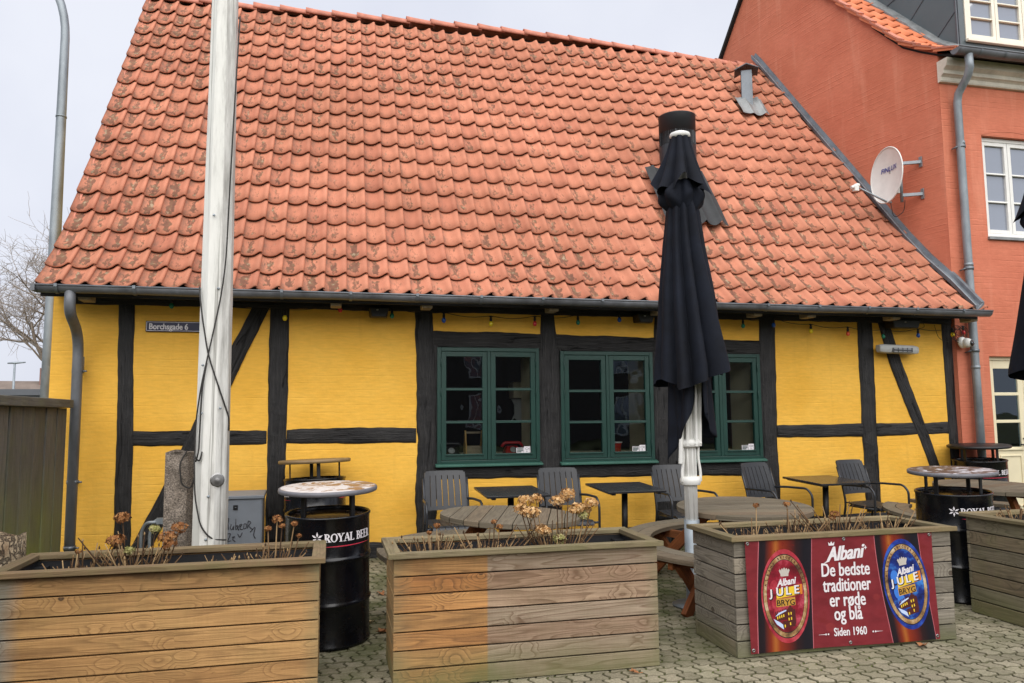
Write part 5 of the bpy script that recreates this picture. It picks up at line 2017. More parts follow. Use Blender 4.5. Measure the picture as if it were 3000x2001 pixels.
t = thing('granite_post', 'rough grey granite post standing left of the white flagpole', 'stone post', (-1.18, 6.8, gz(6.8)))
mb = MB()
rnd = random.Random(3)
nx, nzz = 9, 34
gx0, gx1, gy0, gy1, gz1 = -1.305, -1.085, 6.72, 6.95, 1.305
def gpt(x, y, z, k):
    n_ = .020 * mnoise.noise(Vector((x * 9, y * 9 + k, z * 9))) + .012 * mnoise.noise(Vector((x * 24, y * 24 + k, z * 24)))
    return n_
def rough_face(f, na, nb, nrm, amp):
    ids = {}
    for i in range(na + 1):
        for j in range(nb + 1):
            p = Vector(f(i / na, j / nb))
            e_ = 1.0 if 0 < i < na and 0 < j < nb else .0
            p = p + Vector(nrm) * gpt(p.x, p.y, p.z, 0) * amp * e_
            ids[i, j] = mb.pt(p)
    for i in range(na):
        for j in range(nb):
            mb.face([ids[i, j], ids[i + 1, j], ids[i + 1, j + 1], ids[i, j + 1]], None, .5, True)
top = lambda x: gz1 - .02 - .12 * max(0, (-1.25 - x)) * 2 + .0
rough_face(lambda u, v: (gx0 + (gx1 - .05 - gx0) * u, gy0, v * (gz1 - .02 + .025 * math.sin(u * 3))), 9, 40, (0, -1, 0), 1.3)
rough_face(lambda u, v: (gx1 - .05 + .05 * u, gy0 + .06 * u, v * (gz1 - .02 + .025 * math.sin(3) * (1 - u))), 2, 40, (.6, -.6, 0), .3)
rough_face(lambda u, v: (gx1, gy0 + .06 + (gy1 - gy0 - .06) * u, v * (gz1 - .02)), 5, 40, (1, 0, 0), .3)
rough_face(lambda u, v: (gx0, gy1 + (gy0 - gy1) * u, v * (gz1 - .02)), 5, 40, (-1, 0, 0), 1.0)
mb.poly([(gx0, gy0, gz1 - .02), (gx1 - .05, gy0, gz1 - .016), (gx1, gy0 + .06, gz1 - .02), (gx1, gy1, gz1 - .02), (gx0, gy1, gz1 - .02)])
def granite():
    g = G('granite', S(128, 118, 108), .85)
    p = g.obj(False)
    sp = g.noise(p, 90, 4, .7)
    c = g.ramp(sp, [(.35, S(74, 70, 66)), (.5, S(128, 118, 108)), (.66, S(176, 164, 152))])
    c = g.mix(1.0, c, g.ramp(g.noise(p, 6, 5), [(.3, (.72, .72, .72, 1)), (.7, (1.1, 1.08, 1.05, 1))]), 'MULTIPLY')
    g.col(c)
    g.bump(g.math('ADD', g.noise(p, 30, 5, .7), g.math('MULTIPLY', sp, .3)), .012, 1.0)
    return g.m
part('stone', mb, granite(), t)
mb = MB()
mb.tube(smooth_path([(-1.14, 6.71, 1.30), (-1.19, 6.68, 1.2), (-1.17, 6.68, 1.03), (-1.10, 6.68, .99), (-1.05, 6.66, 1.15)], 6), .006, 6)
part('rope_loop', mb, MAT['rope'], t)

t = thing('meter_cabinet', 'grey electricity cabinet with black marker graffiti behind the flagpole', 'cabinet', (-.84, 7.9, gz(7.9)))
mb = MB()
mb.box(-1.10, -.625, 7.70, 7.98, .08, .80)
part('body', mb, MAT['cabinet'], t, bevel=.006)
mb = MB()
mb.hexa([(-1.115, 7.68, .80), (-.61, 7.68, .80), (-.61, 7.99, .82), (-1.115, 7.99, .82), (-1.115, 7.68, .83), (-.61, 7.68, .83), (-.61, 7.99, .855), (-1.115, 7.99, .855)])
part('lid', mb, MAT['cabinet'], t, bevel=.005)
mb = MB()
mb.box(-1.09, -.635, 7.694, 7.702, .10, .79)
dr = part('door', mb, MAT['cabinet'], t, bevel=.003)
mb = MB()
mb.box(-.885, -.845, 7.688, 7.694, .70, .745)
mb.box(-.98, -.94, 7.688, 7.694, .66, .745)
lk = part('lock', mb, MAT['phoneblk'], dr)
mb = MB()
mb.lathe([(0, 0), (.008, 0), (.008, .004), (0, .004)], 10, (-.865, 7.69, .722))
part('keyhole', mb, MAT['galv'], lk) if False else part('label_plate', mb, MAT['galv'], dr)
mb = MB()
strokes = [[(-.95, .60), (-.92, .61), (-.935, .53)], [(-.925, .55), (-.925, .50)], [(-.90, .55), (-.91, .51), (-.89, .50), (-.875, .545), (-.88, .50)], [(-.86, .60), (-.86, .49), (-.83, .53), (-.855, .54), (-.83, .49)],
           [(-.82, .52), (-.80, .55), (-.825, .545), (-.82, .50), (-.795, .50)], [(-.785, .55), (-.79, .50), (-.765, .51), (-.765, .55), (-.785, .55)], [(-.75, .56), (-.755, .49), (-.75, .58), (-.72, .56), (-.75, .53), (-.705, .49)],
           [(-.73, .47), (-.68, .53), (-.70, .44), (-.68, .41)], [(-.94, .46), (-.90, .47), (-.93, .39), (-.90, .40)], [(-.89, .43), (-.86, .44), (-.89, .41), (-.86, .39)], [(-.86, .36), (-.85, .33)], [(-.84, .46), (-.82, .42), (-.80, .47)]]
for st_ in strokes:
    mb.tube(smooth_path([(x, 7.6925, z + .02) for x, z in st_], 3), .0042, 4)
part('graffiti', mb, MAT['ink'], dr)

for i, (x, lab) in enumerate(((-1.70, 'bent grey bicycle rack arm in front of the left black post'), (-1.21, 'bent grey bicycle rack arm left of the granite post'))):
    t = thing('bicycle_rack', lab, 'bicycle rack', (x, 7.7, gz(7.7)), 'bicycle racks on the wall')
    mb = MB()
    for q in (0, .075):
        mb.tube(smooth_path([(x + q, 7.85, .10), (x - .01 + q, 7.83, .50), (x + .03 + q, 7.82, .60 + .02 * (q > 0)), (x + .14 + q, 7.80, .60 + .02 * (q > 0))], 6), .015, 8)
    part('arm', mb, MAT['galv'], t)
    mb = MB()
    mb.box(x + .13, x + .22, 7.78, 7.82, .585, .64)
    mb.box(x - .03, x + .10, 7.82, 7.87, .08, .12)
    part('bracket', mb, MAT['galv'], t)

# tree stump
t = thing('tree_stump', 'cut tree stump with loose bark in front of the board fence', 'stump', (-2.16, 5.75, 0))
mb = MB()
rnd = random.Random(9)
cx_, cy_2 = -2.17, 5.72
n = 28
hts = [0, .1, .25, .4, .55, .70, .80]
rings = []
for z in hts:
    rings.append([mb.pt((cx_ + (.20 + .05 * (1 - z)) * (1 + .10 * mnoise.noise(Vector((math.cos(2 * PI * j / n) * 3, math.sin(2 * PI * j / n) * 3, z * 2)))) * math.cos(2 * PI * j / n),
                         cy_2 + (.20 + .05 * (1 - z)) * (1 + .10 * mnoise.noise(Vector((math.cos(2 * PI * j / n) * 3, math.sin(2 * PI * j / n) * 3, z * 2)))) * math.sin(2 * PI * j / n), z + (.02 * math.sin(j) if z > .7 else 0))) for j in range(n)])
for A, B in zip(rings, rings[1:]):
    for j in range(n):
        mb.face([A[j], A[(j + 1) % n], B[(j + 1) % n], B[j]], None, .5, True)
mb.face(rings[-1])
def barkm():
    g = G('stump_bark', S(120, 100, 78), .95)
    p = g.obj(False)
    vo = g.n("TexVoronoi", {"Vector": g.n("VectorMath", {0: g.map(p, (24, 24, 6)), 1: g.n("VectorMath", {0: g.noise(p, 14, 4, col=True), "Scale": 1.6}, operation="SCALE").outputs[0]}, operation="ADD").outputs[0], "Scale": 1.4, "Randomness": 1.0}, feature='DISTANCE_TO_EDGE')
    e_ = g.ramp(vo.outputs["Distance"], [(.0, 0.25), (.12, 1.0)])
    c = g.mix(e_, S(52, 42, 34), g.ramp(g.noise(p, 8, 5), [(.35, S(122, 100, 76)), (.6, S(166, 150, 124)), (.75, S(196, 188, 168))]))
    g.col(c)
    g.bump(g.math('ADD', e_, g.noise(p, 30, 4)), .02, 1.0)
    return g.m
part('trunk', mb, barkm(), t)
mb = MB()
mb.tube([(cx_ + .06, cy_2 - .05, .80), (cx_ + .03, cy_2 - .06, .86), (cx_ + .07, cy_2 - .05, .88)], [.012, .010, .006], 6)
mb.tube([(cx_ + .05, cy_2 - .05, .82), (cx_ + .10, cy_2 - .08, .79)], [.010, .006], 6)
part('twig', mb, MAT['rafter'], t)

# ------------------------------------------------------------------ planters
def petal_mat(name, a, b, c):
    g = G(name, a, .9, 0, .15)
    g.col(g.ramp(g.attr("rnd"), [(0.0, a), (.5, b), (1.0, c)]))
    return g.m
LITTER = petal_mat('leaf_litter', S(70, 48, 32), S(116, 80, 50), S(160, 124, 84))
def planter(x0, x1, y0, y1, mat, rimmat, label):
    t = thing('planter', label, 'planter', (x0, y0, 0), 'wooden planter boxes')
    H, nb = .735, 7
    bh = H / nb
    def boards(side):
        for k in range(nb):
            z0, z1 = k * bh + .004, (k + 1) * bh - .0045
            j = random.uniform(-.0025, .0025)
            mb = MB()
            if side == 'front':
                mb.box(x0, x1, y0 + j, y0 + .024, z0, z1)
            elif side == 'back':
                mb.box(x0, x1, y1 - .024, y1 + j, z0, z1)
            elif side == 'left':
                mb.box(x0 + .002 + j, x0 + .026, y0 + .0245, y1 - .0245, z0, z1)
            else:
                mb.box(x1 - .026, x1 - .002 + j, y0 + .0245, y1 - .0245, z0, z1)
            part('board', mb, mat, t, bevel=.003)
    for s_ in ('front', 'back', 'left', 'right'):
        boards(s_)
    for xx in (x0 + .03, x1 - .10):
        for yy in (y0 + .03, y1 - .10):
            mb = MB()
            mb.box(xx, xx + .07, yy, yy + .07, 0.01, .70)
            part('corner_post', mb, MAT['liner'], t)
    mb = MB()
    o_, wd, th = .034, .078, .030
    X0, X1, Y0, Y1 = x0 - o_, x1 + o_, y0 - o_, y1 + o_
    z0, z1 = H + .001, H + .001 + th
    for q in (((X0, Y0), (X1, Y0), (X1 - wd, Y0 + wd), (X0 + wd, Y0 + wd)), ((X1, Y1), (X0, Y1), (X0 + wd, Y1 - wd), (X1 - wd, Y1 - wd)),
              ((X0, Y1), (X0, Y0), (X0 + wd, Y0 + wd), (X0 + wd, Y1 - wd)), ((X1, Y0), (X1, Y1), (X1 - wd, Y1 - wd), (X1 - wd, Y0 + wd))):
        mb = MB()
        tl = random.uniform(-.004, .004)
        g_ = .0015
        mb.hexa([(a, b, z0) for a, b in q] + [(a, b, z1 + tl * (i < 2)) for i, (a, b) in enumerate(q)])
        part('rim_board', mb, rimmat, t, bevel=.004)
    mb = MB()
    mb.box(x0 + .03, x1 - .03, y0 + .028, y1 - .028, .03, .56)
    so = part('soil', mb, MAT['soil'], t)
    mb = MB()
    for k in range(110):
        px_, py_ = random.uniform(x0 + .07, x1 - .07), random.uniform(y0 + .07, y1 - .07)
        q = Vector((px_, py_, .566 + random.uniform(0, .02)))
        a_ = Vector((random.uniform(-1, 1), random.uniform(-1, 1), random.uniform(-.4, .4))).normalized() * random.uniform(.015, .035)
        b_2 = a_.cross(Vector((0, 0, 1))) * random.uniform(.4, .8)
        mb.poly([q - a_, q + b_2 + Vector((0, 0, .008)), q + a_, q - b_2 + Vector((0, 0, .006))], None, random.random())
    lo_ = part('leaf_litter', mb, LITTER, t, fix=False)
    lo_['kind'] = 'stuff'
    mb = MB()
    nt_ = 2
    for k in range(nt_):
        a = x0 + .045 + (x1 - x0 - .09) * k / nt_
        b = x0 + .045 + (x1 - x0 - .09) * (k + 1) / nt_ - .02
        c, d = y0 + .045, y1 - .045
        for (p0, p1) in (((a, c), (b, c)), ((b, c), (b, d)), ((b, d), (a, d)), ((a, d), (a, c))):
            mb.bar((p0[0], p0[1], .60), (p1[0], p1[1], .60), .022, .10)
    for q in ((x0 + .027, x1 - .027, y0 + .0245, y0 + .028), (x0 + .027, x1 - .027, y1 - .028, y1 - .0245), (x0 + .0265, x0 + .029, y0 + .0285, y1 - .0285), (x1 - .029, x1 - .0265, y0 + .0285, y1 - .0285)):
        mb.box(*q, .5, .725)
    part('liner', mb, MAT['liner'], t)
    return t
GOLD = (S(204, 162, 108), S(172, 130, 84), S(96, 66, 42))
GREY = (S(168, 150, 130), S(150, 132, 114))
w1 = wood('golden_planter_wood', *GOLD, grey=(S(160, 156, 152), S(142, 138, 132)), split=.10, flip=True, soft=.05, moss=.14, topstain=1.0, edge=1.65, contrast=1.25)
w2 = wood('half_faded_planter_wood', S(192, 148, 96), S(164, 120, 74), S(92, 64, 44), grey=GREY, split=.555, soft=.006, moss=.12, lowmoss=.24, contrast=1.7, topstain=.35, edge=1.64)
w3 = wood('grey_planter_wood', S(150, 142, 130), S(122, 115, 105), S(66, 60, 54), moss=.06, lowmoss=.18, contrast=1.5)
w4 = wood('mossy_planter_wood', S(138, 129, 109), S(116, 108, 90), S(66, 60, 50), moss=.28, lowmoss=.25, contrast=1.4)
wr = wood('weathered_rim_wood', S(146, 132, 106), S(124, 112, 86), S(82, 72, 54), moss=.38, knots=False)
wr1 = wood('weathered_brown_rim_wood', S(142, 120, 92), S(118, 104, 80), S(80, 64, 46), moss=.40, knots=False)
planter(-1.71, -.055, 4.585, 5.165, w1, wr1, 'golden brown wooden planter box in front of the white flagpole')
planter(.365, 2.012, 4.585, 5.165, w2, wr, 'wooden planter box half golden and half faded grey on its front')
planter(2.548, 4.212, 4.585, 5.165, w3, wr, 'grey weathered planter box carrying the red beer banner')
planter(4.90, 6.56, 4.585, 5.165, w4, wr, 'mossy grey planter box at the right edge in front of a black drum')

# dried hydrangeas
def head(mb, c, r, rnd, n):
    for k in range(n):
        d = Vector((rnd.gauss(0, 1), rnd.gauss(0, 1), rnd.gauss(0, .8) + .25)).normalized()
        q = c + Vector((d.x * r, d.y * r, d.z * r * .72)) * rnd.uniform(.72, 1.05)
        s_ = rnd.uniform(.009, .015) * (r / .06) ** .5
        a = d.cross(Vector((rnd.uniform(-1, 1), rnd.uniform(-1, 1), rnd.uniform(-1, 1)))).normalized()
        b = d.cross(a)
        rn = rnd.random()
        for p_ in range(4):
            an = PI / 2 * p_ + .3
            u_ = a * math.cos(an) + b * math.sin(an)
            v_ = b * math.cos(an) - a * math.sin(an)
            bend = d * s_ * rnd.uniform(-.2, .7)
            mb.poly([q, q + u_ * s_ * .6 + v_ * s_ * .5 + bend * .4, q + u_ * s_ * 1.15 + bend, q + u_ * s_ * .6 - v_ * s_ * .5 + bend * .4], None, rn, False)
PM1 = petal_mat('dry_petals', S(150, 106, 62), S(186, 144, 94), S(216, 184, 138))
PM2 = petal_mat('brown_petals', S(104, 66, 40), S(138, 92, 56), S(160, 118, 76))
PM3 = petal_mat('pale_green_petals', S(118, 118, 62), S(150, 146, 92), S(170, 160, 118))
STM = petal_mat('dry_stem', S(62, 46, 34), S(104, 80, 56), S(160, 134, 98))
def hydrangea(x, y, label, seed, stems, hmin, hmax, heads, spread=.20):
    """heads: list of (dx, dy, height, radius, material)"""
    rnd = random.Random(seed)
    t = thing('dried_hydrangea', label, 'plant', (x, y, .60), 'dried hydrangeas in the planters')
    mb = MB()
    for k in range(int(stems * 1.9)):
        a = rnd.uniform(0, 2 * PI)
        q = rnd.random() ** .6
        p0 = Vector((x + math.cos(a) * q * .06, y + math.sin(a) * q * .06, .59))
        h = hmin + (hmax - hmin) * rnd.random() ** 1.5
        p3 = p0 + Vector((math.cos(a) * q * spread * h * 4.2 + rnd.uniform(-.02, .02), math.sin(a) * q * spread * h * 2.4, h * rnd.uniform(.8, 1.05)))
        m_ = (p0 + p3) / 2 + Vector((math.cos(a) * .02 - .01, rnd.uniform(-.02, .02), rnd.uniform(0, .03)))
        mb.tube([p0, m_, p3], [.0056, .0046, .0030], 5, rnd=rnd.random())
        if rnd.random() < .9:
            d = Vector((rnd.uniform(-1, 1), rnd.uniform(-1, 1), 1.1)).normalized()
            mb.tube([m_, m_ + d * rnd.uniform(.04, .10)], [.0028, .0018], 4, rnd=rnd.random())
        # buds
        if rnd.random() < .6:
            mb.tube([p3 - Vector((0, 0, .006)), p3 + Vector((0, 0, .004)), p3 + Vector((0, 0, .016))], [.0030, .0062, .001], 5, rnd=rnd.random())
    for (dx, dy, h, r, pm) in heads:
        c = Vector((x + dx, y + dy, .59 + h))
        p0 = Vector((x + dx * .2, y + dy * .2, .59))
        mb.tube([p0, (p0 + c) / 2 + Vector((dx * .18, 0, -.01)), c - Vector((0, 0, r * .2))], [.0054, .0042, .0034], 5, rnd=rnd.random())
    part('stems', mb, STM, t)
    for (dx, dy, h, r, pm) in heads:
        hb = MB()
        head(hb, Vector((x + dx, y + dy, .59 + h)), r, rnd, int(26 + 900 * r))
        part('flower_head', hb, pm, t, fix=False)
YP = 4.87
hydrangea(-1.36, YP, 'bare hydrangea stems at the left end of the golden planter', 1, 15, .12, .30, [(-.03, .02, .22, .016, PM2)])
hydrangea(-1.06, YP, 'brown hydrangea with several dried heads in the golden planter', 2, 20, .12, .34, [(-.11, .03, .40, .045, PM2), (-.13, -.02, .28, .050, PM2), (-.06, 0, .22, .03, PM3), (.07, .02, .33, .035, PM3), (.14, .0, .28, .055, PM2), (.20, .03, .33, .045, PM2), (.16, -.02, .24, .04, PM2)])
hydrangea(-.63, YP, 'short clipped hydrangea stems in front of the white flagpole', 3, 14, .08, .18, [], .16)
hydrangea(-.33, YP, 'thin hydrangea with small brown heads at the right end of the golden planter', 4, 16, .10, .24, [(.02, .02, .36, .032, PM2), (-.03, 0, .31, .020, PM2), (.05, .01, .32, .020, PM2), (.12, .02, .33, .020, PM2), (.15, 0, .26, .015, PM2)])
hydrangea(.66, YP, 'bare bushy hydrangea stems at the left end of the half faded planter', 5, 26, .10, .25, [(.0, .04, .28, .022, PM2), (-.05, .03, .24, .016, PM2)], .26)
hydrangea(1.00, YP, 'bare hydrangea stems left of the big flowered hydrangea', 6, 22, .12, .28, [(.03, .03, .29, .020, PM2), (.06, .01, .26, .022, PM2)], .24)
hydrangea(1.46, YP, 'big hydrangea with large pale brown dried flower heads in the half faded planter', 7, 20, .12, .28,
          [(-.22, .02, .42, .052, PM1), (-.26, .0, .37, .045, PM1), (-.16, -.01, .43, .046, PM1), (-.19, -.04, .35, .050, PM1), (-.23, -.03, .345, .042, PM1), (-.01, .02, .41, .050, PM1), (.07, .03, .45, .055, PM1), (.03, .04, .42, .04, PM1),
           (.12, .0, .36, .050, PM1), (.18, .02, .355, .045, PM1), (.22, .0, .39, .048, PM1), (.09, -.02, .35, .03, PM1), (-.13, -.05, .24, .046, PM1), (-.10, -.05, .23, .03, PM1), (.17, .01, .31, .04, PM3), (-.01, -.03, .17, .045, PM3)], .22)
hydrangea(2.86, YP, 'bare hydrangea stems above the left end of the red banner', 8, 20, .10, .24, [(.04, .02, .33, .022, PM2)], .24)
hydrangea(3.17, YP, 'bare hydrangea with one small brown head above the middle of the red banner', 9, 20, .12, .28, [(-.03, .02, .33, .024, PM2)], .24)
hydrangea(3.56, YP, 'hydrangea with a withered brown head among tall bare stems', 10, 20, .14, .34, [(-.05, .0, .25, .034, PM2), (-.07, .0, .22, .022, PM2)], .24)
hydrangea(3.93, YP, 'bare hydrangea stems at the right end of the banner planter', 11, 20, .10, .26, [], .24)
hydrangea(5.16, YP, 'bare hydrangea stems in the mossy planter at the right edge', 12, 22, .10, .26, [], .24)

# ------------------------------------------------------------------ oil-drum bar tables
def drum_paint():
    g = G('drum_black_gloss', S(16, 18, 24), .28, 0, .5)
    p = g.obj()
    n1 = g.noise(p, 6, 5)
    g.col(g.ramp(n1, [(.3, S(6, 7, 10)), (.7, S(15, 17, 23))]))
    g.rough(g.ramp(g.noise(p, 14, 5), [(.3, .14), (.7, .34)]))
    g.bump(g.noise(p, 3.5, 3), .004, .6)
    return g.m
def peel(name, bias, under, paint):
    g = G(name, paint, .45)
    p = g.obj()
    n1 = g.noise(g.map(p, (1, 1, 1)), 9, 6, .62, 1.0)
    big = g.noise(p, 2.2, 2)
    k = g.ramp(g.math('ADD', n1, g.math('MULTIPLY', big, .5)), [(bias, 0.0), (bias + .012, 1.0)])
    c = g.mix(k, under, paint)
    ln = g.n('VectorMath', {0: g.n('VectorMath', {0: g.n('TexCoord').outputs['Object'], 1: (1, 1, 0)}, operation='MULTIPLY').outputs[0]}, operation='LENGTH').outputs['Value']
    c = g.mix(g.ramp(ln, [(.322, 0.0), (.331, 1.0)]), c, S(104, 104, 110))
    c = g.mix(1.0, c, g.ramp(g.noise(p, 25, 4), [(.3, (.85, .85, .85, 1)), (.7, (1.08, 1.08, 1.08, 1))]), 'MULTIPLY')
    g.col(c)
    g.bump(k, .003, .6)
    return g.m
MAT['drum'] = drum_paint()
MAT['peel'] = peel('peeling_table_top', .69, S(148, 112, 74), S(204, 198, 194))
MAT['peel2'] = peel('rust_marked_table_top', .78, S(88, 70, 60), S(176, 174, 178))
MAT['brown_top'] = simple('brown_worn_top', S(128, 106, 74), .5, 0, .25, 6)
MAT['drum_lid'] = simple('drum_lid', S(70, 54, 36), .12, 0, .5, 4)

def serif(mb, word, f, x0, h, wt, gap):
    """capital letters with serifs; f(u,v) -> point"""
    lay = [0]
    def st(p, q, w):
        lay[0] += 1
        p, q = Vector(p), Vector(q)
        d = (q - p).normalized()
        n = Vector((-d.y, d.x)) * w / 2
        mb.poly([f(*(p - n), lay[0]), f(*(q - n), lay[0]), f(*(q + n), lay[0]), f(*(p + n), lay[0])])
    def arc(c, rx, ry, a0, a1, w, n=9):
        pr = None
        lay[0] += 1
        for k in range(n + 1):
            a = a0 + (a1 - a0) * k / n
            ww = w * (.45 + .55 * abs(math.cos(a)))
            i_, o_ = (c[0] + (rx - ww / 2) * math.cos(a), c[1] + (ry - w * .25) * math.sin(a)), (c[0] + (rx + ww / 2) * math.cos(a), c[1] + (ry + w * .25) * math.sin(a))
            if pr:
                mb.poly([f(*pr[0], lay[0]), f(*i_, lay[0]), f(*o_, lay[0]), f(*pr[1], lay[0])])
            pr = (i_, o_)
    x = x0
    tn = wt * .45
    for ch in word:
        W = {'R': .68, 'O': .86, 'Y': .74, 'A': .80, 'L': .62, 'B': .64, 'E': .60, ' ': .30}[ch] * h
        def V(a, b): return (x + a * W, b * h)
        def ser(a, b): st(V(a, b), (x + a * W, b * h), 1) if False else st((x + a * W - wt * .95, b * h), (x + a * W + wt * .95, b * h), tn * .8)
        if ch in 'RBLE':
            st(V(.18, 0), V(.18, 1), wt)
            ser(.18, .02); ser(.18, .98)
        if ch == 'R':
            arc((x + .30 * W, .73 * h), .45 * W, .25 * h, -PI / 2, PI / 2, wt)
            st(V(.2, .98), V(.34, .98), tn); st(V(.2, .48), V(.34, .48), tn)
            st(V(.48, .48), V(.90, .02), wt); ser(.92, .02)
        elif ch == 'B':
            arc((x + .32 * W, .75 * h), .40 * W, .23 * h, -PI / 2, PI / 2, wt)
            arc((x + .34 * W, .27 * h), .48 * W, .25 * h, -PI / 2, PI / 2, wt)
            for v in (.98, .52, .02):
                st(V(.2, v), V(.36, v), tn)
        elif ch == 'E':
            for v, L_ in ((.97, .85), (.52, .68), (.03, .9)):
                st(V(.2, v), V(L_, v), tn)
                st(V(L_, v - .10), V(L_, v + .06), tn * .8)
        elif ch == 'L':
            st(V(.2, .03), V(.9, .03), tn); st(V(.9, .0), V(.9, .2), tn * .8)
        elif ch == 'O':
            arc((x + .5 * W, .5 * h), .40 * W, .48 * h, 0, 2 * PI, wt, 20)
        elif ch == 'A':
            st(V(.10, 0), V(.48, 1), tn); st(V(.48, 1), V(.88, 0), wt); st(V(.25, .34), V(.74, .34), tn)
            ser(.10, .02); ser(.88, .02)
        elif ch == 'Y':
            st(V(.10, 1), V(.5, .45), wt); st(V(.90, 1), V(.5, .45), tn); st(V(.5, 0), V(.5, .47), wt)
            ser(.10, .98); ser(.90, .98); ser(.5, .02)
        x += W + gap
    return x

DR = .289
def drum(x, y, ang, label, top, texture_seed=0, lean=0.0):
    z = gz(y)
    t = thing('drum_table', label, 'bar table', (x, y, z), 'oil drum bar tables', (TILT if y > 5.4 else 0, lean, ang))
    mb = MB()
    pr = [(0, .02), (.27, .02), (.282, .0), (.294, .006), (.294, .022), (DR, .03), (DR, .27), (DR + .004, .278), (DR + .010, .287), (DR + .010, .297), (DR + .004, .306), (DR, .314),
          (DR, .57), (DR + .004, .578), (DR + .010, .587), (DR + .010, .597), (DR + .004, .606), (DR, .614), (DR, .858), (.294, .866), (.297, .876), (.292, .884), (.283, .884), (.278, .874), (.278, .855)]
    mb.lathe(pr, 72)
    mb.build('drum', MAT['drum'], t)
    mb = MB()
    mb.lathe([(.278, .852), (.20, .848), (0, .846)], 48)
    mb.build('drum_lid', MAT['drum_lid'], t)
    for k in range(4):
        a = PI / 4 + k * PI / 2 + .25
        mb = MB()
        c, s_ = math.cos(a), math.sin(a)
        mb.bar((.235 * c, .235 * s_, .845), (.235 * c, .235 * s_, 1.035), .034, .012, up=(c, s_, 0))
        mb.bar((.20 * c, .20 * s_, .853), (.26 * c, .26 * s_, .853), .045, .008)
        mb.build('leg', MAT['black'], t, bevel=.002)
    mb = MB()
    mb.lathe([(0, 1.034), (.32, 1.034), (.333, 1.026), (.341, 1.030), (.344, 1.044), (.341, 1.056), (.333, 1.060), (0, 1.060)], 72)
    mb.build('table_top', top, t)
    # printed star, lettering and red line, twice round the drum
    for rep in (0, PI):
        mb = MB()
        def f(u, v, lay=0, rep=rep):
            a = rep + u / DR
            r = DR + .0009 + lay * .00003
            return (r * math.sin(a), -r * math.cos(a), .722 + v)
        cu, cv = 0.0, .028
        for k in range(6):
            a = PI / 2 + k * PI / 3
            def pt_(r, da): return f(cu + r * math.cos(a + da), cv + r * math.sin(a + da), 0)
            mb.poly([pt_(.005, 0), pt_(.024, -.30), pt_(.043, 0), pt_(.024, .30)])
        serif(mb, "ROYAL BEER", f, .050, .054, .0115, .0025)
        mb.build('print', MAT['white_ink'], t, fix=False)
        mb = MB()
        N = 30
        P = []
        for k in range(N + 1):
            u = .05 + .43 * k / N
            a = rep + u / DR
            hh = .0034 * math.sin(PI * min(1, max(0, k / N)) ** .6)
            r = DR + .001
            P.append([mb.pt((r * math.sin(a), -r * math.cos(a), .690 + q)) for q in (-hh, hh)])
        for A, B in zip(P, P[1:]):
            mb.face([A[0], B[0], B[1], A[1]])
        mb.build('red_line', MAT['pink_ink'], t, fix=False)
    return t
drum(-.005, 5.70, R(-14), 'black oil drum bar table with a peeling white top between two planters', MAT['peel'])
drum(-.125, 7.74, R(-140), 'black oil drum bar table with a brown top standing against the yellow wall', MAT['brown_top'])
drum(5.20, 5.60, R(-43), 'black oil drum bar table with a rust marked top behind the right planters', MAT['peel2'])
drum(7.72, 7.86, R(-52), 'farther black oil drum bar table beside the grey downpipe of the red house', MAT['black'])

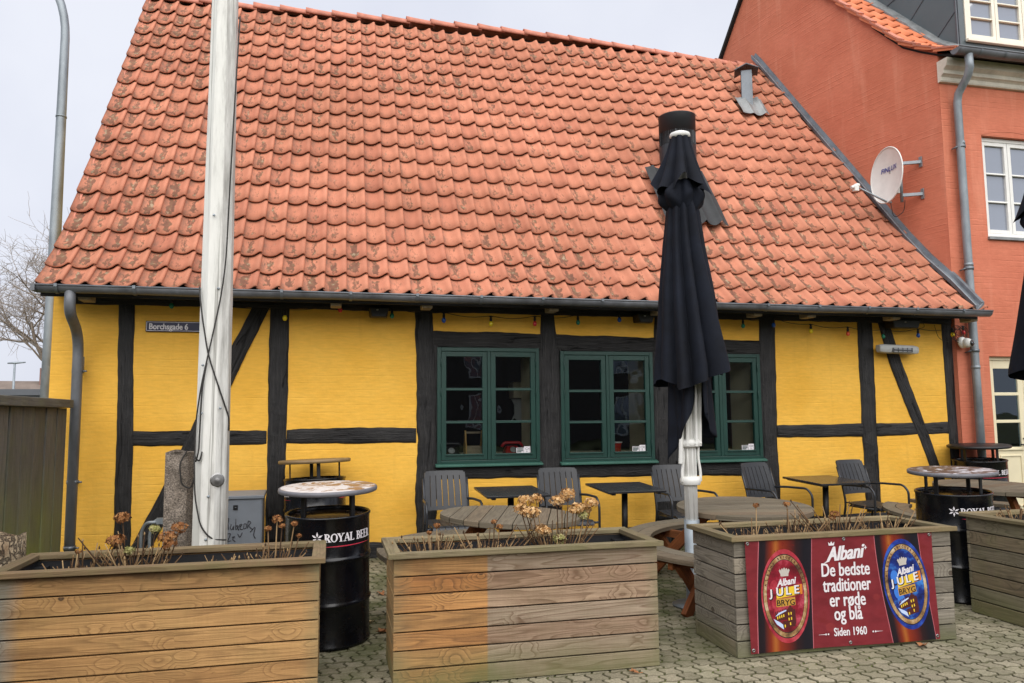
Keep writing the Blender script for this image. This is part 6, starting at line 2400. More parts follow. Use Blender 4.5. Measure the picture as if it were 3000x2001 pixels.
# ------------------------------------------------------------------ armchairs and slatted tables
def chair(x, y, rz, label):
    t = thing('armchair', label, 'chair', (x, y, gz(y)), 'anthracite armchairs along the wall', (TILT, 0, rz))
    # local: faces -Y, origin under the middle of the seat
    mb = MB()
    n = 7
    prof = [(.20, .452), (.05, .438), (-.10, .440), (-.19, .452), (-.235, .440), (-.25, .415)]
    sw = .43
    for k in range(n):
        xa = -sw / 2 + sw * k / n + .003
        xb = -sw / 2 + sw * (k + 1) / n - .003
        A = [(xa, a, b) for a, b in prof]
        for (p, q) in zip(prof, prof[1:]):
            mb.hexa([(xa, p[0], p[1] - .012), (xb, p[0], p[1] - .012), (xb, q[0], q[1] - .012), (xa, q[0], q[1] - .012),
                     (xa, p[0], p[1]), (xb, p[0], p[1]), (xb, q[0], q[1]), (xa, q[0], q[1])])
    mb.box(-sw / 2, sw / 2, .13, .16, .415, .428)
    mb.box(-sw / 2, sw / 2, -.17, -.14, .415, .428)
    mb.build('seat', MAT['anth'], t)
    mb = MB()
    def bp(u, v):      # u -1..1 across, v 0..1 up
        yy = .215 + .105 * v + .03 * v * v - .035 * (1 - u * u) * .0 + .028 * (1 - u * u)
        return Vector((u * (.218 - .012 * v * v * v), yy, .535 + .375 * v))
    def slab(u0, u1, v0, v1):
        th = Vector((0, .012, -.003))
        c = [bp(u0, v0), bp(u1, v0), bp(u1, v1), bp(u0, v1)]
        mb.hexa([c[0], c[1], c[1] + th, c[0] + th, c[3], c[2], c[2] + th, c[3] + th])
    ns = 7
    for k in range(ns):
        u0 = -1 + 2 * k / ns + (.018 if k else 0)
        u1 = -1 + 2 * (k + 1) / ns - (.018 if k < ns - 1 else 0)
        for v0, v1 in ((.10, .38), (.38, .64), (.64, .88)):
            slab(u0, u1, v0, v1)
    for k in range(8):
        u0, u1 = -1 + 2 * k / 8, -1 + 2 * (k + 1) / 8
        slab(u0, u1, 0, .10)
        slab(u0, u1, .88, .96)
        e0 = .985 if k else .96
        if 0 < k < 7:
            slab(u0, u1, .96, 1.0)
        else:
            (slab(-.93, u1, .96, .995) if k == 0 else slab(u0, .93, .96, .995))
    mb.build('backrest', MAT['anth'], t)
    for sx in (-1, 1):
        X = .265 * sx
        # armrest running down into the front leg
        mb = MB()
        mb.tube(smooth_path([(.222 * sx, .245, .64), (.25 * sx, .10, .655), (X, -.16, .665), (X + .004 * sx, -.225, .60), (X + .008 * sx, -.235, .02)], 6), .0125, 10)
        mb.build('armrest', MAT['anthm'], t)
        mb = MB()
        mb.tube([(X + .008 * sx, -.235, .03), (X + .008 * sx, -.235, 0)], .016, 10)
        mb.tube([(X * .78, -.20, .425), (X + .006 * sx, -.232, .43)], .011, 8)
        mb.build('leg', MAT['anthm'], t)
        mb = MB()
        mb.tube(smooth_path([(.222 * sx, .32, .90 - .06), (.222 * sx, .235, .60), (.222 * sx, .20, .43), (.235 * sx, .27, .0)], 6), .0125, 10)
        mb.build('leg', MAT['anthm'], t)
    mb = MB()
    mb.tube([(-.215, .17, .418), (-.215, -.2, .418)], .011, 8)
    mb.tube([(.215, .17, .418), (.215, -.2, .418)], .011, 8)
    mb.build('seat_frame', MAT['anthm'], t)
    return t
def slat_table(x, y, rz, label, w=.62, d=.70):
    t = thing('slatted_table', label, 'table', (x, y, gz(y)), 'black slatted tables along the wall', (TILT, 0, rz))
    n = 8
    mb = MB()
    for k in range(n):
        a = -d / 2 + d * k / n + .004
        b = -d / 2 + d * (k + 1) / n - .004
        mb.box(-w / 2, w / 2, a, b, .712, .735)
    mb.box(-w / 2 + .05, -w / 2 + .09, -d / 2 + .02, d / 2 - .02, .695, .712)
    mb.box(w / 2 - .09, w / 2 - .05, -d / 2 + .02, d / 2 - .02, .695, .712)
    mb.build('table_top', MAT['tableblk'], t, bevel=.004)
    mb = MB()
    mb.tube([(0, 0, .02), (0, 0, .70)], .032, 14)
    mb.bar((-.22, 0, .70), (.22, 0, .70), .05, .02)
    mb.build('leg', MAT['black'], t)
    mb = MB()
    mb.box(-.22, .22, -.22, .22, 0, .022)
    mb.build('base', MAT['black'], t, bevel=.006)
    return t
chair(1.14, 7.50, R(2), 'dark grey slatted armchair against the wall left of the first black table')
chair(2.325, 7.52, R(-1), 'dark grey slatted armchair between the first and second black tables')
chair(3.62, 7.52, R(3), 'dark grey slatted armchair half hidden behind the black parasol')
chair(4.73, 7.55, R(16), 'dark grey slatted armchair turned slightly left of the third black table')
chair(5.98, 7.60, R(12), 'dark grey slatted armchair right of the third black table')
slat_table(1.745, 7.52, 0, 'black slatted table below the first green window')
slat_table(2.96, 7.55, 0, 'black slatted table below the second green window')
slat_table(5.37, 7.62, R(2), 'black slatted table between the two right hand armchairs')

# ------------------------------------------------------------------ round picnic tables
wpt = wood('grey_picnic_wood', S(128, 118, 102), S(110, 102, 88), S(66, 58, 50), knots=False, moss=.06)
wpl = wood('brown_picnic_wood', S(140, 84, 46), S(120, 72, 40), S(70, 42, 26), knots=False, contrast=.6)
def picnic(x, y, rz, label):
    t = thing('picnic_table', label, 'picnic table', (x, y, gz(y)), 'round wooden picnic tables', (TILT, 0, rz))
    Rt, zt_ = .57, .735
    def chord(a, b, r):
        pts = []
        n = 12
        ya0, yb0 = a, b
        L = lambda q: math.sqrt(max(0, r * r - q * q))
        right = [(L(a + (b - a) * k / n), a + (b - a) * k / n) for k in range(n + 1)]
        left = [(-p[0], p[1]) for p in right[::-1]]
        return right + left
    mb = MB()
    nbd = 9
    for k in range(nbd):
        a = -Rt + 2 * Rt * k / nbd + .003
        b = -Rt + 2 * Rt * (k + 1) / nbd - .003
        po = [p for p in chord(a, b, Rt)]
        mb.prism(po, lambda u, v: (u, v, zt_), (0, 0, -.042))
    mb.build('table_top', wpt, t, bevel=.004)
    mb = MB()
    mb.bar((0, -.48, zt_ - .07), (0, .48, zt_ - .07), .09, .05)
    mb.bar((-.48, 0, zt_ - .075), (.48, 0, zt_ - .075), .09, .05)
    mb.build('batten', wpl, t, bevel=.004)
    for k in range(4):
        a = k * PI / 2 + PI / 4
        c, s_ = math.cos(a), math.sin(a)
        mb = MB()
        ri, ro = .80, 1.06
        half = R(33)
        n = 12
        for (r0, r1) in ((ri, (ri + ro) / 2 - .003), ((ri + ro) / 2 + .003, ro)):
            inner = [(r0 * math.cos(a - half + 2 * half * q / n), r0 * math.sin(a - half + 2 * half * q / n)) for q in range(n + 1)]
            outer = [(r1 * math.cos(a - half + 2 * half * q / n), r1 * math.sin(a - half + 2 * half * q / n)) for q in range(n + 1)]
            mb.prism(inner + outer[::-1], lambda u, v: (u, v, .455), (0, 0, -.04))
        mb.build('bench', wpt, t, bevel=.004)
        mb = MB()
        sv = Vector((-s_, c, 0))
        # crossing legs: one from the bench to the ground inside, one from the top to the ground outside
        mb.bar(Vector((.30 * c, .30 * s_, zt_ - .05)) + sv * .03, Vector((.98 * c, .98 * s_, .0)) + sv * .03, .045, .095, up=(c, s_, .6))
        mb.bar(Vector((.95 * c, .95 * s_, .40)) - sv * .03, Vector((.60 * c, .60 * s_, .0)) - sv * .03, .045, .095, up=(c, s_, -.6))
        mb.bar(Vector((.12 * c, .12 * s_, .385)) - sv * .075, Vector((1.02 * c, 1.02 * s_, .385)) - sv * .075, .045, .07)
        mb.bar(Vector((.93 * c, .93 * s_, .40)) - sv * .30, Vector((.93 * c, .93 * s_, .40)) + sv * .30, .09, .035)
        mb.build('leg_frame', wpl, t, bevel=.004)
    return t
picnic(1.40, 6.16, R(72), 'round grey wooden picnic table behind the half faded planter')
picnic(3.50, 6.12, R(-14), 'round brownish wooden picnic table right of the black parasol')
picnic(6.75, 6.75, R(20), 'round grey wooden picnic table behind the black drums on the right')

# ------------------------------------------------------------------ closed parasols
def cloth_mat():
    g = G('black_canvas', S(22, 24, 30), .85, 0, .25)
    p = g.obj()
    g.col(g.ramp(g.noise(p, 5, 5), [(.3, S(11, 14, 22)), (.7, S(20, 25, 37))]))
    g.bump(g.math('ADD', g.noise(p, 14, 4), g.math('MULTIPLY', g.noise(p, 300, 2), .15)), .006, .6)
    return g.m
MAT['canvas'] = cloth_mat()
def cloth(mb, zfun, rfun, a0, a1, na, nz_, cx=lambda z, t: (0, 0), thick=0):
    closed = abs(a1 - a0 - 2 * PI) < 1e-6
    rows = []
    for k in range(nz_ + 1):
        t = k / nz_
        row = []
        for j in range(na if closed else na + 1):
            a = a0 + (a1 - a0) * j / na
            z = zfun(a, t)
            r = rfun(a, z, t)
            ox, oy = cx(z, t)
            row.append(mb.pt((ox + r * math.cos(a), oy + r * math.sin(a), z)))
        rows.append(row)
    for A, B in zip(rows, rows[1:]):
        n = len(A)
        for j in range(n if closed else n - 1):
            j2 = (j + 1) % n
            mb.face([A[j], A[j2], B[j2], B[j]], None, .5, True)
    return rows
def lerp_tab(tab, z):
    if z >= tab[0][0]:
        return tab[0][1]
    for (za, ra), (zb, rb) in zip(tab, tab[1:]):
        if za >= z >= zb:
            q = (za - z) / (za - zb)
            return ra + (rb - ra) * q
    return tab[-1][1]
def parasol(x, y, rz, label):
    zb = gz(y)
    t = thing('closed_parasol', label, 'parasol', (x, y, zb), 'closed black parasols', (0, 0, rz))
    t.scale = (1.03, 1.03, 1.03)
    zz = lambda v: v - zb
    mb = MB()
    mb.lathe([(.052, 1.00), (.056, .98), (.056, .60), (.046, .60)], 24) if False else None
    mb.lathe([(0, .0), (.050, .0), (.050, 3.70), (0, 3.70)], 24)
    for k in range(8):
        a = 2 * PI * k / 8
        mb.tube([(.049 * math.cos(a), .049 * math.sin(a), .66), (.049 * math.cos(a), .049 * math.sin(a), 1.6)], .006, 6)
    mb.build('pole', MAT['whiteplastic'], t)
    mb = MB()
    mb.lathe([(.0, 0), (.17, 0), (.17, .012), (.060, .016), (.060, zz(.68)), (.051, zz(.68))], 24)
    mb.build('ground_sleeve', MAT['galv'], t)
    # winding housing / runner
    mb = MB()
    mb.lathe([(.05, zz(.95)), (.075, zz(.955)), (.082, zz(.98)), (.082, zz(1.0)), (.072, zz(1.015)), (.07, zz(1.02)), (.05, zz(1.02))], 28)
    for sx in (-1, 1):
        mb.tube(smooth_path([(.078 * sx, -.02, zz(.98)), (.080 * sx, -.02, zz(1.06)), (.062 * sx, -.02, zz(1.16)), (.066 * sx, -.02, zz(1.26)), (.074 * sx, -.02, zz(1.30))], 4), .012, 8)
    mb.lathe([(.05, zz(1.25)), (.080, zz(1.255)), (.088, zz(1.275)), (.086, zz(1.30)), (.072, zz(1.315)), (.05, zz(1.315))], 28)
    mb.build('runner', MAT['whiteplastic'], t, bevel=.003)
    for k in range(8):
        a = 2 * PI * k / 8 + .2
        c, s_ = math.cos(a), math.sin(a)
        mb = MB()
        mb.bar((.080 * c, .080 * s_, zz(1.26)), (.105 * c, .105 * s_, zz(2.05)), .022, .032, up=(c, s_, 0))
        mb.tube([(.078 * c, .078 * s_, zz(1.285)), (.098 * c, .098 * s_, zz(1.285))], .016, 8)
        mb.build('strut', MAT['whiteplastic'], t, bevel=.004)
    mb = MB()
    c, s_ = math.cos(R(205)), math.sin(R(205))
    mb.bar((.115 * c, .115 * s_, zz(1.12)), (.088 * c, .088 * s_, zz(1.42)), .028, .03, up=(c, s_, 0))
    mb.build('rib_end', MAT['whiteplastic'], t, bevel=.008)
    # hub cap
    mb = MB()
    mb.lathe([(0, zz(3.86)), (.05, zz(3.86)), (.082, zz(3.845)), (.086, zz(3.83)), (.082, zz(3.81)), (.06, zz(3.80)), (0, zz(3.80))], 28)
    mb.build('hub_cap', MAT['whiteplastic'], t)
    TW = 5
    # top vent
    mb = MB()
    def vz(a, tt):
        hem = 3.37 + .05 * math.sin(3 * a + .6) + .035 * math.sin(7 * a + 2)
        return zz(3.81 + (hem - 3.81) * tt)
    def vr(a, z, tt):
        b = .075 + .115 * tt ** 1.3
        f_ = abs(math.sin(4 * a + .5)) ** .8
        return b * (1 + (f_ - .5) * (.25 + .38 * tt) + .06 * mnoise.noise(Vector((a * 2, z * 5, 3))) * tt)
    cloth(mb, vz, vr, 0, 2 * PI, 112, 18)
    mb.build('vent', MAT['canvas'], t, fix=False)
    # tie-band bunch just below the vent
    mb = MB()
    cloth(mb, lambda a, tt: zz(3.43 - .30 * tt), lambda a, z, tt: (.10 + .065 * math.sin(PI * min(1, tt * 1.15)) ** 1.0 * (1 + .35 * math.sin(2 * a + 1.2))) * (1 + .25 * (abs(math.sin(3.5 * a + 1)) - .5) + .10 * mnoise.noise(Vector((math.cos(a) * 3, math.sin(a) * 3, tt * 4)))), 0, 2 * PI, 96, 14)
    mb.build('bunched_cloth', MAT['canvas'], t, fix=False)
    # main canopy
    RT = [(3.30, .10), (3.18, .135), (2.82, .180), (2.47, .232), (2.12, .275), (1.92, .300), (1.6, .315)]
    CXT = [(3.3, .0), (2.9, .0), (2.4, .025), (1.9, .050), (1.6, .05)]
    def hem(a):
        xx = math.cos(a)
        if math.sin(a) < .25:
            h = 1.70 + .21 * (xx + .72) / 1.72 if xx > -.72 else 1.70 + .10 * (-.72 - xx) / .28
        else:
            h = 1.80 + .06 * math.sin(2 * a)
        return h
    def mz(a, tt):
        return zz(3.34 + (hem(a) - 3.34) * tt)
    rp_ = random.Random(12)
    ph = [rp_.uniform(0, 2 * PI) for _ in range(4)]
    def mr(a, z, tt):
        zw = z + zb
        b = lerp_tab(RT, zw)
        aw = a + .30 * math.sin(a + ph[0]) + .18 * math.sin(2 * a + ph[1]) + .25 * (1 - tt)
        s1 = math.sin(4.5 * aw + ph[2]) if False else math.sin(4 * aw + ph[2])
        fold = 1 - abs(s1) ** .75
        f_ = .20 + .16 * tt
        r = b * (1 - f_ * fold + .05 * math.sin(9 * aw + ph[3]) * (1 - tt * .3))
        r *= 1 + .05 * mnoise.noise(Vector((math.cos(a) * 1.5, math.sin(a) * 1.5, zw * 1.6)))
        return r * 1.06
    cloth(mb2 := MB(), mz, mr, 0, 2 * PI, 200, 60, lambda z, tt: (lerp_tab(CXT, z + zb), 0))
    mb2.build('canopy', MAT['canvas'], t, fix=False)
    # two inner flaps hanging lower
    for (aa, ab, z0, zA, zB, r0, r1) in ((R(150), R(262), 2.0, 1.12, 1.62, .13, .145), (R(275), R(395), 2.1, 1.50, 1.30, .14, .17)):
        m3 = MB()
        def fz(a, tt):
            q = (a - aa) / (ab - aa)
            return zz(z0 + ((zA + (zB - zA) * q ** 1.2) + .04 * math.sin(q * 7) - z0) * tt)
        def fr_(a, z, tt):
            q = (a - aa) / (ab - aa)
            return (r0 + (r1 - r0) * tt) * (1 + .20 * math.sin(q * 9 + tt) + .10 * math.sin(q * 17 + 1) - .12 * tt * math.sin(q * PI * 2))
        cloth(m3, fz, fr_, aa, ab, 48, 26, lambda z, tt: (.015, 0))
        o = m3.build('inner_flap', MAT['canvas'], t, fix=False)
        sm = o.modifiers.new('solid', 'SOLIDIFY')
        sm.thickness = .004
    return t
parasol(2.885, 5.86, 0, 'closed black parasol on a white pole in the middle of the terrace')
parasol(6.68, 5.86, R(180), 'closed black parasol cut off by the right edge of the view')

# ------------------------------------------------------------------ the banner
BX0, BX1, BZ0, BZ1 = 2.615, 4.040, .028, .742
BY = 4.574
BW, BH = BX1 - BX0, BZ1 - BZ0
ban = thing('beer_banner', 'red beer banner with two bottles and white lettering hung on the grey planter', 'banner', (BX0, BY, BZ0))
def bpt(u, v, lay=0.0):
    """u 0..1 from the left, v 0..1 from the top"""
    rip = .0022 * math.sin(u * 7 + 1) * math.sin(v * 3.0) + .0012 * math.sin(v * 6 + u * 3)
    low = .016 * max(0, v - .6) ** 1.5
    x = BX0 + u * BW + .012 * v - .003 * math.sin(v * 5)
    z = BZ1 - v * BH + .006 * math.sin(u * 5 + .4) * v
    return (x, BY - .007 - .003 - rip - low - lay * .0007, z)
def bsheet(name, mat, parent, u0, u1, v0, v1, lay, nu=24, nv=14, lf=None, rf=None):
    mb = MB()
    ids = []
    for j in range(nv + 1):
        v = v0 + (v1 - v0) * j / nv
        a = lf(v) if lf else u0
        b = rf(v) if rf else u1
        ids.append([(mb.pt(bpt(a + (b - a) * i / nu, v, lay)), i / nu, 1 - v) for i in range(nu + 1)])
    for A, B in zip(ids, ids[1:]):
        for i in range(nu):
            q = [A[i], A[i + 1], B[i + 1], B[i]]
            mb.face([p[0] for p in q], [(p[1], p[2]) for p in q], .5, True)
    return part(name, mb, mat, parent, fix=False)
def ban_red():
    g = G('banner_red', S(158, 48, 62), .42, 0, .4)
    uv = g.uv()
    n1 = g.noise(uv, 6, 3)
    c = g.ramp(n1, [(.35, S(106, 28, 36)), (.55, S(120, 36, 44)), (.7, S(112, 30, 34))])
    vo = g.n("TexVoronoi", {"Vector": g.map(uv, (7, 4.5, 1)), "Scale": 1.0}).outputs["Distance"]
    c = g.mix(g.ramp(vo, [(.16, .30), (.2, 0.0)]), c, S(150, 54, 52))
    g.col(c)
    g.bump(g.noise(uv, 5, 4), .01, .4)
    return g.m
sheet = bsheet('sheet', ban_red(), ban, 0, 1, 0, 1, 0, 40, 24)
def bottle_mat(name):
    g = G(name, S(30, 20, 22), .35, 0, .4)
    uv = g.uv()
    sp = g.n("SeparateXYZ", {0: uv})
    c = g.ramp(sp.outputs[0], [(0.0, S(214, 120, 130)), (.02, S(22, 16, 24)), (.12, S(30, 20, 28)), (.24, S(120, 40, 22)), (.32, S(160, 92, 40)), (.40, S(132, 46, 24)), (.58, S(92, 28, 24)), (.70, S(42, 20, 24)), (.85, S(20, 18, 28)), (.985, S(26, 22, 32)), (1.0, S(214, 120, 130))])
    # beads of water on the printed bottle neck
    vo = g.n("TexVoronoi", {"Vector": g.map(uv, (14, 26, 1)), "Scale": 1.0}).outputs["Distance"]
    top = g.ramp(sp.outputs[1], [(.74, 0.0), (.84, 1.0)])
    mid = g.ramp(sp.outputs[0], [(.2, 0.0), (.3, 1.0), (.62, 1.0), (.72, 0.0)])
    k = g.math('MULTIPLY', g.math('MULTIPLY', g.ramp(vo, [(.16, 1.0), (.2, 0.0)]), top), mid)
    c = g.mix(g.math('MULTIPLY', k, .75), c, S(108, 20, 18))
    g.col(c)
    return g.m
bm_ = bottle_mat('printed_bottle')
bL = bsheet('printed_bottle', bm_, sheet, 0, 0, 0, 1, 1, 16, 16, lambda v: .068 - .034 * v ** 1.2 - .006 * math.sin(v * 3), lambda v: .345 - .028 * v)
bR = bsheet('printed_bottle', bm_, sheet, 0, 0, 0, 1, 1, 16, 16, lambda v: .675 + .062 * v ** 1.3, lambda v: .922 + .058 * v ** 1.1)
def flat(name, col, rough=.4):
    return G(name, col, rough).m
INK = {'red': flat('print_red', S(150, 24, 40)), 'pinkred': flat('print_pink', S(196, 60, 76)), 'gold': flat('print_gold', S(176, 140, 92)), 'black': flat('print_black', S(26, 22, 26)), 'blue': flat('print_blue', S(24, 48, 140)), 'dblue': flat('print_deep_blue', S(30, 56, 160)),
       'yellow': flat('print_yellow', S(226, 190, 50)), 'ochre': flat('print_ochre', S(186, 140, 56)), 'brown': flat('print_brown', S(96, 34, 34)), 'snow': flat('print_snow', S(186, 204, 236)), 'white': MAT['white_ink'], 'silver': flat('print_silver', S(186, 180, 172)), 'orange': flat('print_orange', S(206, 120, 40))}
def field_ink(name, a, b, c_):
    g = G(name, a, .35)
    p = g.obj(False)
    n1 = g.noise(p, 9, 6, .65)
    g.col(g.ramp(n1, [(.36, a), (.52, b), (.66, c_)]))
    return g.m
INK['red'] = field_ink('print_red', S(84, 10, 24), S(134, 22, 42), S(190, 78, 96))
INK['blue'] = field_ink('print_blue', S(10, 18, 64), S(20, 44, 124), S(60, 128, 206))
INK['gold'] = field_ink('print_gold', S(74, 54, 40), S(160, 124, 80), S(206, 190, 160))
INK['brown'] = flat('print_brown', S(74, 28, 28))
INK['pinkred'] = field_ink('print_pink', S(120, 22, 38), S(166, 48, 62), S(190, 80, 90))
INK['dblue'] = field_ink('print_deep_blue', S(16, 34, 100), S(26, 50, 140), S(50, 90, 180))
def label_art(cu, cv, tilt, outer, field, shine, nm):
    """oval bottle label; local a,b in metres, b up"""
    ct, st_ = math.cos(tilt), math.sin(tilt)
    def F(lay):
        return lambda a, b, l2=0: bpt(cu + (a * ct - b * st_) / BW, cv - (a * st_ + b * ct) / BH, lay + l2 * .02)
    def ell(mb, rx, ry, lay, a0=0, b0=0, n=44):
        f = F(lay)
        c = mb.pt(f(a0, b0))
        prev = None
        for q in range(1, 9):
            ring = [mb.pt(f(a0 + rx * q / 8 * math.cos(2 * PI * k / n), b0 + ry * q / 8 * math.sin(2 * PI * k / n))) for k in range(n)]
            for k in range(n):
                if prev is None:
                    mb.face([c, ring[k], ring[(k + 1) % n]])
                else:
                    mb.face([prev[k], ring[k], ring[(k + 1) % n], prev[(k + 1) % n]])
            prev = ring
    def one(name, mat, fn):
        mb = MB()
        fn(mb)
        return part(name, mb, mat, sheet, fix=False)
    def ring_(mb, r0, r1, lay, a0=0, a1=2 * PI, n=44):
        f = F(lay)
        P = []
        for k in range(n + 1):
            a = a0 + (a1 - a0) * k / n
            P.append((mb.pt(f(r0[0] * math.cos(a), r0[1] * math.sin(a))), mb.pt(f(r1[0] * math.cos(a), r1[1] * math.sin(a)))))
        for A, B in zip(P, P[1:]):
            mb.face([A[0], A[1], B[1], B[0]])
    one('label_edge', outer, lambda m: ell(m, .176, .300, 2.0))
    one('label_ring', INK['black'], lambda m: ell(m, .164, .270, 2.6))
    one('label_ring', INK['gold'], lambda m: ring_(m, (.138, .236), (.160, .264), 3.2))
    one('label_field', field, lambda m: ell(m, .136, .232, 3.2))
    one('label_shine', shine, lambda m: [ell(m, .030, .045, 3.6 + .1 * k, a, b) for k, (a, b) in enumerate(((-.075, -.04), (-.08, .06), (-.06, -.10)))])
    def ringtext(mb):
        f = F(3.8)
        word = "ALBANI BRYGGERIERNE"
        n = len(word)
        for i, ch in enumerate(word):
            if ch == ' ':
                continue
            a = PI * (.90 - .80 * i / (n - 1))
            tv = txt(ch, .024, .0008, .85)
            px, py = .149 * math.cos(a), .250 * math.sin(a)
            tx, ty = Vector((.149 * math.sin(a), -.250 * math.cos(a))).normalized()
            add_txt(mb, tv, lambda u, v: f(px + u * tx - (v - .009) * ty, py + u * ty + (v - .009) * tx))
    one('label_print', INK['brown'], ringtext)
    # crown
    def crown(mb):
        f = F(4.2)
        b0 = .138
        for k in range(5):
            a = -.032 + .016 * k
            mb.poly([f(a * .7 - .006, b0), f(a * .7 + .006, b0), f(a + .008, b0 + .026 + .004 * (2 - abs(k - 2))), f(a, b0 + .036 + .005 * (2 - abs(k - 2))), f(a - .008, b0 + .026 + .004 * (2 - abs(k - 2)))])
        mb.poly([f(-.028, b0 - .012, 1), f(.028, b0 - .012, 1), f(.030, b0, 1), f(-.030, b0, 1)])
    one('crown', INK['silver'], crown)
    def names(mb):
        f = F(4.6)
        tv = txt("Albani", .062, .0022, .85, .25)
        add_txt(mb, tv, lambda u, v: f(u + .01, .070 + v + u * .10))
    one('label_name', INK['white'], names)
    def patches(mb):
        f = F(4.0)
        for k, (a, b) in enumerate(((-.055, -.012), (-.018, -.008), (.020, -.004), (.056, 0.0))):
            mb.poly([f(a - .012, b - .004 + .002, k), f(a + .030, b + .002, k), f(a + .030, b + .062, k), f(a - .012, b + .058, k)])
    one('label_patch', INK['yellow'], patches)
    def opatch(mb):
        f = F(4.3)
        mb.poly([f(.072, .0), f(.125, .006), f(.125, .070), f(.072, .064)])
    one('label_patch', INK['orange'], opatch)
    def jule(mb):
        f = F(4.9)
        for i, ch in enumerate("JULE"):
            tv = txt(ch, .076 if i else .066, .001, 1.0)
            add_txt(mb, tv, lambda u, v: f(-.104 + .062 * i + u, .002 + v + .003 * i), .0018)
    def jule_shadow(mb):
        f = F(4.6)
        for i, ch in enumerate("JULE"):
            tv = txt(ch, .076 if i else .066, .003, 1.0)
            add_txt(mb, tv, lambda u, v: f(-.101 + .062 * i + u, -.002 + v + .003 * i), .0035)
    one('label_name', INK['black'], jule_shadow)
    one('label_name', INK['white'], jule)
    one('label_band', INK['ochre'], lambda m: m.poly([F(4.2)(-.072, -.068), F(4.2)(.068, -.062), F(4.2)(.068, -.010), F(4.2)(-.072, -.016)]))
    def bryg(mb):
        f = F(4.8)
        tv = txt("BRYG", .052, .0008, 1.05)
        add_txt(mb, tv, lambda u, v: f(u - .002, -.060 + v))
    one('label_name', INK['black'], bryg)
    # stepped-gable town house
    def castle(mb):
        f = F(4.1)
        mb.poly([f(-.085, -.155), f(.0, -.150), f(.0, -.090), f(-.085, -.110)])
        for k in range(7):
            a = -.085 + k * .0125
            mb.poly([f(a, -.112 + k * .003, 2), f(a + .007, -.112 + k * .003, 2), f(a + .007, -.096 + k * .003, 2), f(a, -.096 + k * .003, 2)])
        mb.poly([f(.0, -.185), f(.062, -.18), f(.062, -.09), f(.0, -.09)])
        for k, (a, b) in enumerate(((.006, -.085), (.016, -.074), (.026, -.062), (.038, -.076), (.050, -.088))):
            mb.poly([f(a - .006, -.092, 3), f(a + .008, -.092, 3), f(a + .008, b, 3), f(a - .006, b, 3)])
        mb.poly([f(-.05, -.205, 5), f(.055, -.195, 5), f(.06, -.155, 5), f(-.03, -.160, 5)])
    one('label_house', INK['brown'], castle)
    def snow(mb):
        f = F(4.6)
        mb.poly([f(-.088, -.128), f(-.004, -.096), f(-.004, -.088), f(-.06, -.104)])
        mb.poly([f(-.10, -.14), f(-.08, -.175), f(-.03, -.212), f(-.035, -.18), f(-.055, -.165)])
    one('label_snow', INK['snow'], snow)
    for a, b in ((-.07, -.135), (-.055, -.13), (-.04, -.127), (-.025, -.124), (.012, -.115), (.03, -.113), (.03, -.145), (.012, -.148), (.02, -.178), (-.02, -.19)):
        f9 = F(4.9)
        one('label_window', INK['yellow'], lambda mb: mb.poly([f9(a - .004, b - .009), f9(a + .004, b - .009), f9(a + .004, b + .006), f9(a, b + .010), f9(a - .004, b + .006)]))
label_art(.192, .515, R(0), INK['pinkred'], INK['red'], INK['pinkred'], 'red')
label_art(.838, .475, R(7), INK['dblue'], INK['blue'], flat('print_light_blue', S(58, 118, 206)), 'blue')
# headline lettering
for body, cu, v, size, xs, shear, bold in (("De bedste", .515, .365, .124, .72, 0, .0012), ("traditioner", .518, .505, .124, .67, 0, .0012), ("er røde", .515, .64, .124, .72, 0, .0012), ("og blå", .512, .765, .124, .72, 0, .0012), ("Siden 1960", .515, .905, .074, .76, 0, .0008)):
    mb = MB()
    tv = txt(body, size, bold, xs, shear)
    add_txt(mb, tv, lambda u, w_: bpt(cu + u / BW, v - w_ / BH, 2.5), .0015 if size > .1 else .0008)
    part('lettering', mb, MAT['white_ink'], sheet, fix=False)
mb = MB()
tv = txt("Albani", .132, .0015, .82, .30)
add_txt(mb, tv, lambda u, w_: bpt(.515 + u / BW, .218 - (w_ + u * .06) / BH, 2.5), .0036)
# little crown over the A, flourish under it and a star over the i
cr = lambda a, b, l=3: bpt(.445 + a / BW, .085 - b / BH, l)
mb.poly([cr(-.020, 0), cr(.020, 0), cr(.024, .024), cr(.010, .012), cr(0, .028), cr(-.010, .012), cr(-.024, .024)])
mb.poly([bpt(.400, .245, 3), bpt(.43, .232, 3), bpt(.455, .16, 3), bpt(.448, .155, 3), bpt(.425, .215, 3)])
sx_ = lambda a, b: bpt(.628 + a / BW, .118 - b / BH, 3)
mb.poly([sx_(0, .016), sx_(.004, .004), sx_(.013, 0), sx_(.004, -.004), sx_(0, -.016), sx_(-.004, -.004), sx_(-.013, 0), sx_(-.004, .004)])
part('logo', mb, MAT['white_ink'], sheet, fix=False)
for sgn, c0 in ((-1, .385), (1, .648)):
    mb = MB()
    q = lambda a, b: bpt(c0 + sgn * a / BW, .885 - b / BH, 3)
    mb.poly([q(.0, .002), q(.055, .0006), q(.055, -.0006), q(0, -.002)])
    for a in (-.018, 0.0):
        mb.poly([q(a + .006 * math.cos(2 * PI * k / 10), .006 * math.sin(2 * PI * k / 10)) for k in range(10)])
    part('ornament', mb, MAT['white_ink'], sheet, fix=False)
mb = MB()
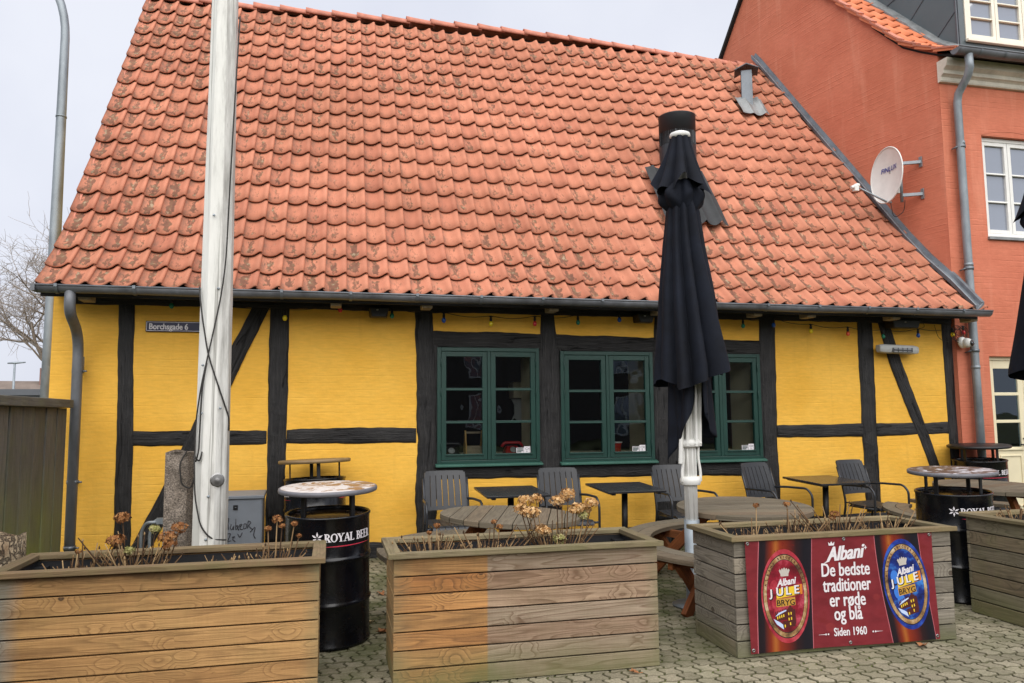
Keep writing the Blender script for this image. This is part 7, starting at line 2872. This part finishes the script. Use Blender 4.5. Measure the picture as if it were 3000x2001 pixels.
for (u, v) in ((.012, .03), (.512, .03), (.985, .03), (.012, .97), (.51, .97), (.985, .97)):
    p = Vector(bpt(u, v, 4))
    mb.X = Matrix.Translation(p) @ Matrix.Rotation(R(90), 4, 'X')
    mb.lathe([(.004, .001), (.006, .003), (.011, .002), (.012, -.001)], 16)
part('eyelet', mb, MAT['steel'], ban)

# ------------------------------------------------------------------ fallen leaves
LEAF = [simple('dry_leaf', S(146, 96, 58), .8, 0, .25, 30), simple('pale_leaf', S(186, 168, 130), .8, 0, .2, 30)]
def leaf(x, y, s_, rz, mat, label):
    mb = MB()
    out = [(0, -1), (.35, -.75), (.30, -.35), (.7, -.3), (.55, .1), (.62, .5), (.25, .5), (0, 1.0), (-.28, .5), (-.6, .55), (-.5, .1), (-.75, -.2), (-.32, -.3), (-.36, -.7)]
    c = mb.pt((0, 0, .006))
    ring = [mb.pt((a * s_ * .5, b * s_ * .5, .004 + .28 * s_ * abs(a) ** 1.5 + .06 * s_ * (k % 3))) for k, (a, b) in enumerate(out)]
    for k in range(len(ring)):
        mb.face([c, ring[k], ring[(k + 1) % len(ring)]])
    mb.tube([(0, -s_ * .45, .006), (.01, -s_ * .8, .012)], .0022, 5)
    o = mb.build('fallen_leaf', mat, None, fix=False)
    o.location = (x, y, gz(y) + .003)
    o.rotation_euler = (R(4), R(3), rz)
    tag(o, label, 'leaf', 'fallen leaves on the paving')
leaf(.43, 6.75, .10, .3, LEAF[0], 'brown leaf on the paving close to the yellow wall beside the drum')
leaf(.38, 5.72, .11, 1.7, LEAF[0], 'reddish brown curled leaf beside the left edge of the half faded planter')
leaf(.30, 5.98, .08, 2.4, LEAF[1], 'pale leaf on mossy paving between the drum and the half faded planter')
leaf(1.80, 4.50, .07, .9, LEAF[0], 'small brown leaf at the foot of the half faded planter')
leaf(3.86, 4.50, .10, 2.1, LEAF[0], 'curled brown leaf under the lower right corner of the red banner')
leaf(2.25, 5.45, .03, .4, LEAF[1], 'tiny pale scrap on the paving beside the picnic bench leg')
